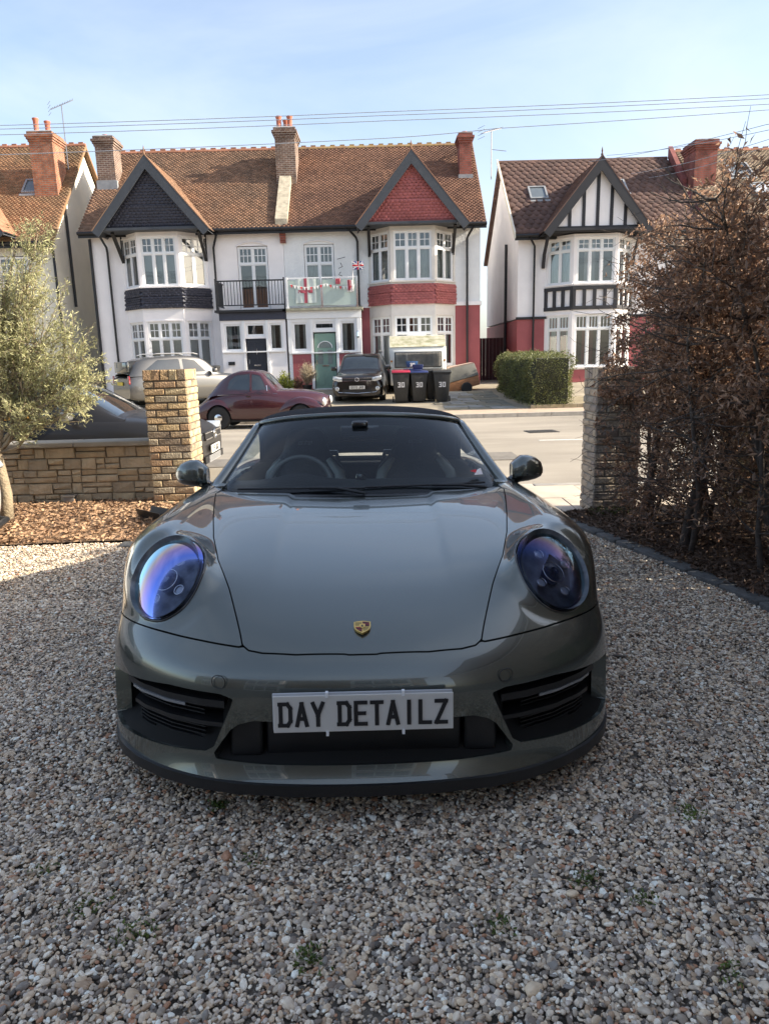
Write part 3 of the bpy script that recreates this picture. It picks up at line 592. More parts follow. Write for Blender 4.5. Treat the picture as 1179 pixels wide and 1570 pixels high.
M_bglass = glass_mat('frosted_balcony_glass', (.55, .68, .62), .10, rough=.2)
_t = M_bglass.node_tree
bal = MB().box(-3.55, -.8, 28.6, 28.64, 4.60, 4.65).box(-3.55, -3.51, 28.64, 29.9, 4.60, 4.65).build('balcony_handrail', M_upvc, Bh)
for x in (-3.53, -2.2, -.83): MB().box(x-.03, x+.03, 28.59, 28.65, 3.55, 4.66).box(x-.05, x+.05, 28.56, 28.68, 3.51, 3.57).build('balcony_post', M_chrome if x > -3 else M_upvc, bal)
for a, b in ((-3.48, -2.25), (-2.15, -.88)): MB().box(a, b, 28.61, 28.625, 3.6, 4.56).build('balcony_glass', mat('frosted_balcony_panel', (.42, .50, .46), .25, var=.12, scale=1), bal)
finish(Bh)
# flags and bunting
M_wcloth = mat('white_cloth', (.75, .72, .7), .9); M_red = mat('flag_red', (.6, .03, .04), .8, var=.05); M_blue = mat('flag_blue', (.03, .05, .25), .8)
fl = empty('flag', (-2.9, 28.58, 3.65), 0, 'white flag with red cross draped on the glass balcony panel', 'flag')
def clothgrid(x0, x1, z0, z1, y, n=16, amp=.012, hh=6):
    V = []; 
    for j in range(hh+1):
        for i in range(n+1): x = x0+(x1-x0)*i/n; V.append((x, y+amp*sin(i*1.1+j*.4), z0+(z1-z0)*j/hh))
    return V, [(j*(n+1)+i, j*(n+1)+i+1, (j+1)*(n+1)+i+1, (j+1)*(n+1)+i) for j in range(hh) for i in range(n)]
def cloth(name, m, par, *a, **k): V, F = clothgrid(*a, **k); mb = MB(); mb.add(V, F); o = mb.build(name, m, par, smooth='full'); return o
M_fred = mat('faded_flag_red', (.48, .10, .13), .8, var=.08); M_fwh = mat('flag_through_glass', (.52, .58, .55), .7); cloth('flag_cloth', M_fwh, fl, -.30, .50, .05, .94, 0, amp=.006); cloth('cross_upright', M_fred, fl, .03, .15, .05, .96, -.010, n=3); cloth('cross_bar', M_fred, fl, -.20, .36, .42, .53, -.013, n=10)
uj = empty('flag', (-.98, 28.55, 4.7), .0, 'small union flag on a stick above the right end of the glass balcony', 'flag')
cloth('flag_cloth', M_blue, uj, 0, .42, .18, .48, 0, n=10); MB().tube([(0, .01, -.6), (0, .01, .5)], .012, 6).build('stick', M_wcloth, uj)
cloth('white_cross', M_wcloth, uj, 0, .42, .27, .39, -.01, n=10); cloth('red_cross', M_red, uj, 0, .42, .30, .36, -.016, n=10); cloth('white_upright', M_wcloth, uj, .15, .27, .18, .48, -.012, n=3); cloth('red_upright', M_red, uj, .18, .24, .18, .48, -.018, n=2)
for s in (1, -1): MB().bar((.02, -.008, .33-s*.13), (.40, -.008, .33+s*.13), .006, .05, up=(0, 0, 1)).build('diagonal', M_wcloth, uj)
sf = empty('flag', (-1.35, 28.56, 4.25), 0, 'crumpled red and white flag hanging below the right balcony handrail', 'flag')
cloth('flag_cloth', M_wcloth, sf, .12, .36, -.18, .26, 0, amp=.03); cloth('red_fold', M_fred, sf, .16, .27, -.12, .26, -.035, amp=.03); cloth('red_end', M_fred, sf, -.30, -.12, .12, .32, -.02, amp=.02)
bt = empty('bunting', (-3.4, 28.55, 4.5), 0, 'string of small red and white pennants along the glass balcony rail', 'bunting')
def bz(x): return -.1-.12*abs(sin(x*2.3))
MB().tube([(x, 0, bz(x)) for x in np.linspace(0, 2.5, 40)], .006, 4).build('cord', M_wcloth, bt)
for i in range(20):
    x = .06+i*.125; MB().add([(x-.045, -.004, bz(x)), (x+.045, -.004, bz(x)), (x+.01, -.03, bz(x)-.13)], [(0, 1, 2)]).build('pennant', M_red if i % 3 == 0 else M_wcloth, bt)
# ---- far left house
Fl = empty('detached_house', (-16, 30, .3), 0, 'cream house at the far left with mossy roof, skylight and tall orange chimney', 'house', 'detached and end houses across the street')
wallbox(Fl, 'wall', -22, -12.95, YW, 38.5, 0, 6.3, M_cream, holes=[(-15.2, -14.0, 4.2, 5.9), (-15.2, -14.0, 1.2, 3.1)], zpk=10.7)
main_roof(Fl, -22, -12.75, 6.35, 11.05, 29.6, 34.2, M_tileE, ridge_m=M_ridge, seed=8)
for z in (4.25, 1.25): window(Fl, TM(-14.6, YW, z), 1.16, 1.62 if z > 2 else 1.8, 2)
chimney(Fl, -14.1, -13.15, 31.6, 32.7, 8.0, 10.9, M_bk_or, ((-13.85, 31.9), (-13.55, 32.3)), M_pot, ph=.55)
gable(Fl, -17.2, -20.2, -14.2, 6.6, 9.9, 28.7, 33, M_white, M_barge, M_ridge, hung=False)
def skylight(H, x, z, Ye, ze, Yr, zr, w=.7, h=.9, glass=None):
    d = Vector((0, Yr-Ye, zr-ze)).normalized(); n = Vector((0, -d.z, d.y)); y = Ye+(z-ze)*(Yr-Ye)/(zr-ze); c = Vector((x, y, z))+n*.04; M = Matrix((( 1, 0, 0, c.x), (0, n.y, d.y, c.y), (0, n.z, d.z, c.z), (0, 0, 0, 1)))
    f = MB(M); f.box(-w/2, w/2, 0, .1, 0, .07); f.box(-w/2, w/2, 0, .1, h-.07, h); f.box(-w/2, -w/2+.07, 0, .1, .07, h-.07); f.box(w/2-.07, w/2, 0, .1, .07, h-.07); f.box(-w/2-.08, w/2+.08, -.01, .03, -.14, -.002)
    k = f.build('skylight', M_lead, H); MB(M).box(-w/2+.07, w/2-.07, .03, .06, .07, h-.07).build('pane', glass or mat('skylight_glass', (.12, .14, .15), .06, spec=.9), k)
skylight(Fl, -14.35, 8.55, 29.6, 6.35, 34.2, 11.05)
pipe(Fl, [(-13.0, 30.05, 6.3), (-12.9, 29.9, 6.1), (-12.9, 29.9, .3)], r=.05)
MB().tube([(-12.88, 31.5, 8.2), (-12.88, 31.5, 4.0)], .06, 8).build('soil_pipe', M_black, Fl)
finish(Fl)
# ---- right house, mock tudor
Rh = empty('detached_house', (9.2, 30, .3), 0, 'white and maroon house with black half-timbered gable and dark brown tiled roof', 'house', 'detached and end houses across the street')
wallbox(Rh, 'wall', 5.62, 12.9, YW, 38.5, 2.98, 6.1, M_white, zpk=9.5)
wallbox(Rh, 'lower_wall', 5.62, 12.9, YW, 38.5, 0, 2.93, M_maroon)
MB().box(5.56, 12.9, 29.93, 30.02, 2.935, 3.03).build('string_course', M_black, Rh)
main_roof(Rh, 5.42, 12.9, 6.15, 9.85, 29.65, 34, M_tileC, tw=.30, th=.32, wave=.045, crest=False, seed=6)
M_studs = mat('black_timber', (.022, .022, .027), .6, var=.2)
pR = bay(Rh, 8.48, .86, 1.75, YW, YF, 4.12, 6.05, 4.22, 5.92, M_white, wcols=(2, 3, 2), top=.27, grid=(2, 2), curt=('net', None, 'net'), cf=(1, .5, 1))
bay(Rh, 8.48, .86, 1.75, YW, YF, .9, 3.22, 1.0, 3.03, M_white, wcols=(2, 3, 2), top=.27, grid=(3, 1), curt=('net', None, 'net'), cf=(.6, 1, 1))
MB().prism([(8.48-1.75, YW), (8.48-.86, YF), (8.48+.86, YF), (8.48+1.75, YW)], .25, .89, ax='z').build('bay_plinth', M_maroon, Rh)
MB().prism([(8.48-1.78, YW), (8.48-.88, YF-.03), (8.48+.88, YF-.03), (8.48+1.78, YW)], 0, .249, ax='z').build('brick_base', M_bk_br, Rh)
MB().prism([(8.48-1.72, YW), (8.48-.84, YF+.03), (8.48+.84, YF+.03), (8.48+1.72, YW)], 3.22, 4.12, ax='z').build('bay_apron', M_white, Rh)
for k in range(3):
    M, ln = faceM(pR[k], pR[k+1], 3.22); mb = MB(M); mb.box(-ln/2-.02, ln/2+.02, -.05, .03, .0, .14); mb.box(-ln/2-.02, ln/2+.02, -.05, .03, .76, .898)
    nb = 4 if k == 1 else 3
    for i in range(nb+1): x = -ln/2+.05+(ln-.1)*i/nb; mb.box(x-.06, x+.06, -.045, .03, .14, .76)
    mb.build('apron_timber', M_studs, Rh)
gable(Rh, 8.42, 6.35, 10.42, 6.1, 8.65, 28.55, 32.4, M_white, M_studs, M_tileC, hung=False, studs=True)
for x in (6.62, 10.2): MB().tube([(x, 29.95, 4.9), (x, 29.8, 5.4), (x, 29.3, 5.9), (x, 28.85, 6.1)], .07, 6).build('bracket', M_studs, Rh)
pipe(Rh, [(6.0, 29.6, 6.05), (6.25, 29.88, 5.75), (6.25, 29.88, .4)])
MB().tube([(5.56, 32.5, 6.2), (5.56, 32.5, .5)], .06, 8).build('soil_pipe', M_black, Rh)
MB().add([(5.36, 29.5, 6.0), (5.42, 29.5, 6.0), (5.42, 34, 9.82), (5.36, 34, 9.82), (5.36, 29.5, 6.25), (5.42, 29.5, 6.25), (5.42, 34, 10.0), (5.36, 34, 10.0)], [(0, 3, 7, 4), (1, 5, 6, 2), (0, 4, 5, 1), (4, 7, 6, 5), (0, 1, 2, 3)]).build('barge_board', M_cream, Rh)
skylight(Rh, 6.75, 7.75, 29.65, 6.15, 34, 9.85, .75, .95); skylight(Rh, 10.15, 8.0, 29.65, 6.15, 34, 9.85, .75, .95)
M_redb = mat('red_painted_brick', (.22, .07, .06), .8, var=.25, scale=4, bump=.4, bscale=30)
chimney(Rh, 13.15, 14.05, 31.6, 32.8, 6.6, 9.95, M_bk_rd, ())
for (ya, za, yb, zb) in ((29.7, 6.5, 31.2, 7.7), (31.2, 7.7, 32.2, 8.6), (32.2, 8.6, 34.0, 10.35)):
    MB().add([(12.93, ya, za-.5), (13.12, ya, za-.5), (13.12, yb, zb-.5), (12.93, yb, zb-.5), (12.93, ya, za-.2*(yb < 33)), (13.12, ya, za-.2*(yb < 33)), (13.12, yb, zb-.2*(yb < 33)), (12.93, yb, zb-.2*(yb < 33))], [(0, 4, 7, 3), (1, 2, 6, 5), (0, 1, 5, 4), (4, 5, 6, 7), (3, 7, 6, 2)]).build('parapet', M_redb, Rh)
finish(Rh)
Fr = empty('detached_house', (18, 30, .3), 0, 'house behind the brown beech hedge at far right with grey-brown roof and open skylight', 'house', 'detached and end houses across the street')
wallbox(Fr, 'wall', 13.2, 23, YW, 38.5, 0, 6.5, M_white, holes=[(14.2, 15.6, 4.3, 6.0), (14.2, 15.6, 1.2, 3.1), (18.5, 20.5, 4.3, 6.0), (18.5, 20.5, 1.2, 3.1)], zpk=10)
main_roof(Fr, 13.16, 23, 6.55, 10.1, 29.65, 34, M_tileD, ridge_m=M_ridge, seed=9)
for xa, xb in ((14.2, 15.6), (18.5, 20.5)):
    for z in (4.3, 1.2): window(Fr, TM((xa+xb)/2, YW, z+.03), xb-xa-.06, 1.64 if z > 2 else 1.84, 2 if xb-xa < 1.7 else 3)
skylight(Fr, 15.4, 8.55, 29.65, 6.55, 34, 10.1, .95, 1.1); skylight(Fr, 15.9, 7.4, 29.65, 6.55, 34, 10.1, .95, 1.2, mat('white_reflection_glass', (.5, .52, .55), .1, spec=.9))
finish(Fr)
# ---- the houses on the near side: the one this drive belongs to (behind the camera) and its neighbour on the right, whose shade lies on the drive
Ow = empty('brick_house', (0, -8.6, .3), 0, 'brick house with white bay window standing behind the photographer at the top of the drive', 'house')
wallbox(Ow, 'wall', -17, 3.2, -8.6, -16, 0, 6.2, brick_mat('stock_brick_wall', (.35, .22, .12), (.28, .17, .10), (.4, .36, .3)), zpk=None)
MB().prism([(-16.3, 6.2), (-8.2, 6.2), (-8.2, 6.3), (-12.2, 8.6), (-16.3, 6.3)], -17.3, 3.5, ax='x').build('roof', M_tileB, Ow)
for xc_ in (-12.5, -4.8, 1.0):
    for z0_, z1_ in ((.9, 2.9), (3.8, 5.6)):
        MB().box(xc_-1.3, xc_+1.3, -8.58, -7.9, z0_-.3, z1_+.3).build('bay_wall', M_white, Ow)
        wfr = MB()
        for i in range(4): wfr.box(xc_-1.2+i*.77, xc_-1.12+i*.77, -7.88, -7.80, z0_, z1_)
        for zz in (z0_, z0_+(z1_-z0_)*.65, z1_-.08): wfr.box(xc_-1.195, xc_+1.195, -7.87, -7.81, zz, zz+.08)
        k = wfr.build('window', M_upvc, Ow); MB().box(xc_-1.15, xc_+1.15, -7.895, -7.85, z0_+.05, z1_-.05).build('pane', mat('skylight_glass', (.12, .14, .15), .06, spec=.9), k)
finish(Ow)
Nb = empty('brick_house', (8, 0, 0), 0, 'neighbouring brick house beyond the hedge and fence on the right, out of the picture', 'house')
wallbox(Nb, 'wall', 4.6, 12, 3.6, -8, 0, 5.9, MATS['stock_brick_wall'])
MB().prism([(-8.2, 5.9), (3.9, 5.9), (3.9, 6.0), (-2.2, 9.2), (-8.2, 6.0)], 4.3, 12.3, ax='x').build('roof', M_tileB, Nb)
MB().prism([(-8.0, 5.8), (3.6, 5.8), (-2.2, 9.0)], 4.58, 4.62, ax='x').build('gable_wall', M_white, Nb)
finish(Nb)
# ================================================================ curved body panels
def spl(ctrl, axis, t, mirror=False):
    """uniform cubic B-spline along an axis of a control net, ends interpolated (or mirrored in x at the start)"""
    C = np.moveaxis(np.asarray(ctrl, float), axis, 0); n = len(C)
    first = C[1]*np.array([-1, 1, 1]) if mirror else 2*C[0]-C[1]
    C = np.concatenate([first[None], C, (2*C[-1]-C[-2])[None]]); s = np.clip(t, 0, 1)*(n-1); i = np.minimum(s.astype(int), n-2); f = s-i
    w = [(1-f)**3/6, (3*f**3-6*f**2+4)/6, (-3*f**3+3*f**2+3*f+1)/6, f**3/6]; sh = (-1,)+(1,)*(C.ndim-1)
    return np.moveaxis(sum(w[k].reshape(sh)*C[i+k] for k in range(4)), 0, axis)
def surf(ctrl, nu, nv, u=(0, 1), v=(0, 1), mirror=True):
    P = spl(spl(ctrl, 1, np.linspace(u[0], u[1], nu+1), mirror and True), 0, np.linspace(v[0], v[1], nv+1))
    return P
def normals(P):
    du = np.gradient(P, axis=1); dv = np.gradient(P, axis=0); n = np.cross(du, dv); l = np.linalg.norm(n, axis=-1, keepdims=True); return n/np.maximum(l, 1e-12)
def poly_sdf(X, Y, pts, r=0.):
    """signed distance to a polygon, positive outside"""
    pts = np.asarray(pts, float); d = np.full(X.shape, 1e9); s = np.zeros(X.shape, bool)
    for i in range(len(pts)):
        a = pts[i]; b = pts[i-1]; e = b-a; wx = X-a[0]; wy = Y-a[1]; t = np.clip((wx*e[0]+wy*e[1])/(e@e), 0, 1); d = np.minimum(d, np.hypot(wx-t*e[0], wy-t*e[1]))
        c = ((a[1] > Y) != (b[1] > Y)); 
        if a[1] != b[1]: s ^= c & (X < (b[0]-a[0])*(Y-a[1])/(b[1]-a[1])+a[0])
    return np.where(s, -d, d)-r
def clip_build(name, P, D, m, parent, Nn=None, mirror=True, rim=.012, rimdir=None, off=0., flip=False):
    """quads of grid P kept where D>0, cut cleanly along D=0, with the cut edge turned inward by rim"""
    if Nn is None: Nn = normals(P)
    if flip: Nn = -Nn
    P = P+Nn*off; nv, nu = D.shape; V = []; N = []; idx = {}; F = []; cut = set()
    def vg(j, i):
        k = (j, i)
        if k not in idx: idx[k] = len(V); V.append(P[j, i]); N.append(Nn[j, i])
        return idx[k]
    def ve(a, b):
        k = (a, b) if a < b else (b, a); kk = ('e',)+k
        if kk not in idx:
            p, q = k; t = D[p]/(D[p]-D[q]); idx[kk] = len(V); V.append(P[p]*(1-t)+P[q]*t); N.append(Nn[p]*(1-t)+Nn[q]*t); cut.add(idx[kk])
        return idx[kk]
    pos = D > 0; full = pos[:-1, :-1] & pos[1:, :-1] & pos[:-1, 1:] & pos[1:, 1:]; anyp = pos[:-1, :-1] | pos[1:, :-1] | pos[:-1, 1:] | pos[1:, 1:]
    rimE = []
    for j, i in zip(*np.nonzero(anyp)):
        c = [(j, i), (j, i+1), (j+1, i+1), (j+1, i)]
        if full[j, i]: F.append([vg(*k) for k in c]); continue
        f = []
        for k in range(4):
            a, b = c[k], c[(k+1) % 4]
            if pos[a]: f.append(vg(*a))
            if pos[a] != pos[b]: f.append(ve(a, b))
        if len(f) >= 3:
            F.append(f)
            for k in range(len(f)):
                if f[k] in cut and f[(k+1) % len(f)] in cut: rimE.append((f[k], f[(k+1) % len(f)]))
    nb = len(V); V = np.array(V); N = np.array(N)
    if rim and rimE:
        ids = sorted({x for e in rimE for x in e}); mp = {x: nb+k for k, x in enumerate(ids)}; mp2 = {x: nb+len(ids)+k for k, x in enumerate(ids)}
        d = -N[ids]*rim if rimdir is None else np.tile(np.array(rimdir)*rim, (len(ids), 1))
        V = np.concatenate([V, V[ids], V[ids]+d]); nn = np.zeros((len(ids), 3)); N = np.concatenate([N, N[ids]*0, N[ids]*0])
        rimF = [[mp[a], mp2[a], mp2[b], mp[b]] for a, b in rimE]
    else: rimF = []
    nf = len(F)
    AF = F+rimF
    if flip: AF = [f[::-1] for f in AF]
    n = len(V)
    if mirror:
        V = np.concatenate([V, V*np.array([-1, 1, 1])]); N = np.concatenate([N, N*np.array([-1, 1, 1])]); AF = AF+[[x+n for x in f[::-1]] for f in AF]
    me = bpy.data.meshes.new(name); me.from_pydata(V.tolist(), [], AF); me.update()
    me.polygons.foreach_set('use_smooth', [True]*len(me.polygons))
    try: me.normals_split_custom_set_from_vertices([tuple(x) for x in N])
    except Exception as e: print('normals', e)
    return link(name, me, m, parent)

# ================================================================ the sports car on the drive
paint = bpy.data.materials.new('grey_green_metallic_paint'); paint.use_nodes = True
_t = paint.node_tree; _b = _t.nodes['Principled BSDF']
_b.inputs['Base Color'].default_value = (.125, .135, .12, 1); _b.inputs['Metallic'].default_value = .75; _b.inputs['Roughness'].default_value = .27
_b.inputs['Coat Weight'].default_value = 1; _b.inputs['Coat Roughness'].default_value = .015; _b.inputs['Coat IOR'].default_value = 1.6
_c = _t.nodes.new('ShaderNodeTexCoord'); _n = _t.nodes.new('ShaderNodeTexNoise'); _n.inputs['Scale'].default_value = 900; _n.inputs['Detail'].default_value = 1
_r = _t.nodes.new('ShaderNodeValToRGB'); _r.color_ramp.elements[0].color = (.10, .112, .10, 1); _r.color_ramp.elements[1].color = (.155, .17, .152, 1); _r.color_ramp.elements[0].position = .3; _r.color_ramp.elements[1].position = .75
_t.links.new(_c.outputs['Object'], _n.inputs['Vector']); _t.links.new(_n.outputs[0], _r.inputs[0]); _t.links.new(_r.outputs[0], _b.inputs['Base Color'])
_n2 = _t.nodes.new('ShaderNodeTexNoise'); _n2.inputs['Scale'].default_value = 2.2; _n2.inputs['Detail'].default_value = 3; _bp = _t.nodes.new('ShaderNodeBump'); _bp.inputs['Strength'].default_value = .02; _bp.inputs['Distance'].default_value = .01
_t.links.new(_c.outputs['Object'], _n2.inputs['Vector']); _t.links.new(_n2.outputs[0], _bp.inputs['Height']); _t.links.new(_bp.outputs[0], _b.inputs['Coat Normal'])
CAR = empty('sports_car', (-.081, 1.88, .192), 0, 'dark grey-green convertible sports car with black fabric roof parked on the gravel drive', 'car')
CAR.rotation_mode = 'QUATERNION'
CAR.rotation_quaternion = (Matrix.Rotation(.0292, 4, 'Z') @ Matrix.Rotation(-.0758, 4, 'X') @ Matrix.Rotation(.015, 4, 'Y')).to_quaternion()
X_ = [0, .2, .38, .5, .62, .72, .80, .85, .882, .892, .893]
def brow(z, dy, zs=None, w=1.0, ys=None):
    y = [0, .008, .036, .078, .145, .228, .325, .42, .53, .65, .80]
    return [(x*w, yy+dy*(1-.6*min(1, yy/.4)), z if zs is None else z+(zs-z)*min(1, yy/.3)) for x, yy in zip(X_, y)]
NET = [
 brow(.150, -.004, .14, 1.02), brow(.185, .016, .18, 1.025), brow(.24, .025, .235, 1.025), brow(.31, .018, .31, 1.022), brow(.38, .006, .385, 1.018), brow(.44, .006, .455, 1.012), brow(.49, .028, .50, 1.005),
 [(0, .066, .534), (.2, .075, .536), (.375, .112, .543), (.50, .165, .552), (.62, .235, .557), (.72, .31, .560), (.795, .385, .562), (.84, .46, .560), (.870, .55, .555), (.882, .64, .545), (.885, .78, .54)],
 [(0, .15, .585), (.2, .16, .590), (.39, .20, .602), (.50, .245, .612), (.62, .295, .606), (.72, .355, .612), (.795, .43, .622), (.845, .50, .622), (.876, .58, .615), (.888, .66, .60), (.892, .78, .58)],
 [(0, .29, .637), (.2, .30, .643), (.41, .325, .658), (.51, .34, .685), (.62, .355, .700), (.71, .40, .705), (.785, .465, .705), (.84, .535, .695), (.879, .62, .68), (.895, .70, .66), (.90, .80, .62)],
 [(0, .45, .684), (.21, .455, .689), (.43, .46, .700), (.53, .455, .736), (.63, .455, .786), (.71, .48, .806), (.785, .545, .800), (.84, .61, .775), (.882, .68, .745), (.900, .75, .710), (.905, .84, .65)],
 [(0, .65, .728), (.21, .65, .733), (.47, .65, .745), (.56, .64, .776), (.645, .63, .826), (.725, .635, .853), (.79, .67, .842), (.845, .72, .805), (.886, .78, .765), (.905, .83, .735), (.91, .90, .67)],
 [(0, .95, .788), (.23, .95, .793), (.52, .95, .805), (.61, .95, .822), (.68, .95, .852), (.745, .95, .868), (.805, .96, .850), (.858, .97, .815), (.892, .99, .775), (.908, 1.0, .735), (.912, 1.0, .66)],
 [(0, 1.22, .832), (.24, 1.22, .837), (.58, 1.22, .846), (.65, 1.22, .852), (.715, 1.22, .870), (.77, 1.22, .877), (.82, 1.22, .860), (.865, 1.21, .822), (.892, 1.19, .77), (.904, 1.16, .70), (.905, 1.12, .60)],
 [(0, 1.44, .858), (.25, 1.45, .862), (.60, 1.50, .868), (.67, 1.51, .874), (.725, 1.52, .884), (.775, 1.52, .886), (.82, 1.50, .868), (.86, 1.47, .830), (.885, 1.43, .76), (.897, 1.40, .60), (.897, 1.38, .45)],
 [(0, 1.60, .872), (.26, 1.62, .874), (.60, 1.66, .878), (.68, 1.68, .880), (.735, 1.70, .888), (.785, 1.70, .888), (.825, 1.68, .872), (.862, 1.64, .835), (.885, 1.58, .70), (.89, 1.55, .50), (.885, 1.53, .30)]]
NET = np.array(NET)
NU, NV = 190, 260
PB = surf(NET, NU, NV)
_ax = np.abs(PB[..., 0])
PB[..., 2] -= .010*np.clip((PB[..., 1]-.35)/.7, 0, 1)*(1/(1+np.exp((_ax-.335+.03*(1.45-PB[..., 1]))/.005)))      # two long creases in the bonnet
HC = np.array([.666, .385, .713]); hb = np.array([.05, .26, .225]); hb /= np.linalg.norm(hb); ha = np.array([.245, .092, -.045]); ha -= hb*(ha@hb); ha /= np.linalg.norm(ha); hn = np.cross(ha, hb); hn = hn if hn[1] < 0 else -hn
def lampq(P, ra=.136, rb=.166):
    q = P-HC; a = q@ha; b = q@hb; b2 = b/rb; a2 = a/(ra*(1+.07*b2)); return np.hypot(a2, b2)
HOOD = [(-.2, .066), (0, .066), (.2, .075), (.30, .090), (.345, .104), (.366, .122), (.378, .16), (.44, .34), (.505, .50), (.56, .70), (.61, .95), (.655, 1.2), (.69, 1.41), (.68, 1.49), (.40, 1.465), (0, 1.42), (-.2, 1.42)]
_fade = np.clip(poly_sdf(PB[..., 0], PB[..., 1], HOOD)/.07, 0, 1)*np.clip((PB[..., 2]-.548)/.06, 0, 1); _fade = _fade*_fade*(3-2*_fade)
for _k in range(1):      # the wing swells into a clean oval rim around the lamp
    q_ = PB-HC; a_, b_, n_ = q_@ha, q_@hb, q_@hn; w_ = np.clip((1.62-lampq(PB))/.62, 0, 1); w_ = w_**3*(w_*(6*w_-15)+10); w_ = np.where(np.abs(n_) < .2, w_, 0)*np.where(lampq(PB) < 1.02, 1, _fade**.7)
    PB = PB+((-1.3*a_**2-.9*b_**2-n_)*w_*.85)[..., None]*hn
NB = normals(PB)
if NB[30, 5, 1] > 0: NB = -NB; FL = True
else: FL = False
bX, bY, bZ = PB[..., 0], PB[..., 1], PB[..., 2]
dh = poly_sdf(bX, bY, HOOD, 0.); dh = np.where(bX < .05, np.where(bY < .7, -(bY-.066), -(1.42-bY)), dh)
dh = np.where(bX < .05, np.maximum(dh, -.2), dh)
zs = np.interp(bX, [0, .30, .37, .5, .62, .72, .795, .84, .87, .9], [.66, .66, .541, .549, .5545, .5585, .5605, .560, .555, .54]); dseam = bZ-zs
AR = .372; darch = np.hypot(bY-1.0, bZ-.345)-AR; darch = np.where(bX < .6, 1, darch)
# headlamp oval, measured in its own tilted plane
lr = lampq(PB); dl = (lr-1)*.14
side_int = [(.868, .385), (.83, .395), (.60, .418), (.43, .414), (.392, .402), (.400, .380), (.460, .245), (.487, .228), (.62, .217), (.82, .205), (.864, .215)]
di = poly_sdf(bX, bZ, side_int, .004); di = np.where(bY > .46, np.maximum(di, (bY-.46)*.8+.0), di)
dic = di.copy()
cen = [(-.2, .335), (.33, .335), (.375, .320), (.40, .30), (.455, .222), (.45, .208), (.30, .203), (-.2, .203)]
dc = poly_sdf(bX, bZ, cen, .003)
G = .0022
rt = bY < 1.5
mn = lambda *a: np.minimum.reduce(a)
clip_build('bonnet', PB, mn(-dh-G), paint, CAR, NB, flip=FL, rim=.014) if False else None
def panelize(name, D, m=paint, **k):
    return clip_build(name, PB, D, m, CAR, (-NB if FL else NB), flip=FL, **k)
panelize('bonnet', -dh-G, rim=.016)
fend = mn(dh-G, dseam-G, dl-.001, darch, 1.66-bY, np.where(bX < .68, 1.0+(1.47-bY)*9, 1.))
split_lr(panelize('wing', mn(fend, np.where((bX < .73) & (bY > 1.43), (bX-.69-.0)*1. , 1.)), rim=.016))
bump = mn(np.where(bZ < .60, dh-G, -1), -dseam-G, di, dc, darch, bZ-.1)
drop_specks(panelize('front_bumper', bump, rim=.05))
# inner dark shell that closes the gaps
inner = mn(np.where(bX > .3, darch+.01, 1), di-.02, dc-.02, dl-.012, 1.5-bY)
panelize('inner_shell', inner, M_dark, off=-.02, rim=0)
# recesses of the three intakes
def recess(name, D, depth, m=M_bplast, **k):
    P = PB.copy(); P[..., 1] += depth*np.clip(-D/.03, 0, 1); P[..., 0] -= np.where(bX > .3, .05*np.clip(-D/.03, 0, 1)*(bX > .7), 0)
    return clip_build(name, P, -D+.004, m, CAR, (-NB if FL else NB), flip=FL, rim=0, off=-.012)
split_lr(recess('side_intake', di, .16, mat('matt_black', (.006, .006, .006), .8))); recess('centre_intake', dc, .22, MATS['matt_black'])
def front_curve(z, x0, x1, off, n=24, w=1.):
    xs = np.linspace(x0, x1, n); X = np.array(X_); Yc = np.array([0, .008, .036, .078, .145, .228, .325, .42, .53, .65, .80]); return [(x, float(np.interp(x, X, Yc))+off, z(x) if callable(z) else z) for x in xs]
def blade(name, z, x0, x1, off, h, d, m, dz=0.):
    for s in (-1, 1):
        c = front_curve(z, x0, x1, off); mb = MB(); vs = []; fs = []
        for (x, y, zz) in c: vs += [(s*x, y, zz), (s*x, y+d, zz+dz), (s*x, y+d, zz+h+dz), (s*x, y, zz+h)]
        n = len(c)
        for i in range(n-1):
            for k in range(4): a, b = i*4+k, i*4+(k+1) % 4; q = (a, b, b+4, a+4); fs.append(q if s > 0 else q[::-1])
        fs += [(0, 3, 2, 1), (4*n-4, 4*n-3, 4*n-2, 4*n-1)]; mb.add(vs, fs).build(name, m, CAR, smooth=True)
M_gloss = mat('gloss_black_trim', (.012, .012, .013), .12, var=.1, coat=1)
blade('intake_blade', lambda x: .292-.02*(x-.45), .43, .77, .05, .014, .09, M_bplast)
blade('intake_frame', lambda x: .365-.01*(x-.45), .42, .79, .026, .022, .07, M_bplast)
blade('light_bar', lambda x: .357-.0*(x-.45), .55, .76, .020, .008, .03, mat('clear_light_bar', (.20, .21, .22), .12, var=.1, coat=1))
for zz in (.215, .228, .241, .254, .267, .311, .324, .337): blade('intake_louvre', zz, .50, .76, .085, .004, .02, M_bplast)
# radar / centre mesh box and lower blades of the central opening
cm = MB(); cm.box(-.30, .30, .10, .14, .20, .34); cm.build('intake_mesh', M_bplast, CAR, bevel=.01)
for s in (-1, 1): MB().box(s*.36-.05, s*.36+.05, .09, .13, .2, .33).build('intake_duct', M_bplast, CAR, bevel=.012)
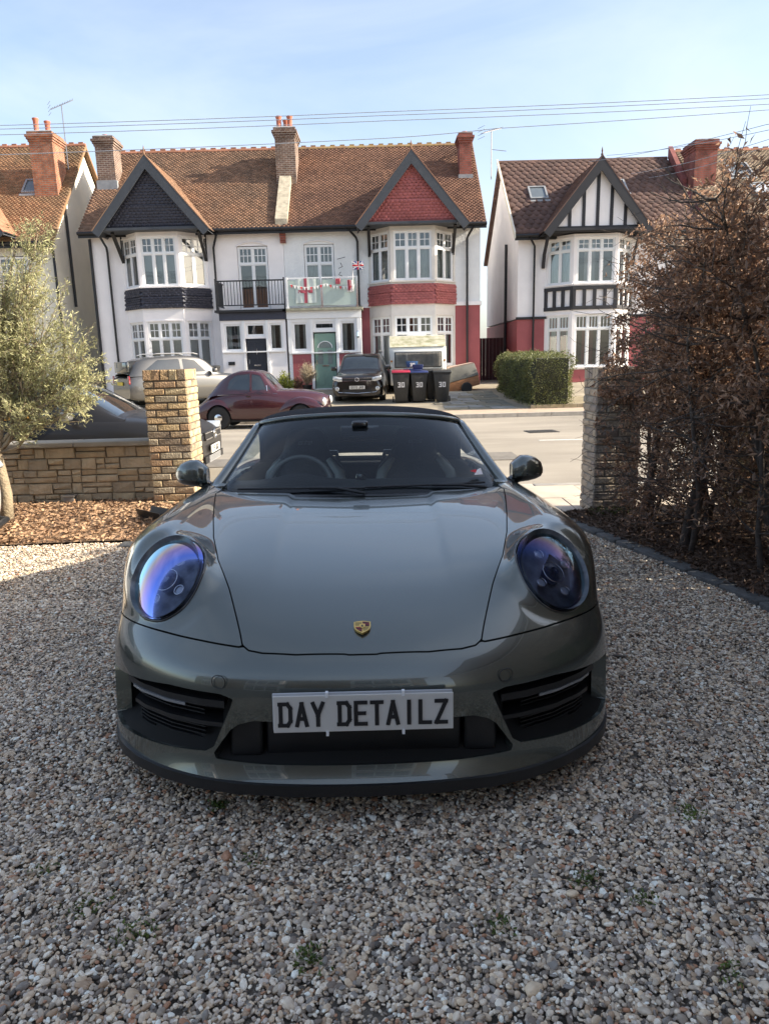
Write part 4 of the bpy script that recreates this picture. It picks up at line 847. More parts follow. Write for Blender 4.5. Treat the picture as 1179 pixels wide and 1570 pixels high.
# painted lip return and splitter below
def lipstrip(name, z0, z1, off0, off1, m, xm=.88, ret=.10, w=1.0):
    c0 = front_curve(z0, 0, xm, off0, 40); c1 = front_curve(z1, 0, xm, off1, 40); V = []; F = []
    for s in (-1, 1):
        b = len(V)
        for p, q in zip(c0, c1): V += [(s*p[0]*w, p[1]+ret, p[2]-.004), (s*p[0]*w, p[1], p[2]), (s*q[0]*w, q[1], q[2]), (s*q[0]*w, q[1]+ret, q[2]+.004)]
        for i in range(39):
            for k in range(3): a = b+i*4+k; f = (a, a+1, a+5, a+4); F.append(f[::-1] if s > 0 else f)
    mb = MB(); mb.add(V, F); return mb.build(name, m, CAR, smooth=True)
lipstrip('splitter', .116, .151, -.012, -.014, M_bplast, ret=.16, w=1.02)
sh = []; c0 = front_curve(.203, 0, .46, .14, 24); c1 = front_curve(.196, 0, .46, .018, 24); mb = MB()
for s in (-1, 1):
    b = len(mb.v); vs = [];
    for p, q in zip(c0, c1): vs += [(s*p[0], p[1]+.06, p[2]+.004), (s*q[0], q[1], q[2])]
    mb.add(vs, [((2*i, 2*i+1, 2*i+3, 2*i+2) if s < 0 else (2*i+2, 2*i+3, 2*i+1, 2*i)) for i in range(23)])
mb.build('lower_lip', paint, CAR, smooth='full')
# parking sensors, tow cap rings
for s in (-1, 1):
    x, z = .43*s, .455; y = float(np.interp(.43, X_, [0, .008, .036, .078, .145, .228, .325, .42, .53, .65, .80]))+.0
    MB().tube([(x+.021*cos(a), y+.0055*(1+ .5*cos(a)*s*2), z+.021*sin(a)) for a in np.linspace(0, 2*pi, 20)[:-1]], .0014, 5, closed=True).build('sensor_ring', M_bplast, CAR)
# number plate: a backing plate and the front plate with its clips
pl = MB(); pl.box(-.262, .258, -.022, -.016, .333, .447); plate = pl.build('number_plate', mat('plate_back', (.42, .43, .45), .4), CAR, bevel=.004)
pf = MB(); pf.box(-.26, .26, -.028, -.023, .3295, .4405); M_plate = mat('plate_white', (.60, .58, .54), .42, var=.03, scale=3)
pfo = pf.build('plate_face', M_plate, plate)
bv = pfo.modifiers.new('b', 'BEVEL'); bv.width = .01; bv.segments = 3; bv.limit_method = 'ANGLE'; bv.affect = 'EDGES'
text('plate_lettering', 'DAY DETAILZ', M_black, plate, TM(.0, -.0285, .385), ch=.076, cw=.0395, gap=.0465, th=.0118, space=.030)
for x in (-.105, .115):
    for z in (.327, .443): MB().box(x-.004, x+.004, -.031, -.016, z-.009, z+.006).build('plate_clip', M_upvc, plate)
MB().box(-.20, .20, -.016, .012, .35, .43).build('plate_bracket', M_bplast, CAR)
# headlamps
M_hbowl = mat('lamp_bowl', (.13, .14, .16), .25, .4, var=.5, scale=20)
lens = bpy.data.materials.new('coated_lamp_lens'); lens.use_nodes = True; _t = lens.node_tree; _t.nodes.clear(); _N = _t.nodes.new; _L = _t.links.new
_o = _N('ShaderNodeOutputMaterial'); _tr = _N('ShaderNodeBsdfTransparent'); _tr.inputs[0].default_value = (.72, .76, .85, 1); _gl = _N('ShaderNodeBsdfPrincipled')
_gl.inputs['Base Color'].default_value = (.03, .04, .09, 1); _gl.inputs['Metallic'].default_value = 1; _gl.inputs['Roughness'].default_value = .02
_lw = _N('ShaderNodeLayerWeight'); _lw.inputs[0].default_value = .5; _rp = _N('ShaderNodeValToRGB'); _mx = _N('ShaderNodeMixShader'); _g2 = _N('ShaderNodeBsdfGlossy'); _g2.inputs['Roughness'].default_value = .02
e = _rp.color_ramp.elements; e[0].position = .06; e[0].color = (.5, .55, .7, 1); e[1].position = .75; e[1].color = (.8, .85, .8, 1)
for p_, c_ in ((.2, (.4, .46, .75, 1)), (.33, (.2, .3, .85, 1)), (.43, (.5, .35, .6, 1)), (.49, (.7, .5, .4, 1)), (.56, (.5, .8, .9, 1))): k = e.new(p_); k.color = c_
_L(_lw.outputs['Facing'], _rp.inputs[0]); _L(_rp.outputs[0], _g2.inputs[0]); _fr = _N('ShaderNodeFresnel'); _fr.inputs[0].default_value = 1.42; _ad = _N('ShaderNodeMath'); _ad.inputs[1].default_value = .02; _ad.use_clamp = True
_r3 = _N('ShaderNodeMapRange'); _r3.inputs[1].default_value = .24; _r3.inputs[2].default_value = .6; _r3.inputs[4].default_value = .26; _L(_lw.outputs['Facing'], _r3.inputs[0]); _L(_r3.outputs[0], _ad.inputs[1]); _L(_fr.outputs[0], _ad.inputs[0]); _L(_ad.outputs[0], _mx.inputs[0]); _L(_tr.outputs[0], _mx.inputs[1]); _L(_g2.outputs[0], _mx.inputs[2]); _L(_mx.outputs[0], _o.inputs[0])
_ln = PB+(-NB if FL else NB)*0
Nout = NB if NB[30, 5, 1] < 0 else -NB
Pl = PB+Nout*(.012*np.clip(1-lr**2, 0, 1)**.7)[..., None]
def sub_lamp(name, D, P, m, s, **k):
    o = clip_build(name, P*np.array([s, 1, 1]), D, m, CAR, mirror=False, rim=0, **k); return o
for s in (-1, 1):
    hl = empty('headlamp'); hl.parent = CAR
    def LP(a, b, n=0.): p = HC+ha*a+hb*b+hn*n; return (p[0]*s, p[1], p[2])
    # bowl
    mb = MB(); rings = []
    n_ = 40
    for rr, dp in ((1.0, -.004), (.93, -.022), (.86, -.035), (.80, -.045), (.6, -.05), (.3, -.052), (.02, -.053)):
        for k in range(n_):
            a = 2*pi*k/n_; mb.v.append(LP(.134*rr*cos(a), .165*rr*sin(a), dp))
    rr_ = 7
    for i in range(rr_-1):
        for k in range(n_): f = (i*n_+k, i*n_+(k+1) % n_, (i+1)*n_+(k+1) % n_, (i+1)*n_+k); mb.f.append(f)
    mb.build('lamp_housing', M_hbowl, hl, smooth='full')
    ring = [LP(.137*cos(a), .168*sin(a), .0) for a in np.linspace(0, 2*pi, 64)[:-1]]
    # follow the real surface: nearest grid point of the body to each rim angle
    rim = []
    sel = np.nonzero((np.abs(lr-1.0) < .03)); pr = PB[sel]; q = pr-HC; ang = np.arctan2(q@hb/.166, q@ha/.136)
    for a in np.linspace(-pi, pi, 73)[:-1]:
        wgt = np.exp(-(((ang-a+pi) % (2*pi)-pi)/.05)**2); rim.append((pr*wgt[:, None]).sum(0)/wgt.sum())
    rim = np.array(rim); rim = (rim+np.roll(rim, 1, 0)+np.roll(rim, -1, 0))/3
    MB().tube([(p[0]*s, p[1], p[2]) for p in rim+hn*-.001], .0055, 8, closed=True).build('lamp_seal', M_gloss, hl, smooth='full')
    MB().tube([(p[0]*s, p[1], p[2]) for p in HC+(rim-HC)*.93+hn*-.004], .0035, 8, closed=True).build('lamp_trim_ring', mat('smoked_trim', (.10, .11, .13), .15, .8), hl, smooth='full')
    for (ca, cb) in ((-.052, .048), (.052, .048), (-.045, -.07), (.045, -.07)):
        MB().tube([LP(ca+.0175*cos(a), cb+.0175*sin(a), -.022) for a in np.linspace(0, 2*pi, 25)[:-1]], .0018, 6, closed=True).build('led_ring', M_chrome, hl, smooth='full')
        mb = MB(); mb.v = [LP(ca, cb, -.020)]+[LP(ca+.016*cos(a), cb+.016*sin(a), -.027) for a in np.linspace(0, 2*pi, 17)[:-1]]; mb.f = [(0, 1+k, 1+(k+1) % 16) for k in range(16)]; mb.build('led_lens', mat('led_lens', (.45, .48, .52), .1, .2), hl, smooth='full')
    MB().tube([LP(.041*cos(a), -.012+.040*sin(a), -.018) for a in np.linspace(0, 2*pi, 33)[:-1]], .002, 6, closed=True).build('projector_ring', M_chrome, hl, smooth='full')
    mb = MB(); mb.v = [LP(0, -.012, -.006)]; 
    for rr, dp in ((.4, -.009), (.75, -.02), (1, -.04)): mb.v += [LP(.038*rr*cos(a), -.012+.038*rr*sin(a), dp) for a in np.linspace(0, 2*pi, 25)[:-1]]
    mb.f = [(0, 1+k, 1+(k+1) % 24) for k in range(24)]+[(1+i*24+k, 1+i*24+(k+1) % 24, 25+i*24+(k+1) % 24, 25+i*24+k) for i in range(2) for k in range(24)]
    mb.build('projector', mat('projector_lens', (.04, .05, .09), .03, coat=1), hl, smooth='full')
    MB().box(-.001, .001, -.001, .001, -.001, .001)
    lo = sub_lamp('lamp_lens', .0-(dl+.0035), Pl, lens, s); lo.parent = hl
# crest on the nose: gold shield with two red-and-black striped quarters
ec = Vector((0, .150, .5865)); en = Vector((0, -.34, .94)).normalized(); eu = Vector((0, en.z, -en.y)); 
EM = Matrix(((1, 0, eu.x, ec.x), (0, -en.y*-1 if False else -en.y*-1, eu.y, ec.y), (0, 0, eu.z, ec.z), (0, 0, 0, 1)))
def crest_poly(k):
    pts = [(-.5, .42), (-.25, .50), (0, .53), (.25, .50), (.5, .42), (.5, .0), (.44, -.25), (.27, -.47), (0, -.66), (-.27, -.47), (-.44, -.25), (-.5, .0)]; return [(x*k, z*k) for x, z in pts]
def EP(x, z, h): p = ec+Vector((1, 0, 0))*x+eu*z+en*h; return tuple(p)
cr_ = None
def eslab(name, pts, h0, h1, m, parent):
    n = len(pts); mb = MB(); mb.v = [EP(x, z, h0) for x, z in pts]+[EP(x, z, h1) for x, z in pts]; mb.f = [tuple(range(n-1, -1, -1)), tuple(range(n, 2*n))]+[(i, (i+1) % n, (i+1) % n+n, i+n) for i in range(n)]; return mb.build(name, m, parent)
M_gold = mat('gold_badge', (.75, .50, .16), .3, .8, var=.15, scale=300); M_bred = mat('badge_red', (.30, .015, .02), .3)
bd = eslab('badge', crest_poly(.052), -.004, .003, M_gold, CAR)
def clipq(pts, xa, xb, za, zb):
    def cl(P, f):
        o = []
        for i in range(len(P)):
            a, b = P[i], P[(i+1) % len(P)]; fa, fb = f(a), f(b)
            if fa >= 0: o.append(a)
            if (fa >= 0) != (fb >= 0): t = fa/(fa-fb); o.append((a[0]+(b[0]-a[0])*t, a[1]+(b[1]-a[1])*t))
        return o
    for f in (lambda p: p[0]-xa, lambda p: xb-p[0], lambda p: p[1]-za, lambda p: zb-p[1]):
        pts = cl(pts, f)
        if len(pts) < 3: return None
    return pts
ins = crest_poly(.044)
for (xa, xb, za, zb) in ((.001, .03, -.0015, .03), (-.03, -.001, -.04, -.0035)):
    for k in range(6):
        z0 = za+(.0045)*k+(0 if za > -.03 else .008); q = clipq(ins, xa, xb, z0, min(z0+.0038, zb))
        if q and z0 < zb: eslab('badge_stripe', q, .003, .0036, M_bred if k % 2 else M_black, bd)
    q = clipq(ins, xa, xb, za, zb); eslab('badge_quarter', q, .0028, .0032, M_bred, bd)
eslab('badge_centre', [(x*.42, z*.42+.001) for x, z in crest_poly(.044)], .0036, .0048, M_gold, bd)
eslab('badge_horse', [(-.003, -.005), (.0, -.004), (.003, -.005), (.0035, 0), (.001, .001), (.002, .005), (0, .006), (-.002, .002), (-.004, -.001)], .0048, .0052, M_black, bd)
for k in range(4):
    for sx, sz in ((-1, 1), (1, -1)):
        q = clipq(ins, -.03 if sx < 0 else .002, -.002 if sx < 0 else .03, (.004+k*.0045) if sz > 0 else (-.008-k*.0045), (.0052+k*.0045) if sz > 0 else (-.0068-k*.0045))
        if q: eslab('badge_antler', q, .003, .0034, M_bplast, bd)
# ---- rest of the body: doors, haunches and tail as one lofted skin
RS = []
for (y, wb, wm, zb, zm, zt, wt, dk) in ((1.45, .86, .893, .17, .50, .875, .80, .875), (1.62, .86, .886, .16, .50, .885, .79, .89), (2.1, .85, .878, .16, .52, .905, .78, .92), (2.7, .86, .885, .16, .54, .92, .79, .93), (3.1, .89, .915, .17, .56, .925, .80, .93), (3.45, .90, .926, .2, .6, .91, .80, .93), (3.8, .90, .922, .24, .60, .87, .74, .90), (4.15, .87, .90, .28, .58, .80, .66, .84), (4.4, .78, .82, .32, .56, .70, .55, .74), (4.5, .60, .66, .38, .55, .62, .40, .64)):
    RS.append([(wt*.0, y, dk), (wt*.6, y, dk), (wt*.9, y, (zt+dk)/2+.004), (wt, y, zt), ((wt+wm)/2+.02, y, zt-.05), (wm, y, (zt+zm)/2-.02), (wm, y, zm), (wm-.004, y, zm-.15), (wb, y, zb+.05), (wb-.03, y, zb)])
PR = surf(np.array(RS), 90, 160); nR = normals(PR); fr_ = nR[80, 60, 0] < 0
rX, rY, rZ = PR[..., 0], PR[..., 1], PR[..., 2]
dar = np.where(rX > .55, np.hypot(rY-3.45, rZ-.355)-.385, 1); dar = np.minimum(dar, np.where(rX > .55, np.hypot(rY-1.0, rZ-.345)-AR, 1))
cabin = np.where((rX < .70) & (rY < 3.1), -1., 1.)*1.
ddoor = poly_sdf(rY, rZ, [(1.72, .84), (1.70, .30), (1.78, .22), (2.85, .22), (2.93, .40), (2.97, .93), (2.0, 1.0), (1.72, 1.0)], 0)
door_d = np.where(rX > .68, -ddoor-.002, -1)
kw = dict(Nn=(nR), flip=fr_)
clip_build('rear_body', PR, mn(dar, np.where(rX > .68, ddoor-.002, np.where(rY > 3.05, 1, -1.)), rY-1.60), paint, CAR, rim=.02, **kw)
split_lr(clip_build('door', PR, mn(door_d, rY-1.60), paint, CAR, rim=.02, **kw))
clip_build('underbody', PR, mn(np.where(rX > .6, dar+.01, 1), rY-1.50), M_dark, CAR, rim=0, off=0.02 if False else -.0, **kw) if False else None
und = MB(); und.box(-.8, .8, .35, 4.3, .13, .17); und.box(-.62, .62, .3, 4.2, .17, .5); und.build('floor_pan', M_dark, CAR)
# wheels
def wheel(parent, x, y, z, r, w, rr, m_rim, name='wheel', spokes=10):
    wv = empty(name); wv.parent = parent; wv.location = (x, y, z); s = 1 if x > 0 else -1
    MB().lathe([(rr*.96, -w/2), (r-.03, -w/2), (r-.005, -w/2+.03), (r, 0), (r-.005, w/2-.03), (r-.03, w/2), (rr*.96, w/2)], ax='x', n=36).build('tyre', M_rubber, wv, smooth=True)
    rm = MB(); rm.lathe([(rr*.98, -w/2+.01), (rr*.99, w/2-.005), (rr*.93, w/2-.002), (rr*.91, -w/2+.03)], ax='x', n=36)
    for k in range(spokes):
        a = 2*pi*k/spokes; rm.bar((s*(w/2-.05), cos(a)*.04, sin(a)*.04), (s*(w/2-.02), cos(a)*rr*.95, sin(a)*rr*.95), .025, .022, up=(1, 0, 0))
    rm.lathe([(.07, s*(w/2-.06)), (.065, s*(w/2-.02)), (.02, s*(w/2-.012))], ax='x', n=20)
    rm.build('rim', m_rim, wv, smooth=True); MB().lathe([(rr*.75, s*.0), (rr*.75, s*.03)], ax='x', n=30).build('brake_disc', mat('brake_disc', (.25, .24, .23), .35, .9), wv)
    return wv
M_rimdark = mat('satin_black_rim', (.02, .02, .022), .35, .5)
for s in (-1, 1): wheel(CAR, s*.775, 1.0, .345, .345, .245, .255, M_rimdark); wheel(CAR, s*.765, 3.45, .355, .355, .30, .267, M_rimdark)
for s in (-1, 1):
    MB().lathe([(.40, s*.60), (.40, s*.86)], (0, 1.0, .345), ax='x', n=24).build('wheel_well', M_dark, CAR) if False else None
# windscreen, soft top, side glass, pillars
WS = np.array([
 [(0, 1.43, .850), (.22, 1.44, .852), (.44, 1.475, .856), (.60, 1.53, .862), (.69, 1.60, .868), (.735, 1.70, .872)],
 [(0, 1.56, .925), (.21, 1.57, .925), (.42, 1.605, .927), (.57, 1.66, .930), (.66, 1.72, .934), (.70, 1.80, .936)],
 [(0, 1.76, 1.040), (.20, 1.77, 1.038), (.40, 1.80, 1.034), (.545, 1.85, 1.028), (.625, 1.905, 1.024), (.66, 1.97, 1.02)],
 [(0, 1.96, 1.145), (.19, 1.97, 1.143), (.38, 2.0, 1.136), (.515, 2.04, 1.126), (.59, 2.09, 1.118), (.62, 2.14, 1.112)],
 [(0, 2.13, 1.225), (.18, 2.14, 1.222), (.36, 2.165, 1.212), (.49, 2.20, 1.198), (.56, 2.24, 1.186), (.588, 2.28, 1.178)]])
PW = surf(WS, 60, 60); nW = normals(PW); fw = nW[30, 10, 1] > 0
gxs = PW[..., 0]; dwin = np.ones(gxs.shape)
M_ws = glass_mat('tinted_windscreen', (.80, .87, .87), .0, ior=1.3)
ws = clip_build('windscreen', PW, dwin, M_ws, CAR, Nn=nW, flip=fw, rim=0)
# black ceramic border on the glass
ug = np.linspace(0, 1, 61)[None]*np.ones((61, 1)); vg_ = np.linspace(0, 1, 61)[:, None]*np.ones((1, 61))
clip_build('windscreen_border', PW, np.maximum.reduce([ug-.95, .045-vg_, vg_-.955]), M_gloss, ws, Nn=nW, flip=fw, rim=0, off=-.002)
for s in (-1, 1):
    pr = [(s*WS[i, 5, 0], WS[i, 5, 1], WS[i, 5, 2]) for i in range(5)]; pr = [(s*(abs(p[0])+.014), p[1]+.012, p[2]-.004) for p in pr]; pr.insert(0, (s*.76, 1.60, .845))
    P_ = spl(np.array(pr)[:, None], 0, np.linspace(0, 1, 20))[:, 0]; MB().tube([tuple(p) for p in P_], [.034-.010*i/19 for i in range(20)], 10).build('windscreen_pillar', paint, CAR, smooth='full')
hd = spl(WS[4][:, None], 0, np.linspace(0, 1, 16))[:, 0]; hd = [(-p[0], p[1]+.02, p[2]+.010) for p in hd[::-1]]+[(p[0], p[1]+.02, p[2]+.010) for p in hd[1:]]
MB().tube(hd, .017, 8).build('header_rail', paint, CAR, smooth='full')
M_top = mat('black_fabric_roof', (.016, .017, .022), .92, var=.15, scale=30, bump=.3, bscale=900, spec=.3)
TS = np.array([
 [(0, 2.145, 1.243), (.20, 2.15, 1.240), (.38, 2.175, 1.230), (.50, 2.215, 1.214), (.575, 2.26, 1.196), (.607, 2.30, 1.178), (.62, 2.32, 1.15)],
 [(0, 2.25, 1.268), (.20, 2.255, 1.265), (.40, 2.27, 1.252), (.52, 2.29, 1.234), (.595, 2.32, 1.208), (.625, 2.34, 1.182), (.635, 2.36, 1.15)],
 [(0, 2.48, 1.295), (.21, 2.48, 1.291), (.42, 2.49, 1.275), (.54, 2.49, 1.252), (.61, 2.49, 1.222), (.64, 2.49, 1.192), (.65, 2.5, 1.16)],
 [(0, 2.80, 1.292), (.21, 2.80, 1.288), (.42, 2.80, 1.270), (.54, 2.80, 1.243), (.615, 2.80, 1.208), (.65, 2.80, 1.165), (.67, 2.82, 1.10)],
 [(0, 3.10, 1.240), (.21, 3.10, 1.237), (.42, 3.10, 1.218), (.54, 3.10, 1.185), (.62, 3.10, 1.13), (.67, 3.08, 1.05), (.71, 3.05, .93)],
 [(0, 3.45, 1.120), (.21, 3.45, 1.117), (.41, 3.44, 1.10), (.52, 3.42, 1.06), (.60, 3.38, 1.01), (.67, 3.34, .96), (.74, 3.28, .92)],
 [(0, 3.80, .955), (.21, 3.80, .952), (.38, 3.78, .945), (.50, 3.74, .935), (.60, 3.68, .925), (.68, 3.60, .915), (.76, 3.50, .905)]])
PT = surf(TS, 60, 90); nT = normals(PT); ft = nT[40, 10, 2] < 0; tx, ty = PT[..., 0], PT[..., 1]
drw = poly_sdf(tx, ty, [(-.3, 3.25), (.36, 3.25), (.42, 3.30), (.42, 3.62), (.36, 3.66), (-.3, 3.66)], 0.)
clip_build('soft_top', PT, drw, M_top, CAR, Nn=nT, flip=ft, rim=.01)
clip_build('rear_screen', PT, -drw+.01, M_ws, CAR, Nn=nT, flip=ft, rim=0, off=-.006)
clip_build('roof_lining', PT, drw-.01, M_dark, CAR, Nn=nT, flip=ft, rim=0, off=-.03)
SG = glass_mat('side_glass', (.72, .78, .78), .02)
for s in (-1, 1):
    mb = MB(); bt_ = [(.765, 1.78, .895), (.775, 2.0, .91), (.78, 2.4, .925), (.775, 2.8, .935), (.755, 3.06, .94)]; tp = [(.742, 1.80, .92), (.655, 2.10, 1.075), (.645, 2.42, 1.172), (.655, 2.80, 1.13), (.69, 3.04, 1.0)]
    vs = [(s*p[0], p[1], p[2]) for p in bt_]+[(s*p[0], p[1], p[2]) for p in tp]; mb.add(vs, [(i, i+1, i+6, i+5) for i in range(4)]); mb.build('side_window', SG, CAR, smooth='full')
    # door mirror
    mr = empty('door_mirror'); mr.parent = CAR
    secs = [(.790, .052, .042, .930, .0), (.808, .070, .056, .936, .0), (.84, .080, .070, .944, .0), (.88, .080, .068, .946, .004), (.92, .070, .058, .944, .012), (.95, .048, .042, .938, .024), (.966, .020, .016, .932, .034), (.970, .004, .004, .930, .036)]
    rows = []
    for (x, d, hh, zc, yo) in secs:
        rows.append([(s*x, 1.74+yo+d*np.sign(cos(a))*abs(cos(a))**.75*(1. if cos(a) < 0 else .55), zc+hh*np.sign(sin(a))*abs(sin(a))**.8) for a in np.linspace(0, 2*pi, 29)[:-1]])
    mb = MB(); n = 28; lower = MB()
    for r_ in rows: mb.v += r_
    for i in range(len(rows)-1):
        for k in range(n):
            z_ = (rows[i][k][2]+rows[i][(k+1) % n][2])/2-secs[i][3]; f = (i*n+k, i*n+(k+1) % n, (i+1)*n+(k+1) % n, (i+1)*n+k)
            if z_ > -.03: mb.f.append(f)
            else: lower.f.append(f)
    mb.f.append(tuple(range(n))); lower.v = list(mb.v)
    sh_ = mb.build('mirror_shell', paint, mr, smooth='full'); lower.build('mirror_base', M_gloss, mr, smooth='full')
    MB().tube([(s*.806, 1.735+.0, .926), (s*.86, 1.668, .918), (s*.92, 1.69, .914), (s*.955, 1.735, .920)], .006, 6).build('mirror_trim', M_gloss, mr, smooth='full')
    MB().tube([(s*.90, 1.73, .908), (s*.84, 1.72, .900), (s*.80, 1.735, .885), (s*.775, 1.76, .86)], [.014, .024, .026, .026], 10).build('mirror_arm', M_gloss, mr, smooth='full')
    MB().lathe([(.045, 0), (.045, .004)], (s*.88, 1.784, .945), ax='y', n=20).build('mirror_glass', M_chrome, mr)
# cowl trim and wipers
MB().add([p for x in np.linspace(-.70, .70, 25) for p in ((x, 1.405+.11*x*x, .848-.0*abs(x)), (x, 1.56+.17*x*x, .872))], [(2*i, 2*i+2, 2*i+3, 2*i+1) for i in range(24)]).build('cowl', M_bplast, CAR, smooth='full')
for (a, b, c) in (((-.60, 1.50, .882), (-.25, 1.475, .884), (.02, 1.47, .880)), ((.02, 1.475, .884), (.35, 1.50, .888), (.62, 1.545, .892))):
    w_ = empty('wiper'); w_.parent = CAR; MB().tube([a, b, c], .0055, 6).build('wiper_blade', M_bplast, w_); MB().tube([b, ((b[0]+c[0])/2, b[1]-.02, b[2]), (c[0], c[1]-.045, c[2]-.02)], .008, 6).build('wiper_arm', M_bplast, w_)
# cabin: dashboard, wheel, seats, mirror
M_leather = mat('black_leather', (.05, .05, .052), .38, var=.2, bump=.25, bscale=60)
M_lgrey = mat('grey_leather_painted_sun', (.42, .43, .40), .5, var=.15, bump=.2, bscale=50)  # pale tone of the bolsters: sunlight on the seat painted into the leather
dsh = MB(); V_ = []; 
for i, x in enumerate(np.linspace(-.70, .70, 29)):
    k = .10*x*x; hump = .035*math.exp(-((x+.34)/.14)**2)
    V_ += [(x, 1.50+k*1.6, .846), (x, 1.75, .875+hump*.5), (x, 1.92, .885+hump), (x, 1.97, .86+hump*.5), (x, 1.98, .55)]
dsh.add(V_, [(i*5+k, (i+1)*5+k, (i+1)*5+k+1, i*5+k+1) for i in range(28) for k in range(4)]); dsh.build('dashboard', M_leather, CAR, smooth=True)
MB().lathe([(.030, 0), (.030, .015), (.024, .03), (.01, .036)], (0, 1.90, .885), n=16).build('dashboard_clock', M_gloss, CAR, smooth=True)
stw = empty('steering_wheel'); stw.parent = CAR; c_ = Vector((-.345, 2.10, .83)); ay = Vector((0, .38, .925)).normalized(); ax_ = Vector((1, 0, 0)); 
MB().tube([tuple(c_+ax_*.178*cos(a)+ay*.178*sin(a)) for a in np.linspace(0, 2*pi, 33)[:-1]], .015, 8, closed=True).build('wheel_rim', mat('dark_wheel_leather', (.12, .12, .11), .4), stw, smooth='full')
for a in (0.1, pi-.1, -pi/2): MB().bar(tuple(c_), tuple(c_+ax_*.17*cos(a)+ay*.17*sin(a)), .03, .015).build('wheel_spoke', M_gloss, stw)
MB().lathe([(.055, -.02), (.05, .02), (.02, .03)], tuple(c_), ax='y', n=16).build('wheel_hub', M_leather, stw, smooth=True)
for sx in (-.36, .36):
    st = empty('seat'); st.parent = CAR
    secs = [(.45, .25, .06), (.60, .26, .075), (.75, .275, .08), (.85, .27, .075), (.93, .22, .065), (.98, .155, .06), (1.05, .14, .055), (1.11, .125, .045), (1.14, .09, .03)]
    N_ = np.array([[(sx+w2*np.sign(cos(a))*abs(cos(a))**.7, 2.60+(z-.45)*.30+t*np.sign(sin(a))*abs(sin(a))**.8-(.035 if abs(cos(a)) > .75 and z < .9 else 0), z) for a in np.linspace(0, 2*pi, 25)[:-1]] for z, w2, t in secs])
    mb = MB(); n = 24
    Pn = spl(N_, 0, np.linspace(0, 1, 28))
    for r_ in Pn: mb.v += [tuple(p) for p in r_]
    mb.f = [(i*n+k, i*n+(k+1) % n, (i+1)*n+(k+1) % n, (i+1)*n+k) for i in range(27) for k in range(n)]+[tuple(range(n-1, -1, -1)), tuple(27*n+k for k in range(n))]; mb.build('backrest', M_leather, st, smooth='full')
    for s in (-1, 1): MB().tube([(sx+s*.235, 2.58, .52), (sx+s*.245, 2.60, .72), (sx+s*.22, 2.64, .86), (sx+s*.15, 2.69, .945)], [.035, .042, .035, .02], 8).build('bolster', M_lgrey, st, smooth='full')
    MB().box(sx-.24, sx+.24, 2.15, 2.62, .38, .52).build('cushion', M_leather, st, bevel=.05, seg=3)
    text('headrest_lettering', 'GTS', mat('grey_thread', (.6, .6, .6), .7), st, TM(sx, 2.705, 1.055, 0, -.3), ch=.022, cw=.026, gap=.031, th=.004, slant=.25)
MB().box(-.62, .62, 3.0, 3.10, .45, .90, taper=.0).build('rear_seat', M_leather, CAR, bevel=.04, seg=3)
for s in (-1, 1): MB().tube([(s*.15, 3.02, .88), (s*.17, 3.02, .97), (s*.38, 3.02, .97), (s*.40, 3.02, .88)], .02, 8).build('roll_hoop', M_gloss, CAR, smooth='full')
MB().box(-.11, .11, 2.03, 2.05, 1.115, 1.175).build('rear_view_mirror', M_gloss, CAR, bevel=.012, seg=2); MB().box(-.045, .045, 2.0, 2.10, 1.165, 1.20).build('mirror_stalk', M_gloss, CAR, bevel=.01)
# small sticker in the corner of the windscreen
sk = MB(); sk.add([(.575, 1.598, .925), (.625, 1.632, .925), (.618, 1.66, .955), (.60, 1.645, .95)], [(0, 1, 2, 3)]); sk.build('sticker', M_white, ws)
sk = MB(); sk.add([(.555, 1.608, .945), (.600, 1.620, .930), (.59, 1.64, .95)], [(0, 1, 2)]); sk.build('sticker_corner', M_red, ws)
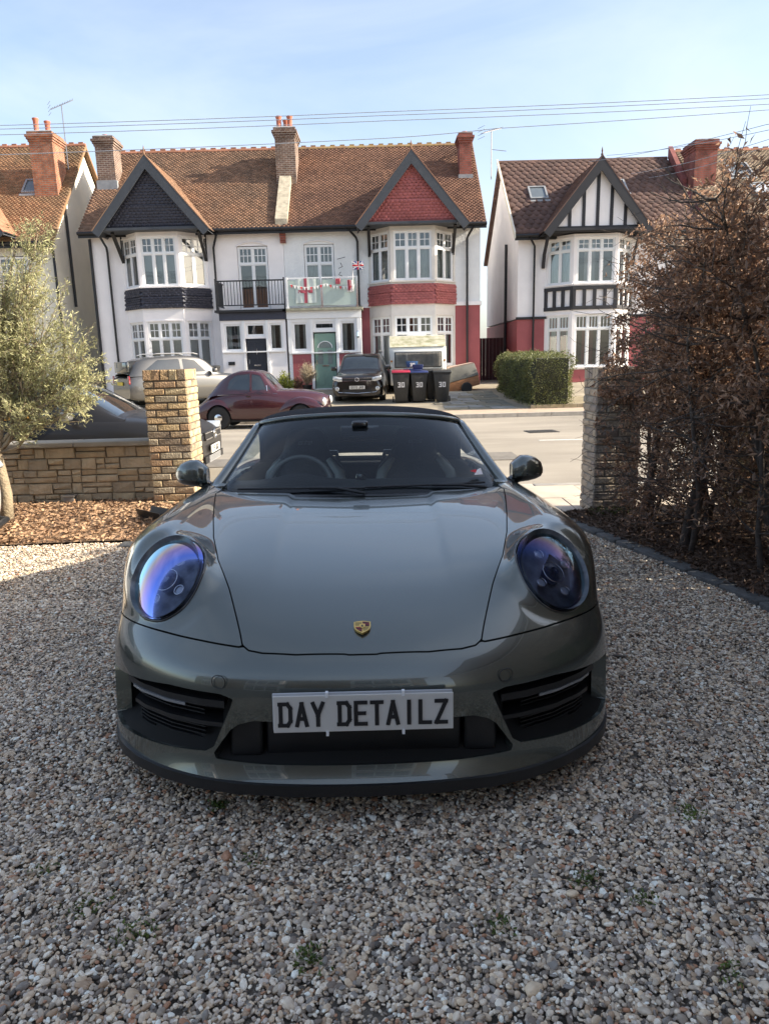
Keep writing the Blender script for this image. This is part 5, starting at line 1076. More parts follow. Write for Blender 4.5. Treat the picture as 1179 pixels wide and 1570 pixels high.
# ================================================================ the other vehicles
def car_paint(name, c, metal=.4, rough=.35):
    return mat(name, c, rough, metal, var=.04, coat=1)
M_tint = mat('dark_car_glass', (.015, .02, .022), .04, var=.3, coat=1, spec=.8)
M_lampw = mat('clear_headlamp', (.55, .57, .58), .12, .3, var=.3, scale=30, coat=1)
M_lampr = mat('red_lamp', (.35, .01, .01), .15, coat=1); M_amber = mat('amber_lamp', (.6, .22, .02), .2, coat=1)
M_alloy = mat('alloy_rim', (.5, .5, .5), .3, .9)
def generic_car(root, m, stations, roof, wheels, glass=(), rw=.32, rimm=None, panels=(), NUv=(60, 120), rr=.215):
    """stations: (y, half width low, half width mid, z low, z mid, z shoulder, half width shoulder, z centre)"""
    RS = [[(0, y, dk), (wt*.55, y, dk-.002), (wt*.88, y, (zt*1.2+dk*.8)/2), (wt, y, zt), (wt*.35+wm*.65, y, zt-(zt-zm)*.25), (wm, y, zm+(zt-zm)*.35), (wm+.004, y, zm), (wm-.01, y, zb+.12), (wb, y, zb+.02), (wb-.05, y, zb)] for (y, wb, wm, zb, zm, zt, wt, dk) in stations]
    P = surf(np.array(RS), NUv[0], NUv[1]); Nn = normals(P); fl = Nn[NUv[1]//2, NUv[0]//2, 0] < 0; X, Y, Z = P[..., 0], P[..., 1], P[..., 2]
    d = np.ones(X.shape)
    for (wy, wz, r) in wheels: d = np.minimum(d, np.where(X > .45, np.hypot(Y-wy, Z-wz)-r-.045, 1))
    clip_build('body', P, d, m, root, Nn=Nn, flip=fl, rim=.03)
    for s, e in ((0, 1), (-1, -1)):
        mb = MB(); row = P[s]; 
        pts = [tuple(p) for p in row]+[(-p[0], p[1], p[2]) for p in row[::-1]]; mb.add(pts, [tuple(range(len(pts)))[::-1] if s == 0 else tuple(range(len(pts)))]); mb.build('end_panel', m, root, smooth=False)
    MB().box(-.62, .62, stations[0][0]+.3, stations[-1][0]-.3, .2, .62).build('floor_pan', M_dark, root)
    for (wy, wz, r) in wheels:
        for s in (-1, 1): wheel(root, s*(max(q[2] for q in stations)-.13), wy, wz, r, .2, r*.68, rimm or M_alloy)
    # greenhouse: stations (y, half width belt, z belt, half width roof, z roof)
    GS = [[(0, y, zr+.0), (wr*.5, y, zr-.004), (wr*.9, y, zr-.022), (wr, y, zr-.05), (wr*.6+wb*.4, y, zr*.6+zb*.4), (wr*.25+wb*.75, y, zr*.22+zb*.78), (wb, y, zb-.03)] for (y, wb, zb, wr, zr) in roof]
    Q = surf(np.array(GS), 42, 96); NQ = normals(Q); fq = NQ[48, 3, 2] < 0; GX, GY, GZ = Q[..., 0], Q[..., 1], Q[..., 2]
    dall = np.ones(GX.shape); out_ = []
    for (nm, kind, poly) in glass:
        if kind == 'side': dg = poly_sdf(GY, GZ, poly, 0); dg = np.where(GX > .40, dg, 1)
        else: dg = poly_sdf(GX, GY, poly, 0)
        dall = np.minimum(dall, dg); out_.append((nm, dg))
    clip_build('roof', Q, dall, m, root, Nn=NQ, flip=fq, rim=.012)
    for nm, dg in out_:
        g_ = clip_build(nm, Q, -dg+.008, M_tint, root, Nn=NQ, flip=fq, rim=0, off=-.006)
        if nm in ('side_window', 'quarter_light'): split_lr(g_)
    return P, Q
def wband(*a): return a
# ---- maroon classic saloon
M_mar = car_paint('maroon_car_paint', (.05, .010, .014), .1, .25)
K = empty('classic_car', (-1.42, 17.85, -.07), R(-73), 'maroon 1950s style saloon with cream hubcapped wheels parked at the far kerb', 'car')
K.rotation_euler = (0, 0, R(86)); K.scale = (.95, .93, .98)
K.location = (-1.28, 18.2, -.10)
# local +y runs from nose to tail; heading right in the picture
st = [(0.05, .20, .26, .42, .55, .72, .20, .78), (.25, .34, .40, .30, .55, .80, .32, .88), (.7, .50, .60, .26, .52, .90, .42, .965), (1.2, .62, .70, .25, .52, .93, .56, .985), (1.6, .68, .74, .25, .5, .96, .66, .99), (2.2, .70, .75, .25, .5, .97, .68, .99), (2.7, .68, .73, .26, .5, .95, .62, .98), (3.1, .60, .66, .28, .5, .86, .48, .92), (3.45, .48, .54, .32, .48, .68, .34, .74), (3.65, .34, .40, .36, .46, .54, .22, .58)]
rf = [(1.30, .62, .92, .50, .95), (1.42, .64, .93, .52, 1.05), (1.66, .66, .94, .52, 1.36), (1.80, .67, .94, .53, 1.45), (2.10, .68, .94, .54, 1.50), (2.45, .68, .93, .52, 1.47), (2.75, .66, .92, .47, 1.36), (3.0, .60, .90, .40, 1.17), (3.2, .52, .86, .32, .98), (3.3, .46, .80, .28, .86)]
generic_car(K, M_mar, st, rf, ((.72, .31, .30), (2.92, .31, .30)), (('side_window', 'side', [(1.60, .99), (1.78, 1.34), (2.0, 1.385), (2.0, .99)]), ('side_window', 'side', [(2.06, .99), (2.06, 1.39), (2.45, 1.36), (2.62, 1.24), (2.68, 1.02)]), ('quarter_light', 'side', [(1.50, .99), (1.57, 1.12), (1.57, .99)]), ('windscreen', 'top', [(-.46, 1.46), (.46, 1.46), (.42, 1.70), (-.42, 1.70)]), ('rear_window', 'top', [(-.3, 2.78), (.3, 2.78), (.26, 2.98), (-.26, 2.98)])), rimm=mat('cream_steel_wheel', (.55, .50, .42), .4), rw=.2)
for s in (-1, 1):
    # separate rounded wings
    for (y0, y1, zc, rz, wid, xo) in ((.08, 1.35, .50, .30, .17, .60), (2.35, 3.52, .46, .33, .13, .64)):
        mb = MB(); n = 22; V = []; F = []
        for i in range(n+1):
            t = i/n; y = y0+(y1-y0)*t; h = rz*max(.0, sin(pi*min(1, max(0, t))))**.6; 
            for k in range(11):
                a = pi*k/10*.5*2-pi/2; ww = wid*(.55+.45*sin(pi*t)**.5)
                V.append((s*(xo-.02+ww*cos(a)**1 if cos(a) > 0 else xo-.02), y, zc-.20+(.20+h)*(.5+.5*sin(a))))
        for i in range(n):
            for k in range(10): f = (i*11+k, i*11+k+1, (i+1)*11+k+1, (i+1)*11+k); F.append(f if s > 0 else f[::-1])
        V = np.array(V); wy = .72 if y0 < 1 else 2.92
        P_ = V.reshape(n+1, 11, 3); P2 = spl(spl(P_, 0, np.linspace(0, 1, 61)), 1, np.linspace(0, 1, 31)); dd = np.hypot(P2[..., 1]-wy, P2[..., 2]-.31)-.335; NN = normals(P2); 
        if NN[30, 15, 0]*s < 0: NN = -NN
        clip_build('wing', P2, dd, M_mar, K, Nn=NN, mirror=False, rim=.02)
    MB().tube([(s*.745, 1.3, .885), (s*.765, 2.0, .90), (s*.74, 2.9, .88)], .008, 5).build('chrome_strip', M_chrome, K)
    MB().box(s*.76-.012, s*.76+.012, 2.02, 2.14, .83, .855).build('door_handle', M_chrome, K)
    MB().lathe([(.105, 0), (.11, -.03), (.09, -.06), (.04, -.085)], (s*.56, .12, .66), ax='y', n=20).build('headlight', M_lampw, K, smooth=True)
    MB().lathe([(.118, 0), (.12, -.025), (.11, -.035)], (s*.56, .13, .66), ax='y', n=20).build('headlight_rim', M_chrome, K, smooth=True)
    for wy in (.72, 2.92): MB().lathe([(.11, 0), (.10, s*.02), (.05, s*.035)], (s*.755, wy, .31), ax='x', n=20).build('hubcap', M_chrome, K, smooth=True)
    MB().box(s*.50-.05, s*.50+.05, 3.50, 3.56, .50, .60).build('rear_light', M_lampr, K)
for y, z in ((-.05, .42), (3.72, .42)): MB().tube([(-.62, y+(.12 if y < 1 else -.12), z), (-.3, y, z), (.3, y, z), (.62, y+(.12 if y < 1 else -.12), z)], .045, 8).build('bumper', M_chrome, K, smooth=True)
MB().tube([(0, 2.03, 1.0), (0, 2.03, 1.0)], .001, 3)
for s in (-1, 1): MB().bar((s*.665, 2.03, .96), (s*.60, 2.03, 1.40), .03, .05).build('door_pillar', M_mar, K); MB().bar((s*.69, 1.585, .96), (s*.66, 1.60, 1.10), .012, .03).build('quarter_light_frame', M_chrome, K)
# ---- black SUV facing the street
M_blk = car_paint('black_car_paint', (.012, .010, .009), .2, .28)
S = empty('parked_suv', (-.80, 24.2, .07), R(-4), 'black SUV facing the street in front of the green front door', 'car')
st = [(0, .62, .70, .26, .52, .78, .60, .84), (.06, .78, .84, .22, .52, .86, .66, .92), (.30, .86, .895, .22, .52, .93, .74, .985), (.9, .88, .905, .22, .52, 1.0, .80, 1.05), (1.25, .88, .905, .22, .52, 1.03, .82, 1.08), (2.4, .88, .90, .22, .52, 1.05, .83, 1.08), (3.6, .88, .90, .22, .52, 1.07, .82, 1.08), (4.3, .84, .88, .26, .52, 1.05, .76, 1.05), (4.42, .74, .80, .32, .52, .95, .66, .95)]
rf = [(1.12, .80, 1.02, .66, 1.06), (1.25, .81, 1.03, .67, 1.16), (1.55, .82, 1.04, .66, 1.43), (1.80, .82, 1.05, .66, 1.60), (2.1, .82, 1.05, .66, 1.675), (2.8, .82, 1.06, .66, 1.69), (3.6, .82, 1.06, .64, 1.65), (4.1, .80, 1.06, .60, 1.55), (4.35, .74, 1.05, .56, 1.12)]
generic_car(S, M_blk, st, rf, ((.92, .34, .34), (3.52, .34, .34)), (('windscreen', 'top', [(-.64, 1.22), (.64, 1.22), (.57, 1.76), (-.57, 1.76)]), ('side_window', 'side', [(1.75, 1.12), (2.1, 1.50), (2.55, 1.56), (2.55, 1.12)]), ('side_window', 'side', [(2.65, 1.12), (2.65, 1.56), (3.4, 1.53), (3.9, 1.18)])))
def vw_front(root, w_, zg, y, plate, zp, pm=None):
    gr = MB(); gr.box(-w_*.55, w_*.55, y-.02, y+.03, zg-.06, zg+.06).build('grille', M_bplast, root)
    for dz in (-.045, .045): MB().box(-w_*.55, w_*.55, y-.032, y-.021, zg+dz-.008, zg+dz+.008).build('grille_bar', M_chrome, root)
    bg_ = MB(); bg_.tube([(.062*cos(a), y-.045, zg+.062*sin(a)) for a in np.linspace(0, 2*pi, 25)[:-1]], .008, 6, closed=True); b_ = bg_.build('badge', M_chrome, root, smooth='full')
    text('badge_letter', 'V', M_chrome, b_, TM(0, y-.046, zg+.026), ch=.05, cw=.055, th=.012); text('badge_letter', 'W', M_chrome, b_, TM(0, y-.046, zg-.026), ch=.055, cw=.08, th=.012)
    p_ = MB().box(-.26, .26, y-.045, y-.03, zp-.055, zp+.055).build('number_plate', pm or M_plate, root)
    text('plate_lettering', plate, M_black, p_, TM(0, y-.0455, zp), ch=.079, cw=.046, gap=.057, th=.014)
vw_front(S, .9, .80, -.03, 'EX15 JHX', .54)
for s in (-1, 1):
    MB().prism([(s*.48, .74), (s*.50, .86), (s*.80, .92), (s*.83, .80), (s*.62, .73)], -.02, .2).build('headlight', M_lampw, S, bevel=.02)
    MB().lathe([(.07, 0), (.07, -.04), (.05, -.05)], (s*.68, .02, .50), ax='y', n=16).build('fog_light', M_lampw, S)
    MB().box(s*1.0-.13, s*1.0+.07*s-.0 if s > 0 else s*1.0+.13, 1.45, 1.58, 1.08, 1.22).build('door_mirror', M_blk, S, bevel=.03) if s > 0 else MB().box(-1.07, -.87, 1.45, 1.58, 1.08, 1.22).build('door_mirror', M_blk, S, bevel=.03)
    MB().tube([(s*.62, 1.95, 1.70), (s*.63, 2.1, 1.74), (s*.63, 3.4, 1.74), (s*.61, 3.6, 1.69)], .018, 6).build('roof_rail', mat('brushed_rail', (.45, .45, .45), .3, .9), S)
MB().box(-.5, .5, -.035, .02, .36, .47).build('lower_grille', M_bplast, S)
MB().tube([(-.8, .06, .56), (-.62, -.02, .38), (0, -.04, .34), (.62, -.02, .38), (.8, .06, .56)], .012, 6).build('bumper_trim', M_chrome, S)
MB().box(-.12, .0, 1.42, 1.50, 1.13, 1.19).build('dashboard_toy', mat('pale_green_toy', (.4, .5, .2), .7), S)
# ---- dark hatchback behind the stone wall, its nose past the brick pillar
M_gry = mat('dark_grey_car_paint', (.016, .015, .015), .32, 0, var=.04, coat=.15, spec=.35)
H = empty('parked_hatchback', (-2.50, 10.45, -.07), R(90), 'dark grey hatchback parked on the near side of the road behind the low stone wall', 'car')
st = [(0, .50, .58, .26, .5, .62, .50, .66), (.08, .70, .76, .2, .5, .70, .60, .74), (.35, .82, .86, .18, .5, .80, .70, .86), (.9, .85, .885, .18, .5, .88, .76, .94), (1.3, .86, .885, .18, .5, .90, .79, .97), (2.2, .86, .885, .18, .5, .92, .80, .97), (3.2, .86, .885, .18, .5, .94, .79, .98), (3.9, .82, .86, .2, .5, .94, .74, .96), (4.15, .70, .78, .28, .5, .85, .64, .88)]
rf = [(1.0, .76, .90, .62, .93), (1.15, .77, .91, .63, 1.0), (1.6, .79, .93, .62, 1.28), (1.95, .80, .93, .61, 1.44), (2.3, .80, .94, .61, 1.48), (2.9, .80, .95, .60, 1.48), (3.5, .79, .95, .57, 1.42), (3.9, .76, .94, .54, 1.24), (4.1, .70, .92, .5, .98)]
generic_car(H, M_gry, st, rf, ((.88, .31, .31), (3.45, .31, .31)), (('windscreen', 'top', [(-.62, 1.12), (.62, 1.12), (.54, 1.88), (-.54, 1.88)]), ('side_window', 'side', [(1.98, .99), (2.1, 1.36), (2.72, 1.38), (2.72, .99)]), ('quarter_light', 'side', [(1.55, .99), (1.9, 1.23), (1.9, .99)]), ('side_window', 'side', [(2.80, .99), (2.80, 1.38), (3.4, 1.33), (3.7, 1.02)])))
vw_front(H, .85, .62, .0, 'V5 JGX', .42)
for s in (-1, 1):
    MB().prism([(s*.44, .57), (s*.45, .67), (s*.70, .76), (s*.76, .66), (s*.64, .56)], .02, .3).build('headlight', M_lampw, H, bevel=.02)
    a_, b_ = sorted((s*.86, s*1.06)); MB().box(a_, b_, 1.62, 1.74, .93, 1.05).build('door_mirror', mat('silver_mirror_cap', (.45, .45, .44), .3, .7), H, bevel=.03)
    MB().box(s*.885-.01, s*.885+.01, 1.28, 1.38, .64, .67).build('side_repeater', M_lampw, H, bevel=.006)
    a_, b_ = sorted((s*.88, s*.905)); MB().box(a_, b_, 2.55, 2.72, .80, .83).build('door_handle', M_gry, H, bevel=.008)
MB().box(-.55, .55, -.02, .03, .24, .34).build('lower_grille', M_bplast, H)
for i in range(5): MB().box(-.35, .35, -.03, -.021, .245+i*.02, .252+i*.02).build('grille_slat', mat('silver_grey', (.4, .4, .4), .4), H)
sg = MB(TM(0, 0, 0)); sg.box(-.30, .30, -.01, .01, -.065, .065); 
sp = empty('number_sign', (-4.93, 9.38, .96), 0, 'orange sign with black number 744HK glimpsed behind the olive tree', 'sign')
sg.build('sign_plate', mat('orange_sign', (.62, .30, .04), .5), sp); text('sign_lettering', '744HK', M_black, sp, TM(.06, -.011, 0), ch=.085, cw=.055, gap=.075, th=.014)
MB().box(-.02, .02, .012, .03, -.93, .06).build('sign_post', M_black, sp)
# ---- silver estate parked on the left forecourt, seen from its rear corner
M_sil = car_paint('silver_car_paint', (.10, .098, .095), .6, .35)
E_ = copy_tree(S); E_.location = (-5.1, 26.6, .14); E_.rotation_euler = (0, 0, R(180-52)); E_.name = 'parked_suv'
tag(E_, 'silver grey SUV seen from behind on the left forecourt beyond the brick pillar', 'car')
for c in E_.children:
    if c.type == 'MESH' and c.data.materials and c.data.materials[0] == M_blk:
        c.data = c.data.copy(); c.data.materials[0] = M_sil
    if c.name.startswith('dashboard_toy'): bpy.data.objects.remove(c)
for s in (-1, 1): MB().box(s*.74-.07, s*.74+.07, 4.38, 4.42, .78, 1.05).build('rear_light', M_lampr, E_, bevel=.02)
MB().box(-.26, .26, 4.44, 4.455, .74, .85).build('number_plate', mat('yellow_plate', (.6, .45, .04), .5), E_)
MB().box(-.58, .58, 4.28, 4.40, 1.15, 1.50).build('rear_window', M_tint, E_, bevel=.03)
# ---- white car at the left edge of the drive
M_whi = car_paint('white_car_paint', (.70, .70, .68), 0, .3)
W = empty('white_car', (-4.32, 6.62, .0), R(180), 'white car at the left edge of the drive, only its front corner in view', 'car')
st = [(0, .50, .60, .24, .5, .62, .50, .68), (.08, .70, .78, .18, .5, .72, .62, .78), (.4, .84, .88, .17, .5, .84, .72, .90), (.9, .87, .90, .17, .5, .92, .78, .98), (1.4, .88, .90, .17, .5, .95, .80, 1.02), (3.0, .88, .90, .17, .5, .97, .80, 1.0), (4.0, .84, .88, .2, .5, .95, .74, .97), (4.25, .70, .78, .28, .5, .85, .64, .88)]
rf = [(y+.1, a, b+.03, c, d+.05) for (y, a, b, c, d) in rf]
generic_car(W, M_whi, st, rf, ((.90, .33, .32), (3.5, .33, .32)), (('windscreen', 'top', [(-.62, 1.22), (.62, 1.22), (.54, 1.98), (-.54, 1.98)]), ('side_window', 'side', [(2.08, 1.03), (2.2, 1.42), (2.82, 1.44), (2.82, 1.03)]), ('side_window', 'side', [(2.9, 1.03), (2.9, 1.44), (3.5, 1.39), (3.8, 1.06)])))
for s in (-1, 1):
    MB().box(s*.86-.035, s*.86+.035, .34, .42, .50, .56).build('indicator', M_amber, W, bevel=.015)
    MB().prism([(s*.42, .60), (s*.45, .70), (s*.74, .78), (s*.80, .68), (s*.62, .58)], .03, .4).build('headlight', M_lampw, W, bevel=.02)
MB().tube([(-.88, .5, .19), (-.80, .14, .19), (-.4, -.02, .19), (.4, -.02, .19), (.80, .14, .19), (.88, .5, .19)], .03, 6).build('lip', M_bplast, W)
# ---- caravan
CV = empty('touring_caravan', (1.37, 26.6, .12), 0, 'old white touring caravan with curtained front window and moss-stained roof', 'caravan')
M_cv = mat('caravan_white', (.66, .66, .62), .5, var=.06, scale=2)
pr = [(0, .42), (-.06, 1.2), (.0, 1.78), (.12, 1.86), (.38, 2.16), (.75, 2.22), (3.4, 2.22), (3.75, 2.05), (3.9, 1.2), (3.8, .42)]
MB().prism(pr, -1.03, 1.03, ax='x').build('body', M_cv, CV, bevel=.05)
mb = MB(); mb.add([(-1.02, .1, 1.875), (1.02, .1, 1.875), (1.02, .39, 2.2), (-1.02, .39, 2.2)], [(0, 1, 2, 3)]); mb.add([(-1.02, .1, 1.875), (1.02, .1, 1.875), (1.02, -.02, 1.80), (-1.02, -.02, 1.80)], [(3, 2, 1, 0)])
mb.build('roof_front', mat('moss_stained_white', (.22, .22, .11), .8, col2=(.62, .58, .47), scale=3.2, aniso=(1, 1, 2.5)), CV)
fr = MB(); fr.box(-.92, .92, -.10, -.04, 1.0, 1.68).build('window_surround', M_cv, CV, bevel=.04)
fw_ = MB().box(-.86, .86, -.125, -.098, 1.06, 1.62).build('front_window', mat('window_gasket', (.05, .05, .05), .6), CV, bevel=.02)
cu = MB(); n = 60
for i in range(n):
    x0 = -.82+1.64*i/n; x1 = -.82+1.64*(i+1)/n; ya, yb = -.128-(.006 if i % 2 else 0), -.128-(0 if i % 2 else .006); cu.add([(x0, ya, 1.10), (x1, yb, 1.10), (x1, yb, 1.58), (x0, ya, 1.58)], [(0, 1, 2, 3)])
cu.build('curtain', mat('beige_curtain', (.6, .54, .5), .8, var=.2, scale=6), fw_)
gp = MB(); gp.add([(-.82, -.14, 1.10), (.82, -.14, 1.10), (.82, -.14, 1.58), (-.82, -.14, 1.58)], [(0, 1, 2, 3)]); gp.build('pane', M_glass, fw_)
for s in (-1, 1): MB().lathe([(.035, 0), (.035, -.04)], (s*.97, -.05, 1.3), ax='y', n=10).build('marker_light', M_amber, CV); wheel(CV, s*.95, 2.0, .32, .32, .18, .2, M_alloy)
MB().box(-.35, .35, .8, 1.5, 2.22, 2.27).build('roof_light', M_upvc, CV, bevel=.02)
MB().bar((0, .1, .4), (0, -1.0, .42), .1, .08).build('drawbar', mat('galvanised_steel', (.3, .3, .31), .4, .7), CV)
# ---- trailer tipped on its nose
TR = empty('box_trailer', (3.1, 27.5, .35), R(0), 'tipped wooden box trailer with grey cover leaning beside the caravan', 'trailer')
TR.rotation_euler = (0, R(-14), 0)
M_ply = mat('weathered_orange_plywood', (.36, .17, .08), .8, var=.25, scale=6, aniso=(1, 1, 6))
MB().prism([(-.85, -.02), (.62, -.02), (.66, .34), (-.9, .34)], -.4, .5).build('box', M_ply, TR, bevel=.01)
MB().prism([(-.9, .345), (.66, .345), (.60, .80), (-.35, .86), (-.9, .50)], -.42, .52).build('cover', mat('grey_board', (.22, .21, .18), .8, var=.2), TR, bevel=.01)
MB().prism([(-.35, .861), (.60, .805), (.56, .84), (-.33, .90)], -.42, .52).build('lid', mat('pinkish_board', (.42, .30, .24), .8), TR)
for y in (-.5, .6): wheel(TR, .10, y, .0, .21, .12, .12, M_alloy)
for c in TR.children:
    if c.name.startswith('wheel'): c.rotation_euler = (0, 0, pi/2); 
MB().bar((-.85, .05, .05), (-1.5, .05, .05), .06, .06).build('drawbar', MATS['galvanised_steel'], TR)
MB().box(.64, .68, .2, .42, .0, .12).build('tail_light', M_lampr, TR)
# ================================================================ pillars, walls, fence, bins and street bits
def jit_box(l, d, h, seed, amp=.004, bev=.004):
    """a rough brick: box with a bevelled, uneven front, few triangles"""
    rg = random.Random(seed); a = lambda: rg.uniform(-amp, amp); x, y, z = l/2, d/2, h/2; b = bev*2
    o = [(-x, -y+b, -z), (x, -y+b, -z), (x, -y+b, z), (-x, -y+b, z)]; f = [(-x+b, -y, -z+b), (x-b, -y, -z+b), (x-b, -y, z-b), (-x+b, -y, z-b)]; k = [(-x, y, -z), (x, y, -z), (x, y, z), (-x, y, z)]
    f = [(p[0]+a(), p[1]+a()*1.3, p[2]+a()) for p in f]; o = [(p[0]+a()*.5, p[1], p[2]+a()*.5) for p in o]
    mb = MB(); mb.add(o+f+k, [(4, 5, 6, 7), (0, 1, 5, 4), (1, 2, 6, 5), (2, 3, 7, 6), (3, 0, 4, 7), (0, 8, 9, 1), (1, 9, 10, 2), (2, 10, 11, 3), (3, 11, 8, 0), (8, 11, 10, 9)]); return mb
brick_cols = [(.48, .35, .19), (.42, .29, .16), (.50, .39, .23), (.36, .26, .16), (.39, .32, .22), (.40, .26, .15), (.29, .22, .15)]
Mb = [mat('rough_brick_%d' % i, tuple(x*.72 for x in c), .9, col2=tuple(min(1, x*1.35) for x in c), scale=9, bump=1., bscale=55) for i, c in enumerate(brick_cols)]
greyb = [(.36, .29, .22), (.40, .32, .24), (.31, .27, .22), (.42, .34, .25), (.28, .23, .19)]
Mg = [mat('grey_weathered_brick_%d' % i, tuple(x*.75 for x in c), .9, col2=tuple(x*1.3 for x in c), scale=9, bump=.8, bscale=50) for i, c in enumerate(greyb)]
def pillar(name, label, x0, x1, y0, y1, z0, courses, mats, mortar, rows=(.065, .0125), seed=1, cap=True):
    p = empty(name, ((x0+x1)/2, (y0+y1)/2, z0), 0, label, 'pillar'); w, d = x1-x0, y1-y0; h, g = rows; rg = random.Random(seed)
    MB().box(-w/2+.012, w/2-.012, -d/2+.012, d/2-.012, 0, courses*(h+g)-.004).build('mortar_core', mortar, p)
    cache = {}
    def put(l, x, y, z, rz, hh=h, dp=.10):
        k = (round(l, 3), rg.randrange(4), rg.randrange(len(mats)), hh)
        if k not in cache: cache[k] = jit_box(l, dp, hh, hash(k) % 1000).build('brick', mats[k[2]], p).data; o = bpy.data.objects[-1] if False else None; ob = [c for c in p.children if c.data == cache[k]][0]
        else: ob = bpy.data.objects.new('brick', cache[k]); COL.objects.link(ob); ob.parent = p
        ob.location = (x, y, z+hh/2); ob.rotation_euler = (rg.uniform(-.01, .01), rg.uniform(-.006, .006), rz+rg.uniform(-.012, .012))
    z = .0
    for c in range(courses):
        top = cap and c == courses-1
        if top:
            n = 5
            for f in range(4):
                L_ = w if f % 2 == 0 else d; k = L_/n
                for i in range(n):
                    t = -L_/2+k*(i+.5); off = (d if f % 2 == 0 else w)/2-.05
                    put(k-g*.6, *((t, -off) if f == 0 else (off, t) if f == 1 else (t, off) if f == 2 else (-off, t)), z, (0, pi/2, pi, -pi/2)[f], hh=.11)
            MB().box(-w/2+.02, w/2-.02, -d/2+.02, d/2-.02, z+.06, z+.112).build('cap_mortar', mortar, p)
            break
        for f in range(4):
            L_ = w if f % 2 == 0 else d; off = (d if f % 2 == 0 else w)/2-.05; even = (c+f) % 2 == 0
            spans = [(.5, ), ] ; m_ = L_
            if even: segs = [0, .48, 1.] if c % 4 < 2 else [0, .52, 1.]
            else: segs = [0, .24, .76, 1.]
            a0 = -L_/2 + (0 if even else 0); 
            for i in range(len(segs)-1):
                a = a0+segs[i]*m_; b = a0+segs[i+1]*m_; t = (a+b)/2; put(b-a-g, *((t, -off) if f == 0 else (off, t) if f == 1 else (t, off) if f == 2 else (-off, t)), z, (0, pi/2, pi, -pi/2)[f])
        z += h+g
    return p
M_mort = mat('grey_mortar', (.13, .11, .085), .95, var=.25, scale=20)
pillar('brick_pillar', 'yellow-brown brick gate pillar at the right end of the low stone wall', -2.57, -2.10, 7.8, 8.27, 0, 19, Mb, M_mort, seed=4)
pillar('brick_pillar', 'grey weathered brick gate pillar half hidden by the brown hedge', 2.05, 2.49, 6.85, 7.3, 0, 18, Mg, mat('pale_mortar', (.25, .22, .18), .95), seed=9)
# stone wall
SW = empty('stone_wall', (-2.57, 8.0, 0), 0, 'low wall of split buff stones with a flat concrete coping left of the brick pillar', 'wall')
Ms = [mat('buff_stone_%d' % i, tuple(x*.75 for x in c), .92, col2=tuple(x*1.3 for x in c), scale=5, bump=1., bscale=18) for i, c in enumerate([(.40, .32, .21), (.36, .28, .18), (.43, .35, .24), (.32, .26, .18)])]
MB().box(-4.4, .0, .035, .22, 0, .68).build('mortar_core', M_mort, SW)
rg = random.Random(21)
def split(x0, x1, z0, z1, dep=0):
    w_, h_ = x1-x0, z1-z0
    if (w_ > .42 or (w_ > .26 and rg.random() < .45)) and w_ > h_*1.1: c = x0+w_*rg.uniform(.35, .65); return split(x0, c, z0, z1)+split(c, x1, z0, z1)
    if h_ > .14 or (h_ > .1 and rg.random() < .35): c = z0+h_*rg.uniform(.38, .62); return split(x0, x1, z0, c)+split(x0, x1, c, z1)
    return [(x0, x1, z0, z1)]
zz = 0
rowsz = [0, .14, .27, .42, .55, .675]
for i in range(5):
    for (a, b, c, d) in split(-4.4, -.005, rowsz[i], rowsz[i+1]):
        o = jit_box(b-a-.008, .12, d-c-.008, rg.random(), .006, .006).build('stone', rg.choice(Ms), SW); o.location = ((a+b)/2, .06+rg.uniform(-.012, .012), (c+d)/2); o.rotation_euler = (rg.uniform(-.03, .03), 0, rg.uniform(-.03, .03))
M_cop = mat('concrete_coping', (.30, .27, .22), .9, var=.15, scale=3, bump=.3, bscale=60)
for i in range(5): MB().box(-.9*(i+1)+.008, -.9*i, -.05, .28, .68, .735).build('coping_stone', M_cop, SW, bevel=.008)
# small wall light on the stone wall, black rainwater hopper lying on the bark
wl = empty('garden_light', (-3.55, 7.93, .0), 0, 'small grey square garden light standing at the foot of the stone wall', 'light')
MB().box(-.06, .06, -.06, .04, .05, .13).build('lamp_body', mat('grey_metal', (.22, .21, .2), .5, .5), wl, bevel=.008); MB().box(-.07, .07, -.075, .05, .13, .145).build('lamp_cap', MATS['grey_metal'], wl)
hp = empty('gutter_offcut', (-2.30, 7.0, .05), R(-40), 'black plastic gutter offcut lying on the bark beside the car', 'gutter')
MB().add([(-.22, -.06, 0), (.22, -.07, 0), (.22, .07, 0), (-.22, .06, 0), (-.22, -.09, .09), (.22, -.10, .09), (.22, .10, .09), (-.22, .09, .09), (-.2, -.05, .012), (.21, -.06, .012), (.21, .06, .012), (-.2, .05, .012), (-.2, -.078, .09), (.21, -.088, .09), (.21, .088, .09), (-.2, .078, .09)],
    [(3, 2, 1, 0), (0, 1, 5, 4), (2, 3, 7, 6), (8, 9, 10, 11), (9, 8, 12, 13), (11, 10, 14, 15), (0, 4, 12, 8), (3, 11, 15, 7), (0, 8, 11, 3), (1, 2, 10, 9), (1, 9, 13, 5), (2, 6, 14, 10), (4, 5, 13, 12), (6, 7, 15, 14)]).build('channel', M_bplast, hp)
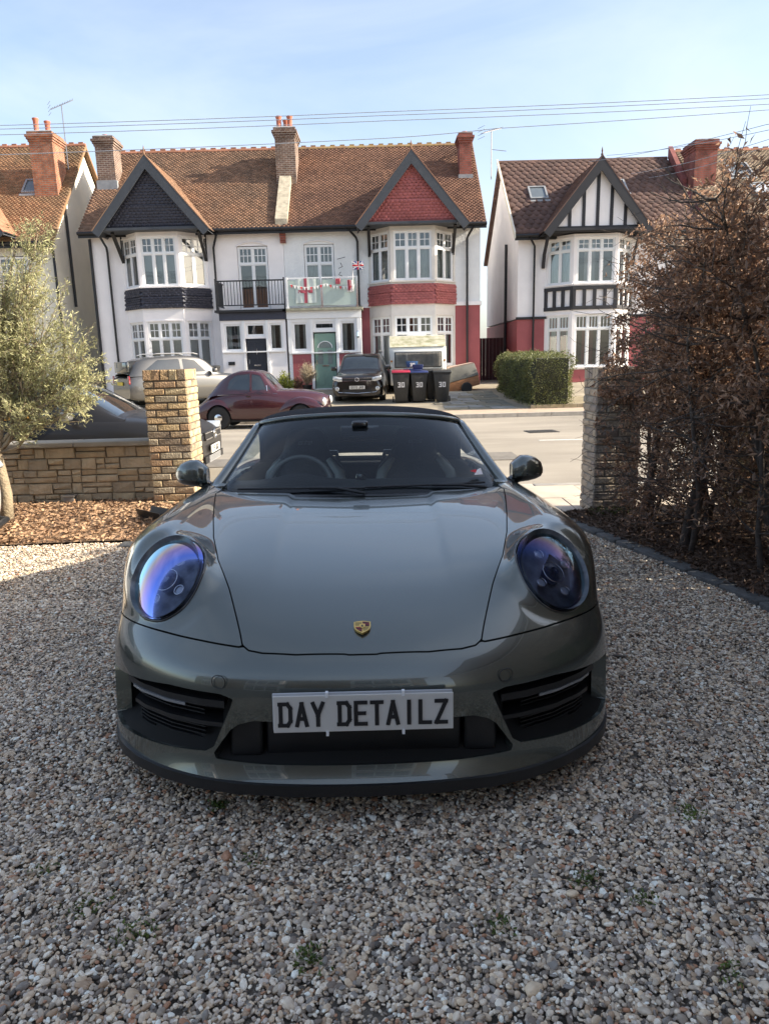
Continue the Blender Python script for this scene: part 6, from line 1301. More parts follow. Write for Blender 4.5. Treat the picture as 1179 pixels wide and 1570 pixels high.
# fence behind the hedge
FN = empty('board_fence', (3.35, 4, 0), 0, 'greenish weathered board fence standing behind the brown hedge', 'fence')
Mf = [mat('fence_board_%d' % i, tuple(x*.7 for x in c), .9, col2=tuple(x*1.25 for x in c), scale=2, aniso=(3, 3, .5), bump=.4, bscale=30) for i, c in enumerate([(.19, .155, .09), (.155, .14, .08), (.21, .165, .11), (.14, .135, .07)])]
rg = random.Random(5); y = -2.8; bsrc = {}
while y < 2.95:
    k = rg.randrange(4)
    if k not in bsrc: bsrc[k] = o = MB().box(-.011, .011, .0, .112, 0, 1.72).build('board', Mf[k], FN)
    else: o = inst(bsrc[k], 'board', FN)
    o.location = (rg.uniform(-.006, .006), y, float(gz(4+y))+rg.uniform(.03, .06)); o.rotation_euler = (rg.uniform(-.006, .006), 0, rg.uniform(-.06, .06)); y += .121
MB().box(.015, .06, -2.8, 2.95, .35, .43).build('rail', Mf[1], FN); MB().box(.0155, .06, -2.8, 2.95, 1.45, 1.53).build('rail', Mf[1], FN)
for yy in (-2.7, -1.0, .8, 2.6): MB().box(.06, .15, yy-.05, yy+.05, 0, 1.85).build('post', Mf[2], FN)
# wheelie bins
M_bin = mat('dark_bin_plastic', (.028, .027, .026), .5, var=.25, scale=12, bump=.1, bscale=90)
lids = {'red': mat('bin_lid_red', (.33, .02, .05), .45), 'blue': mat('bin_lid_blue', (.018, .03, .11), .45), 'black': mat('bin_lid_black', (.028, .029, .028), .5), 'lightblue': mat('bin_lid_light_blue', (.025, .08, .2), .45)}
def bin_(x, y, label, lid='black', num=None, s=1., rz=0, body=None, group='wheelie bins'):
    b = empty('wheelie_bin', (x, y, float(fore_z(0, y))+.0), rz, label, 'bin', group); b.scale = (s, s, s)
    mb = MB(); w0, w1, d0, d1 = .20, .285, .22, .33
    mb.add([(-w0, -d0, .04), (w0, -d0, .04), (w0, d0, .04), (-w0, d0, .04), (-w1, -d1, .96), (w1, -d1, .96), (w1, d1, .96), (-w1, d1, .96)], [(0, 3, 2, 1), (4, 5, 6, 7), (0, 1, 5, 4), (1, 2, 6, 5), (2, 3, 7, 6), (3, 0, 4, 7)])
    mb.build('body', body or M_bin, b, bevel=.02)
    MB().box(-w1-.015, w1+.015, -d1-.02, d1, .955, .99).build('rim', body or M_bin, b)
    MB().prism([(-d1-.04, .99), (-d1-.04, 1.015), (-d1+.05, 1.05), (d1-.05, 1.08), (d1+.03, 1.03), (d1+.03, .99)], -w1-.02, w1+.02, ax='x').build('lid', lids[lid], b, bevel=.012)
    MB().tube([(-w1+.05, d1+.07, 1.0), (w1-.05, d1+.07, 1.0)], .02, 8).build('handle', body or M_bin, b)
    for q in (-1, 1): MB().lathe([(.10, -.02), (.10, .02)], (q*.26, d0+.04, .10), ax='x', n=16).build('wheel', M_rubber, b)
    if num: text('number', num, M_wcloth, b, Matrix.Translation((0, -.292, .60)) @ Matrix.Rotation(.118, 4, 'X'), ch=.17, cw=.10, gap=.125, th=.034)
    return b
bin_(.66, 24.15, 'wheelie bin with red lid and white number 30', 'red', '30')
bin_(1.24, 24.15, 'wheelie bin with dark blue lid and white number 30', 'blue', '30', s=.98, rz=.08)
bin_(2.02, 24.0, 'black-lidded wheelie bin with white number 30 at the right end of the row', 'black', '30', s=.99, rz=-.05)
bin_(1.74, 24.55, 'black wheelie bin squeezed behind the blue-lidded and right-hand bins', 'black', None, s=.98, rz=.15)
bx = MB(); RB = empty('recycling_box', (1.03, 24.30, 1.12), .1, 'light blue recycling box with number 30 stacked behind the red-lidded bin', 'box')
bin_(1.08, 24.85, 'wheelie bin standing behind between the red and blue lids', 'blue', None, s=.98)
MB().box(-.17, .17, -.12, .14, .0, .20, taper=-.02).build('box_body', lids['lightblue'], RB, bevel=.01); text('number', '30', M_wcloth, RB, TM(0, -.142, .09), ch=.11, cw=.07, gap=.09, th=.022)
RB.location = (1.06, 24.72, 1.11+float(fore_z(0, 24.7))); RB2 = empty('recycling_box', (1.46, 24.85, 1.06), -.1, 'dark blue recycling box behind the dark blue lid', 'box'); MB().box(-.16, .16, -.1, .12, .0, .16, taper=-.015).build('box_body', lids['blue'], RB2, bevel=.01)
RB2.location = (1.24, 24.22, 1.075+float(fore_z(0, 24.2)))
bin_(-6.62, 28.3, 'dark wheelie bin standing against the wall left of the dark front door', 'black', None)
# fence post / planks by the side alley
pk = MB(); pk.bar((4.75, 27.3, .3), (4.78, 27.4, 1.75), .06, .05).build('timber_post', mat('brown_timber', (.25, .12, .07), .8)); tag(pk and bpy.data.objects['timber_post'], 'thin brown timber post at the corner of the green hedge', 'post')
AG = empty('side_gate', (4.85, 33, .4), 0, 'dark maroon board gate closing the alley between the houses', 'gate')
for i in range(9): MB().box(-.72+i*.16, -.57+i*.16, -.02, .02, 0, 1.9).build('board', mat('dark_maroon_board', (.07, .022, .022), .8, var=.2), AG)
# overhead wires and aerials
M_wire = mat('grey_cable', (.28, .30, .34), .7)
def wire(pts, label):
    P = []; 
    for i in range(len(pts)-1):
        a, b = Vector(pts[i]), Vector(pts[i+1]); sag = (b-a).length*.008
        for k in range(16): t = k/16; p = a.lerp(b, t); p.z -= sag*4*t*(1-t); P.append(p)
    P.append(Vector(pts[-1])); o = MB().tube(P, .0075, 5).build('telephone_wire', M_wire); tag(o, label, 'wire', 'overhead telephone wires')
Y = 16
wire([(-30, Y, 6.95), (0.2, Y, 6.50), (30, Y, 7.7)], 'uppermost overhead wire crossing the sky'); wire([(-30, Y, 6.88), (.2, Y, 6.43), (30, Y, 7.62)], 'second overhead wire just under the uppermost one')
wire([(-30, Y, 6.75), (.2, Y, 6.33), (30, Y, 7.5)], 'third overhead wire crossing the sky'); wire([(-30, Y, 6.25), (-.2, Y, 5.99), (2.5, Y, 6.13), (30, Y, 7.9)], 'lowest overhead wire running just above the roof ridge')
for k, (a, b) in enumerate((((7.81, 28.2, 8.40), (9.08, 18, 6.63)), ((8.48, 28.2, 8.6), (9.18, 18, 6.52)), ((9.4, 28.2, 7.95), (9.2, 18, 6.32)), ((10.07, 28.2, 7.8), (9.21, 18, 6.18)))):
    a = Vector(a); b = Vector(b); wire([a, b, b+(b-a)*1.2], ['thin service wire falling from the right towards the tudor gable', 'service wire falling from the upper right behind the red chimney', 'service wire falling right of the red chimney', 'lowest service wire at the far right above the hedge'][k])
M_alu = mat('aerial_aluminium', (.25, .25, .27), .35, .8)
def aerial(x, y, z, h, label, rz, tilt=.25, arm=None):
    a = empty('tv_aerial', (x, y, z), rz, label, 'aerial', 'roof aerials'); MB().tube([(0, 0, 0), (0, 0, h)], .022, 6).build('mast', M_alu, a)
    c = cos(tilt); s_ = sin(tilt); MB().bar((-.5*c, 0, h-.02-.5*s_), (.55*c, 0, h-.02+.55*s_), .03, .03).build('boom', M_alu, a)
    for k in range(9): t = -.45+k*.12; MB().tube([(t*c, -.2, h+t*s_), (t*c, .2, h+t*s_)], .008, 4).build('element', M_alu, a)
    for k in range(4): MB().tube([(-.5*c-.05, -.25, h-.5*s_-.2+k*.14), (-.5*c-.05, .25, h-.5*s_-.2+k*.14)], .008, 4).build('reflector_bar', M_alu, a)
    if arm: MB().tube([(0, 0, arm), (.8, 0, arm+.02)], .014, 5).build('side_arm', M_alu, a)
aerial(-13.12, 32.9, 9.6, 2.7, 'tall television aerial beside the orange chimney of the far left house', .6, .5)
aerial(5.0, 33.2, 9.0, 1.95, 'television aerial on the ridge end of the mock tudor house', .5, .3, arm=1.2)
# ================================================================ plants, mulch and gravel
def leaf_mat(name, c1, c2, rough=.5, transl=.3, isl=.35):
    m = mat(name, c1, rough, col2=c2, scale=2.5, isl=isl); t = m.node_tree
    b = t.nodes['Principled BSDF']; o = [n for n in t.nodes if n.type == 'OUTPUT_MATERIAL'][0]; tr = t.nodes.new('ShaderNodeBsdfTranslucent'); mx = t.nodes.new('ShaderNodeMixShader'); mx.inputs[0].default_value = transl
    src = b.inputs['Base Color'].links[0].from_socket; t.links.new(src, tr.inputs[0]); t.links.new(b.outputs[0], mx.inputs[1]); t.links.new(tr.outputs[0], mx.inputs[2]); t.links.new(mx.outputs[0], o.inputs[0]); return m
def leaves(name, P, D, Ln, Wd, m, parent=None, fold=.25, bend=.25, rg=RNG, kind=None):
    P = np.asarray(P, float); D = np.asarray(D, float); n = len(P); D = D/np.linalg.norm(D, axis=1, keepdims=True)
    S = np.cross(D, rg.normal(size=(n, 3))); S /= np.maximum(np.linalg.norm(S, axis=1, keepdims=True), 1e-6); Nn = np.cross(S, D); Ln = np.asarray(Ln).reshape(-1, 1)*np.ones((n, 1)); Wd = np.asarray(Wd).reshape(-1, 1)*np.ones((n, 1)); bd = bend*rg.uniform(-.2, 1, (n, 1))
    mid = P+D*Ln*.5+Nn*Ln*bd*.35; l = mid-S*Wd/2+Nn*Wd*fold; r = mid+S*Wd/2+Nn*Wd*fold; tip = P+D*Ln*(1-bd*.3)-Nn*Ln*bd*.35
    V = np.stack([P, r, mid, l, tip], 1).reshape(-1, 3); f = np.array([(0, 1, 2), (0, 2, 3), (1, 4, 2), (2, 4, 3)]); F = (np.arange(n)[:, None, None]*5+f[None]).reshape(-1, 3)
    o = link(name, npmesh(name, V, F), m, parent)
    if kind: o['kind'] = kind
    return o
def rwalk(a, d, ln, n, jit, rg, up=0.):
    P = [np.array(a, float)]; d = np.array(d, float); d /= np.linalg.norm(d)
    for i in range(n): d = d+rg.normal(size=3)*jit+np.array([0, 0, up]); d /= np.linalg.norm(d); P.append(P[-1]+d*ln/n)
    return P
# ---- brown beech hedge on the right: six trees, each with its own stems, branches and dead leaves
M_bark_t = mat('beech_bark', (.11, .09, .075), .9, var=.35, scale=12, bump=.5, bscale=80)
M_beech = [leaf_mat('dead_beech_leaf', (.23, .135, .09), (.46, .29, .185), .5, .35, .45), ]
rg = np.random.default_rng(12)
def hedge_tree(x, y, label, stems, top, dens, seed):
    rg = np.random.default_rng(seed); z0 = float(gz(y))
    T = empty('beech_tree', (x, y, z0), 0, label, 'tree', 'beech trees making up the brown hedge'); tr = MB(); tw = MB(); LPs, LD = [], []
    for s in range(stems):
        a = rg.uniform(0, 2*pi); base = np.array([.06*cos(a), .08*sin(a), -.05]); st = rwalk(base, (rg.normal()*.10, rg.normal()*.22, 1), top*rg.uniform(.85, 1.02), 14, .07, rg, .05)
        r0 = rg.uniform(.018, .03) if s else .042
        tr.tube(st, [r0*(1-.75*i/14) for i in range(15)], 8)
        for i in range(2, 15):
            for k in range(5 if i > 6 else 3):
                b = st[i]; ang = rg.uniform(0, 2*pi); ln = rg.uniform(.35, .75)*(1 if i < 11 else .8)
                d = np.array([cos(ang)*.95, sin(ang)*1.1, rg.uniform(-.05, .55)]); br = rwalk(b, d, ln, 6, .16, rg, .02)
                tw.tube(br, [max(.003, .0075*(1-j/7)) for j in range(7)], 4, caps=False)
                for q in range(4):
                    j = rg.integers(1, 7); d2 = (br[j]-br[j-1])/np.linalg.norm(br[j]-br[j-1])+rg.normal(size=3)*.6; t2 = rwalk(br[j], d2, rg.uniform(.15, .38), 4, .2, rg, .03)
                    tw.tube(t2, [.0026, .0022, .002, .0016, .0012], 3, caps=False)
                    wz = (br[j][2])/top; nl = int(rg.uniform(15, 34)*dens*(1. if wz > .42 else .42 if wz > .12 else .7)*(1.15 if b[0]+d[0]*ln < .05 else .9))
                    for c in range(nl):
                        f = rg.uniform(.1, 4); i0 = min(int(f), 3); p = t2[i0]*(1-(f-i0))+t2[i0+1]*(f-i0)+rg.normal(size=3)*.03
                        LPs.append(p); LD.append(np.array([rg.normal()*.8, rg.normal()*.8, rg.normal()*.55-.55]))
    P = np.array(LPs); D = np.array(LD); wx = x+P[:, 0]; wz = z0+P[:, 2]; wy = y+P[:, 1]
    keep = (wx > 2.10-.10*(wz < .9)*(wy < 6.5)+.10*np.sin(wy*5+wz*3)-.09*(wz > 1.2)) & (wx < 3.3) & (wz > float(gz(y))+.02) & (wy < 6.82+.12*np.sin(wz*6)) & (wz < 2.5+.35*np.clip((6.3-wy)/2, 0, 1)+.2*np.sin(wy*4+wx*3))
    P = P[keep]; D = D[keep]; n = len(P)
    tr.build('trunk', M_bark_t, T, smooth='full'); tw.build('branch', M_bark_t, T, smooth=False)
    leaves('foliage', P, D, rg.uniform(.035, .078, n), rg.uniform(.010, .026, n), M_beech[0], T, fold=.45, bend=.7, rg=rg)
    return n
_n = 0
for a in ((2.42, 6.35, 'beech tree with dead brown leaves next to the grey brick pillar', 4, 2.45, 1.5, 1), (2.36, 5.35, 'twin-stemmed beech with dead leaves, second tree in from the right brick pillar', 3, 2.6, .9, 2), (2.78, 5.85, 'beech with dead leaves standing back against the board fence, behind the twin-stemmed one', 2, 2.6, .75, 3),
          (2.62, 4.6, 'beech with dark trunk near the right edge, in front of the fence boards', 2, 2.75, .85, 4), (2.9, 5.0, 'beech close to the fence, between the twin-stemmed and right-edge trees', 2, 2.75, .75, 5), (2.75, 3.7, 'beech at the near end of the hedge, mostly outside the right edge of the picture', 3, 2.7, .9, 6)):
    _n += hedge_tree(*a)
print('beech leaves', _n)
# leaf litter under the hedge
rg = np.random.default_rng(3); M_lit = leaf_mat('old_leaf_litter', (.075, .05, .036), (.17, .11, .075), .8, .1, .4); n = 9000; Yl = rg.uniform(1.0, 6.85, n); Xl = hx(Yl)+.02+np.abs(rg.normal(size=n))*.5; k = Xl < 3.3; Yl = Yl[k]; Xl = Xl[k]; n = len(Xl)
leaves('leaf_litter', np.stack([Xl, Yl, gz(Yl)+.03+.05*np.sin(np.clip((Xl-hx(Yl))/2.2, 0, 1)*3.14)+rg.uniform(0, .025, n)], 1), np.stack([rg.normal(size=n), rg.normal(size=n), rg.normal(size=n)*.25], 1), rg.uniform(.03, .07, n), rg.uniform(.012, .028, n), M_lit, None, .3, .5, rg, 'stuff')
# ---- olive tree
M_olive = leaf_mat('olive_leaf', (.29, .29, .13), (.54, .52, .29), .5, .3, .4); M_obark = mat('olive_bark', (.30, .24, .16), .9, var=.3, scale=10, bump=.7, bscale=50)
OT = empty('olive_tree', (-3.84, 7.15, .02), 0, 'silvery green olive tree with sunlit pale trunk at the left edge above the stone wall', 'tree'); rg = np.random.default_rng(44)
tr = MB(); trunk = [(-.03, -.05, -.03), (.0, -.02, .3), (-.05, 0, .7), (.02, 0, 1.05), (.05, .03, 1.3), (.12, .05, 1.7), (.2, .05, 2.2), (.42, 0, 2.7)]
tr.tube(trunk, [.075, .055, .05, .045, .04, .03, .02, .008], 10); tw = MB(); LPs, LD = [], []
blobs = [(.10, 2.05, .62, 1.), (.50, 1.75, .55, 1.), (.85, 1.58, .42, 1.), (.52, 2.25, .36, .8), (.62, 2.72, .20, .5), (.42, 1.25, .42, .8), (-.45, 1.8, .8, 1.1), (.30, .98, .22, .35), (.85, 1.25, .28, .45), (-.4, 1.15, .5, .8), (.2, 1.5, .5, .9)]
for (bx_, bz_, br_, wt) in blobs:
    c = np.array([bx_, 0, bz_]); j = min(7, max(3, int((bz_)/2.7*7))); src = np.array(trunk[max(2, j-2)]); main = [src+(c-src)*t+rg.normal(size=3)*.03 for t in np.linspace(0, 1, 6)]; tr.tube(main, [.022, .018, .014, .011, .008, .005], 6)
    for k in range(int(52*wt*(br_/.5)**1.6)+8):
        d = rg.normal(size=3); d /= np.linalg.norm(d); d[2] += .25; tgt = c+d*br_*rg.uniform(.45, 1.12)*np.array([1, .8, 1]); s0 = main[rg.integers(2, 6)]; pth = [s0+(tgt-s0)*t+rg.normal(size=3)*.02*(t > 0) for t in np.linspace(0, 1, 7)]
        tw.tube(pth, [.006, .005, .004, .0035, .003, .002, .0015], 4, caps=False)
        for q in range(int(rg.uniform(40, 72))):
            f = rg.uniform(2.0, 6); i0 = min(int(f), 5); p = pth[i0]*(1-(f-i0))+pth[i0+1]*(f-i0); dd = (pth[i0+1]-pth[i0]); dd = dd/np.linalg.norm(dd)*.8+rg.normal(size=3)*.75; LPs.append(p+rg.normal(size=3)*.022); LD.append(dd)
tr.build('trunk', M_obark, OT, smooth='full'); tw.build('branch', M_obark, OT); n = len(LPs); print('olive leaves', n)
leaves('foliage', LPs, LD, rg.uniform(.035, .07, n), rg.uniform(.007, .013, n), M_olive, OT, .25, .3, rg)
# ---- clipped hedge and shrubs across the road
def hedge_box(name, label, x0, x1, y0, y1, z0, z1, m, n, size, seed, core):
    rg = np.random.default_rng(seed); H_ = empty(name, ((x0+x1)/2, (y0+y1)/2, z0), 0, label, 'hedge'); w, d, h = (x1-x0)/2, (y1-y0)/2, z1-z0
    mb = MB(); mb.box(-w+.1, w-.1, -d+.1, d-.1, 0, h-.1); mb.build('branch_core', core, H_)
    P = []; Nm = []
    A = np.array([2*d*h, 2*d*h, 2*w*h, 2*w*d]); A = A/A.sum()
    for f, a in enumerate(A):
        k = int(n*a); u = rg.uniform(-1, 1, k); v = rg.uniform(0, 1, k)
        if f < 2: s = -1 if f == 0 else 1; p = np.stack([np.full(k, s*w), u*d, v*h], 1); nn = np.tile([s, 0, .3], (k, 1))
        elif f == 2: p = np.stack([u*w, np.full(k, -d), v*h], 1); nn = np.tile([0, -1, .3], (k, 1))
        else: p = np.stack([u*w, (v*2-1)*d, np.full(k, h)], 1); nn = np.tile([0, 0, 1.], (k, 1))
        P.append(p); Nm.append(nn)
    P = np.concatenate(P); Nm = np.concatenate(Nm); off = .05*np.sin(P[:, 1]*3+P[:, 2]*4)+.04*np.sin(P[:, 0]*9+P[:, 2]*7)+rg.normal(size=len(P))*.035
    # rounded shoulders
    e = np.maximum(0, P[:, 2]-(h-.25))/.25; P[:, 0] *= 1-.12*e**2*(np.abs(P[:, 0]) > w*.6); P = P+Nm*off[:, None]
    leaves('foliage', P, Nm+rg.normal(size=P.shape)*.8, size, size*.5, m, H_, .2, .2, rg); return H_
M_priv = leaf_mat('privet_leaf', (.085, .10, .030), (.20, .21, .075), .5, .3, .4); M_core = mat('hedge_inner_twigs', (.03, .032, .018), .95)
hedge_box('clipped_hedge', 'clipped green box-shaped hedge beside the forecourt of the mock tudor house', 4.42, 5.55, 20.95, 27.6, .05, 1.52, M_priv, 21000, .055, 5, M_core)
def shrub(name, label, x, y, z, r, h, m, n, ln, wd, seed, upright=.4, pot=None):
    rg = np.random.default_rng(seed); S_ = empty(name, (x, y, z), 0, label, 'shrub'); zb = 0
    if pot: MB().lathe([(.12, 0), (.18, .32), (.2, .32), (.2, .36), (.16, .36), (.15, .28)], n=18).build('pot', pot, S_); zb = .33
    tw = MB(); P = []; D = []
    for k in range(46):
        d = rg.normal(size=3); d /= np.linalg.norm(d); d[2] = abs(d[2])+upright; d /= np.linalg.norm(d); tip = np.array([d[0]*r, d[1]*r, zb+d[2]*h*rg.uniform(.7, 1.05)]); pth = [np.array([0, 0, zb])+(tip-np.array([0, 0, zb]))*t+np.array([0, 0, .1*sin(t*3)]) for t in np.linspace(0, 1, 5)]; tw.tube(pth, .006, 4)
        for q in range(n//46): f = rg.uniform(.5, 4); i0 = min(int(f), 3); P.append(pth[i0]*(1-(f-i0))+pth[i0+1]*(f-i0)+rg.normal(size=3)*.05); D.append(pth[-1]-pth[0]+rg.normal(size=3)*.35)
    tw.build('stem', M_bark_t, S_); leaves('foliage', P, D, ln, wd, m, S_, .2, .3, rg)
gf = float(fore_z(0, 27))
shrub('garden_shrub', 'rounded yellow-green shrub between the maroon car and the porches', -3.62, 27.3, gf, .42, .85, leaf_mat('lime_leaf', (.20, .23, .03), (.36, .38, .06), .5, .3, .3), 3200, .06, .03, 1, .1)
shrub('garden_shrub', 'dark green shrub at the left foot of the yellow-green one', -4.25, 27.8, gf, .3, .5, M_priv, 1400, .06, .03, 4, .1)
shrub('potted_plant', 'feathery pinkish-cream plant in a black pot beside the green front door', -2.78, 27.2, gf, .42, .85, leaf_mat('cream_plume', (.36, .27, .18), (.55, .48, .34), .7, .3, .3), 3000, .09, .012, 2, .5, M_bplast)
shrub('potted_plant', 'reddish brown bare shrub between the yellow-green shrub and the feathery plant', -3.15, 27.4, gf, .3, .7, leaf_mat('red_brown_leaf', (.20, .10, .06), (.33, .2, .12), .6, .3, .3), 1400, .05, .02, 3, .3)
# grass at the foot of the right pillar and small weeds in the gravel
rg = np.random.default_rng(8); M_grass = leaf_mat('grass_blade', (.06, .10, .02), (.15, .20, .05), .5, .3, .4)
n = 900; leaves('grass_tuft', np.stack([rg.uniform(2.0, 2.6, n), rg.normal(6.72, .06, n), rg.uniform(.0, .03, n)], 1), np.stack([rg.normal(size=n)*.5, rg.normal(size=n)*.5, np.ones(n)], 1), rg.uniform(.04, .11, n), .006, M_grass, None, .1, .4, rg, 'stuff')
wp = [(-.96, 1.70), (-.78, 1.55), (.50, 1.60), (-1.05, 1.35), (.62, 1.52), (-.55, 2.0), (.25, 1.45), (.9, 1.9), (-1.3, 1.75), (1.05, 1.42), (-.2, 1.35), (.72, 1.28), (-.62, 1.45), (-.4, 1.72)]
P = []; 
for (x, y) in wp: k = int(rg.uniform(25, 110)); sp_ = rg.uniform(.012, .035); q = rg.normal(size=(k, 2))*sp_; P += [(x+a, y+b, float(gz(y+b))+.010) for a, b in q]
P = np.array(P); n = len(P); leaves('weeds', P, np.stack([rg.normal(size=n), rg.normal(size=n), rg.uniform(.3, 1.4, n)], 1), rg.uniform(.008, .02, n), rg.uniform(.004, .008, n), M_grass, None, .1, .3, rg, 'stuff')
n = 170; Xf = rg.uniform(-2.2, 2.3, n); Yf = rg.uniform(1.0, 6.2, n); kf_ = (np.abs(Xf) < Yf*.6) & ~((np.abs(Xf+.1) < .95) & (Yf > 1.95)); Xf, Yf = Xf[kf_], Yf[kf_]; n = len(Xf)
leaves('fallen_leaves', np.stack([Xf, Yf, gz(Yf)+.016], 1), np.stack([rg.normal(size=n), rg.normal(size=n), rg.normal(size=n)*.2], 1), rg.uniform(.015, .035, n), rg.uniform(.006, .014, n), M_beech[0], None, .3, .5, rg, 'stuff')
# bark chips
M_chip = mat('bark_chips', (.20, .11, .06), .85, col2=(.46, .30, .18), scale=3, isl=.45)
n = 15000; Xc = rg.uniform(-6, -1.75, n); Yc = rg.uniform(6.22, 7.95, n); Yc = np.where(Xc > -2.1, np.minimum(Yc, 6.9), Yc)
leaves('bark_chips', np.stack([Xc, Yc, .018+.03*np.sin(Xc*3.1+Yc*2)*np.sin(Yc*4.)+.03*((Yc-6.2)/1.7)+rg.uniform(.0, .03, n)], 1), np.stack([rg.normal(size=n), rg.normal(size=n), rg.normal(size=n)*.22], 1), rg.uniform(.025, .075, n), rg.uniform(.01, .028, n), M_chip, None, .12, .12, rg, 'stuff')
# ---- gravel: every stone real, instanced on points by geometry nodes
M_stone = bpy.data.materials.new('river_gravel'); M_stone.use_nodes = True; t = M_stone.node_tree; b = t.nodes['Principled BSDF']; b.inputs['Roughness'].default_value = .62
oi = t.nodes.new('ShaderNodeObjectInfo'); cr = t.nodes.new('ShaderNodeValToRGB'); cr.color_ramp.interpolation = 'CONSTANT'; e = cr.color_ramp.elements
stops = [(0, (.46, .42, .36)), (.12, (.30, .27, .235)), (.22, (.66, .61, .53)), (.34, (.19, .165, .145)), (.42, (.55, .47, .37)), (.52, (.38, .29, .21)), (.58, (.80, .76, .70)), (.67, (.24, .235, .23)), (.75, (.52, .49, .46)), (.84, (.40, .23, .15)), (.88, (.68, .59, .46)), (.93, (.90, .88, .84)), (.97, (.09, .085, .08))]
e[0].position = 0; e[0].color = (*stops[0][1], 1); e[1].position = stops[1][0]; e[1].color = (*stops[1][1], 1)
stops = [(p, (min(1, c[0]*1.3), min(1, c[1]*1.19), c[2]*1.06)) for p, c in stops]; e[0].color = (*stops[0][1], 1); e[1].color = (*stops[1][1], 1)
for p_, c_ in stops[2:]: k = e.new(p_); k.color = (*c_, 1)
tcn = t.nodes.new('ShaderNodeTexCoord'); nz_ = t.nodes.new('ShaderNodeTexNoise'); nz_.inputs['Scale'].default_value = 1.6; nz_.inputs['Detail'].default_value = 5; m2 = t.nodes.new('ShaderNodeMix'); m2.data_type = 'RGBA'; m2.blend_type = 'MULTIPLY'; m2.inputs[0].default_value = .55
t.links.new(oi.outputs['Random'], cr.inputs[0]); t.links.new(tcn.outputs['Object'], nz_.inputs['Vector']); r2 = t.nodes.new('ShaderNodeValToRGB'); r2.color_ramp.elements[0].position = .3; r2.color_ramp.elements[0].color = (.6, .57, .53, 1); r2.color_ramp.elements[1].position = .65
t.links.new(nz_.outputs[0], r2.inputs[0]); t.links.new(cr.outputs[0], m2.inputs[6]); t.links.new(r2.outputs[0], m2.inputs[7]); t.links.new(m2.outputs[2], b.inputs['Base Color'])
rg = np.random.default_rng(77)
def gpts(y0, y1, dens):
    n = int((y1-y0)*9*dens); Yg = rg.uniform(y0, y1, n); Xg = rg.uniform(-4.5, 4.5, n); hw = Yg*.60+.5
    k = (Xg > -hw) & (Xg < np.minimum(hw, hx(Yg)-.05)) & (Yg < np.where(Xg < -1.75, 6.2, 6.9)); k &= ~((np.abs(Xg+.1) < .7) & (Yg > 2.7)); return Xg[k], Yg[k]
PX, PY = [], []
for y0, y1, dn in ((.75, 2.0, 17500), (2.0, 3.2, 14500), (3.2, 4.6, 11000), (4.6, 6.95, 8000)): a, c = gpts(y0, y1, dn); PX.append(a); PY.append(c)
PX = np.concatenate(PX); PY = np.concatenate(PY); n = len(PX); print('stones', n)
PZ = gz(PY)+rg.uniform(-.004, .008, n)+.007*np.sin(PX*4+PY*3)*np.sin(PY*5-PX)
me = bpy.data.meshes.new('gravel'); me.vertices.add(n); me.vertices.foreach_set('co', np.stack([PX, PY, PZ], 1).astype(np.float32).ravel())
at = me.attributes.new('rot', 'FLOAT_VECTOR', 'POINT'); at.data.foreach_set('vector', np.stack([rg.normal(0, .35, n), rg.normal(0, .35, n), rg.uniform(0, 6.28, n)], 1).astype(np.float32).ravel())
sz = .0045*np.exp(rg.normal(0, .32, n))*np.interp(PY, [0, 3, 6], [1, 1.05, 1.25])
at = me.attributes.new('scl', 'FLOAT_VECTOR', 'POINT'); at.data.foreach_set('vector', (sz[:, None]*np.stack([rg.uniform(1.0, 1.7, n), rg.uniform(.8, 1.15, n), rg.uniform(.5, .8, n)], 1)).astype(np.float32).ravel())
me.update(); G_ = link('gravel', me, None, None); tag(G_, kind='stuff')
ng = bpy.data.node_groups.new('gravel_stones', 'GeometryNodeTree'); ng.interface.new_socket('Geometry', in_out='INPUT', socket_type='NodeSocketGeometry'); ng.interface.new_socket('Geometry', in_out='OUTPUT', socket_type='NodeSocketGeometry')
N_ = ng.nodes.new; gi = N_('NodeGroupInput'); go = N_('NodeGroupOutput'); ins_ = N_('GeometryNodeInstanceOnPoints'); gti = N_('GeometryNodeGeometryToInstance')
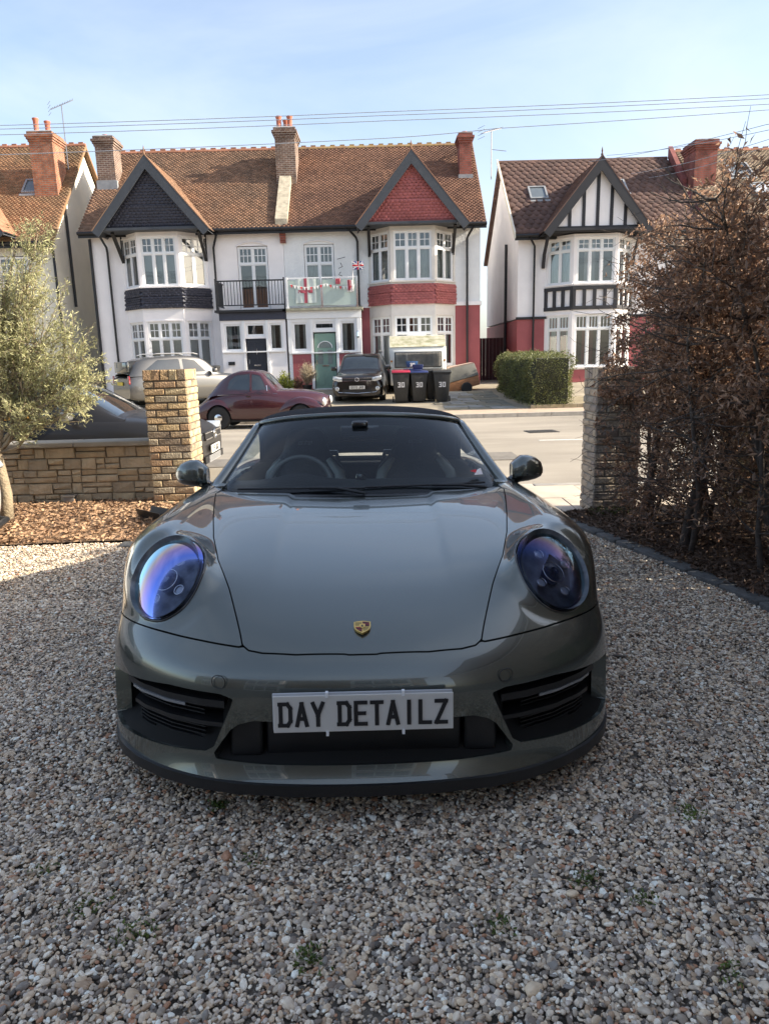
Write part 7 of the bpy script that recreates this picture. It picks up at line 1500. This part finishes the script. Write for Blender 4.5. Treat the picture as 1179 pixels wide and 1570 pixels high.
for k in range(3):
    ic = N_('GeometryNodeMeshIcoSphere'); ic.inputs['Radius'].default_value = 1; ic.inputs['Subdivisions'].default_value = 2; sp_ = N_('GeometryNodeSetPosition'); nt_ = N_('ShaderNodeTexNoise'); nt_.inputs['Scale'].default_value = .9; ps = N_('GeometryNodeInputPosition'); va = N_('ShaderNodeVectorMath'); va.operation = 'ADD'; va.inputs[1].default_value = (k*5.1, k*3.3, 0)
    sb = N_('ShaderNodeVectorMath'); sb.operation = 'SUBTRACT'; sb.inputs[1].default_value = (.5, .5, .5); sc_ = N_('ShaderNodeVectorMath'); sc_.operation = 'SCALE'; sc_.inputs['Scale'].default_value = .75; sm = N_('GeometryNodeSetShadeSmooth'); mt = N_('GeometryNodeSetMaterial'); mt.inputs['Material'].default_value = M_stone
    l = ng.links.new; l(ps.outputs[0], va.inputs[0]); l(va.outputs[0], nt_.inputs['Vector']); l(nt_.outputs['Color'], sb.inputs[0]); l(sb.outputs[0], sc_.inputs[0]); l(sc_.outputs[0], sp_.inputs['Offset']); l(ic.outputs[0], sp_.inputs[0]); l(sp_.outputs[0], sm.inputs[0]); l(sm.outputs[0], mt.inputs[0]); l(mt.outputs[0], gti.inputs[0])
ra = N_('GeometryNodeInputNamedAttribute'); ra.data_type = 'FLOAT_VECTOR'; ra.inputs[0].default_value = 'rot'; sa = N_('GeometryNodeInputNamedAttribute'); sa.data_type = 'FLOAT_VECTOR'; sa.inputs[0].default_value = 'scl'; ri = N_('FunctionNodeRandomValue'); ri.data_type = 'INT'; ri.inputs['Min'].default_value = 0; ri.inputs['Max'].default_value = 2
er = N_('FunctionNodeEulerToRotation'); l(ra.outputs[0], er.inputs[0]); l(gi.outputs[0], ins_.inputs['Points']); l(gti.outputs[0], ins_.inputs['Instance']); ins_.inputs['Pick Instance'].default_value = True; l(er.outputs[0], ins_.inputs['Rotation']); l(sa.outputs[0], ins_.inputs['Scale'])
l([o for o in ri.outputs if o.type == 'INT'][0], ins_.inputs['Instance Index']); l(ins_.outputs[0], go.inputs[0])
md = G_.modifiers.new('stones', 'NODES'); md.node_group = ng
tw_ = empty('fallen_twig', (.88, 1.50, float(gz(1.5))+.012), .1, 'small brown twig lying on the gravel at the lower right', 'twig'); MB().tube([(-.05, 0, 0), (0, .004, .004), (.05, -.003, 0)], [.003, .004, .002], 6).build('twig', M_bark_t, tw_)
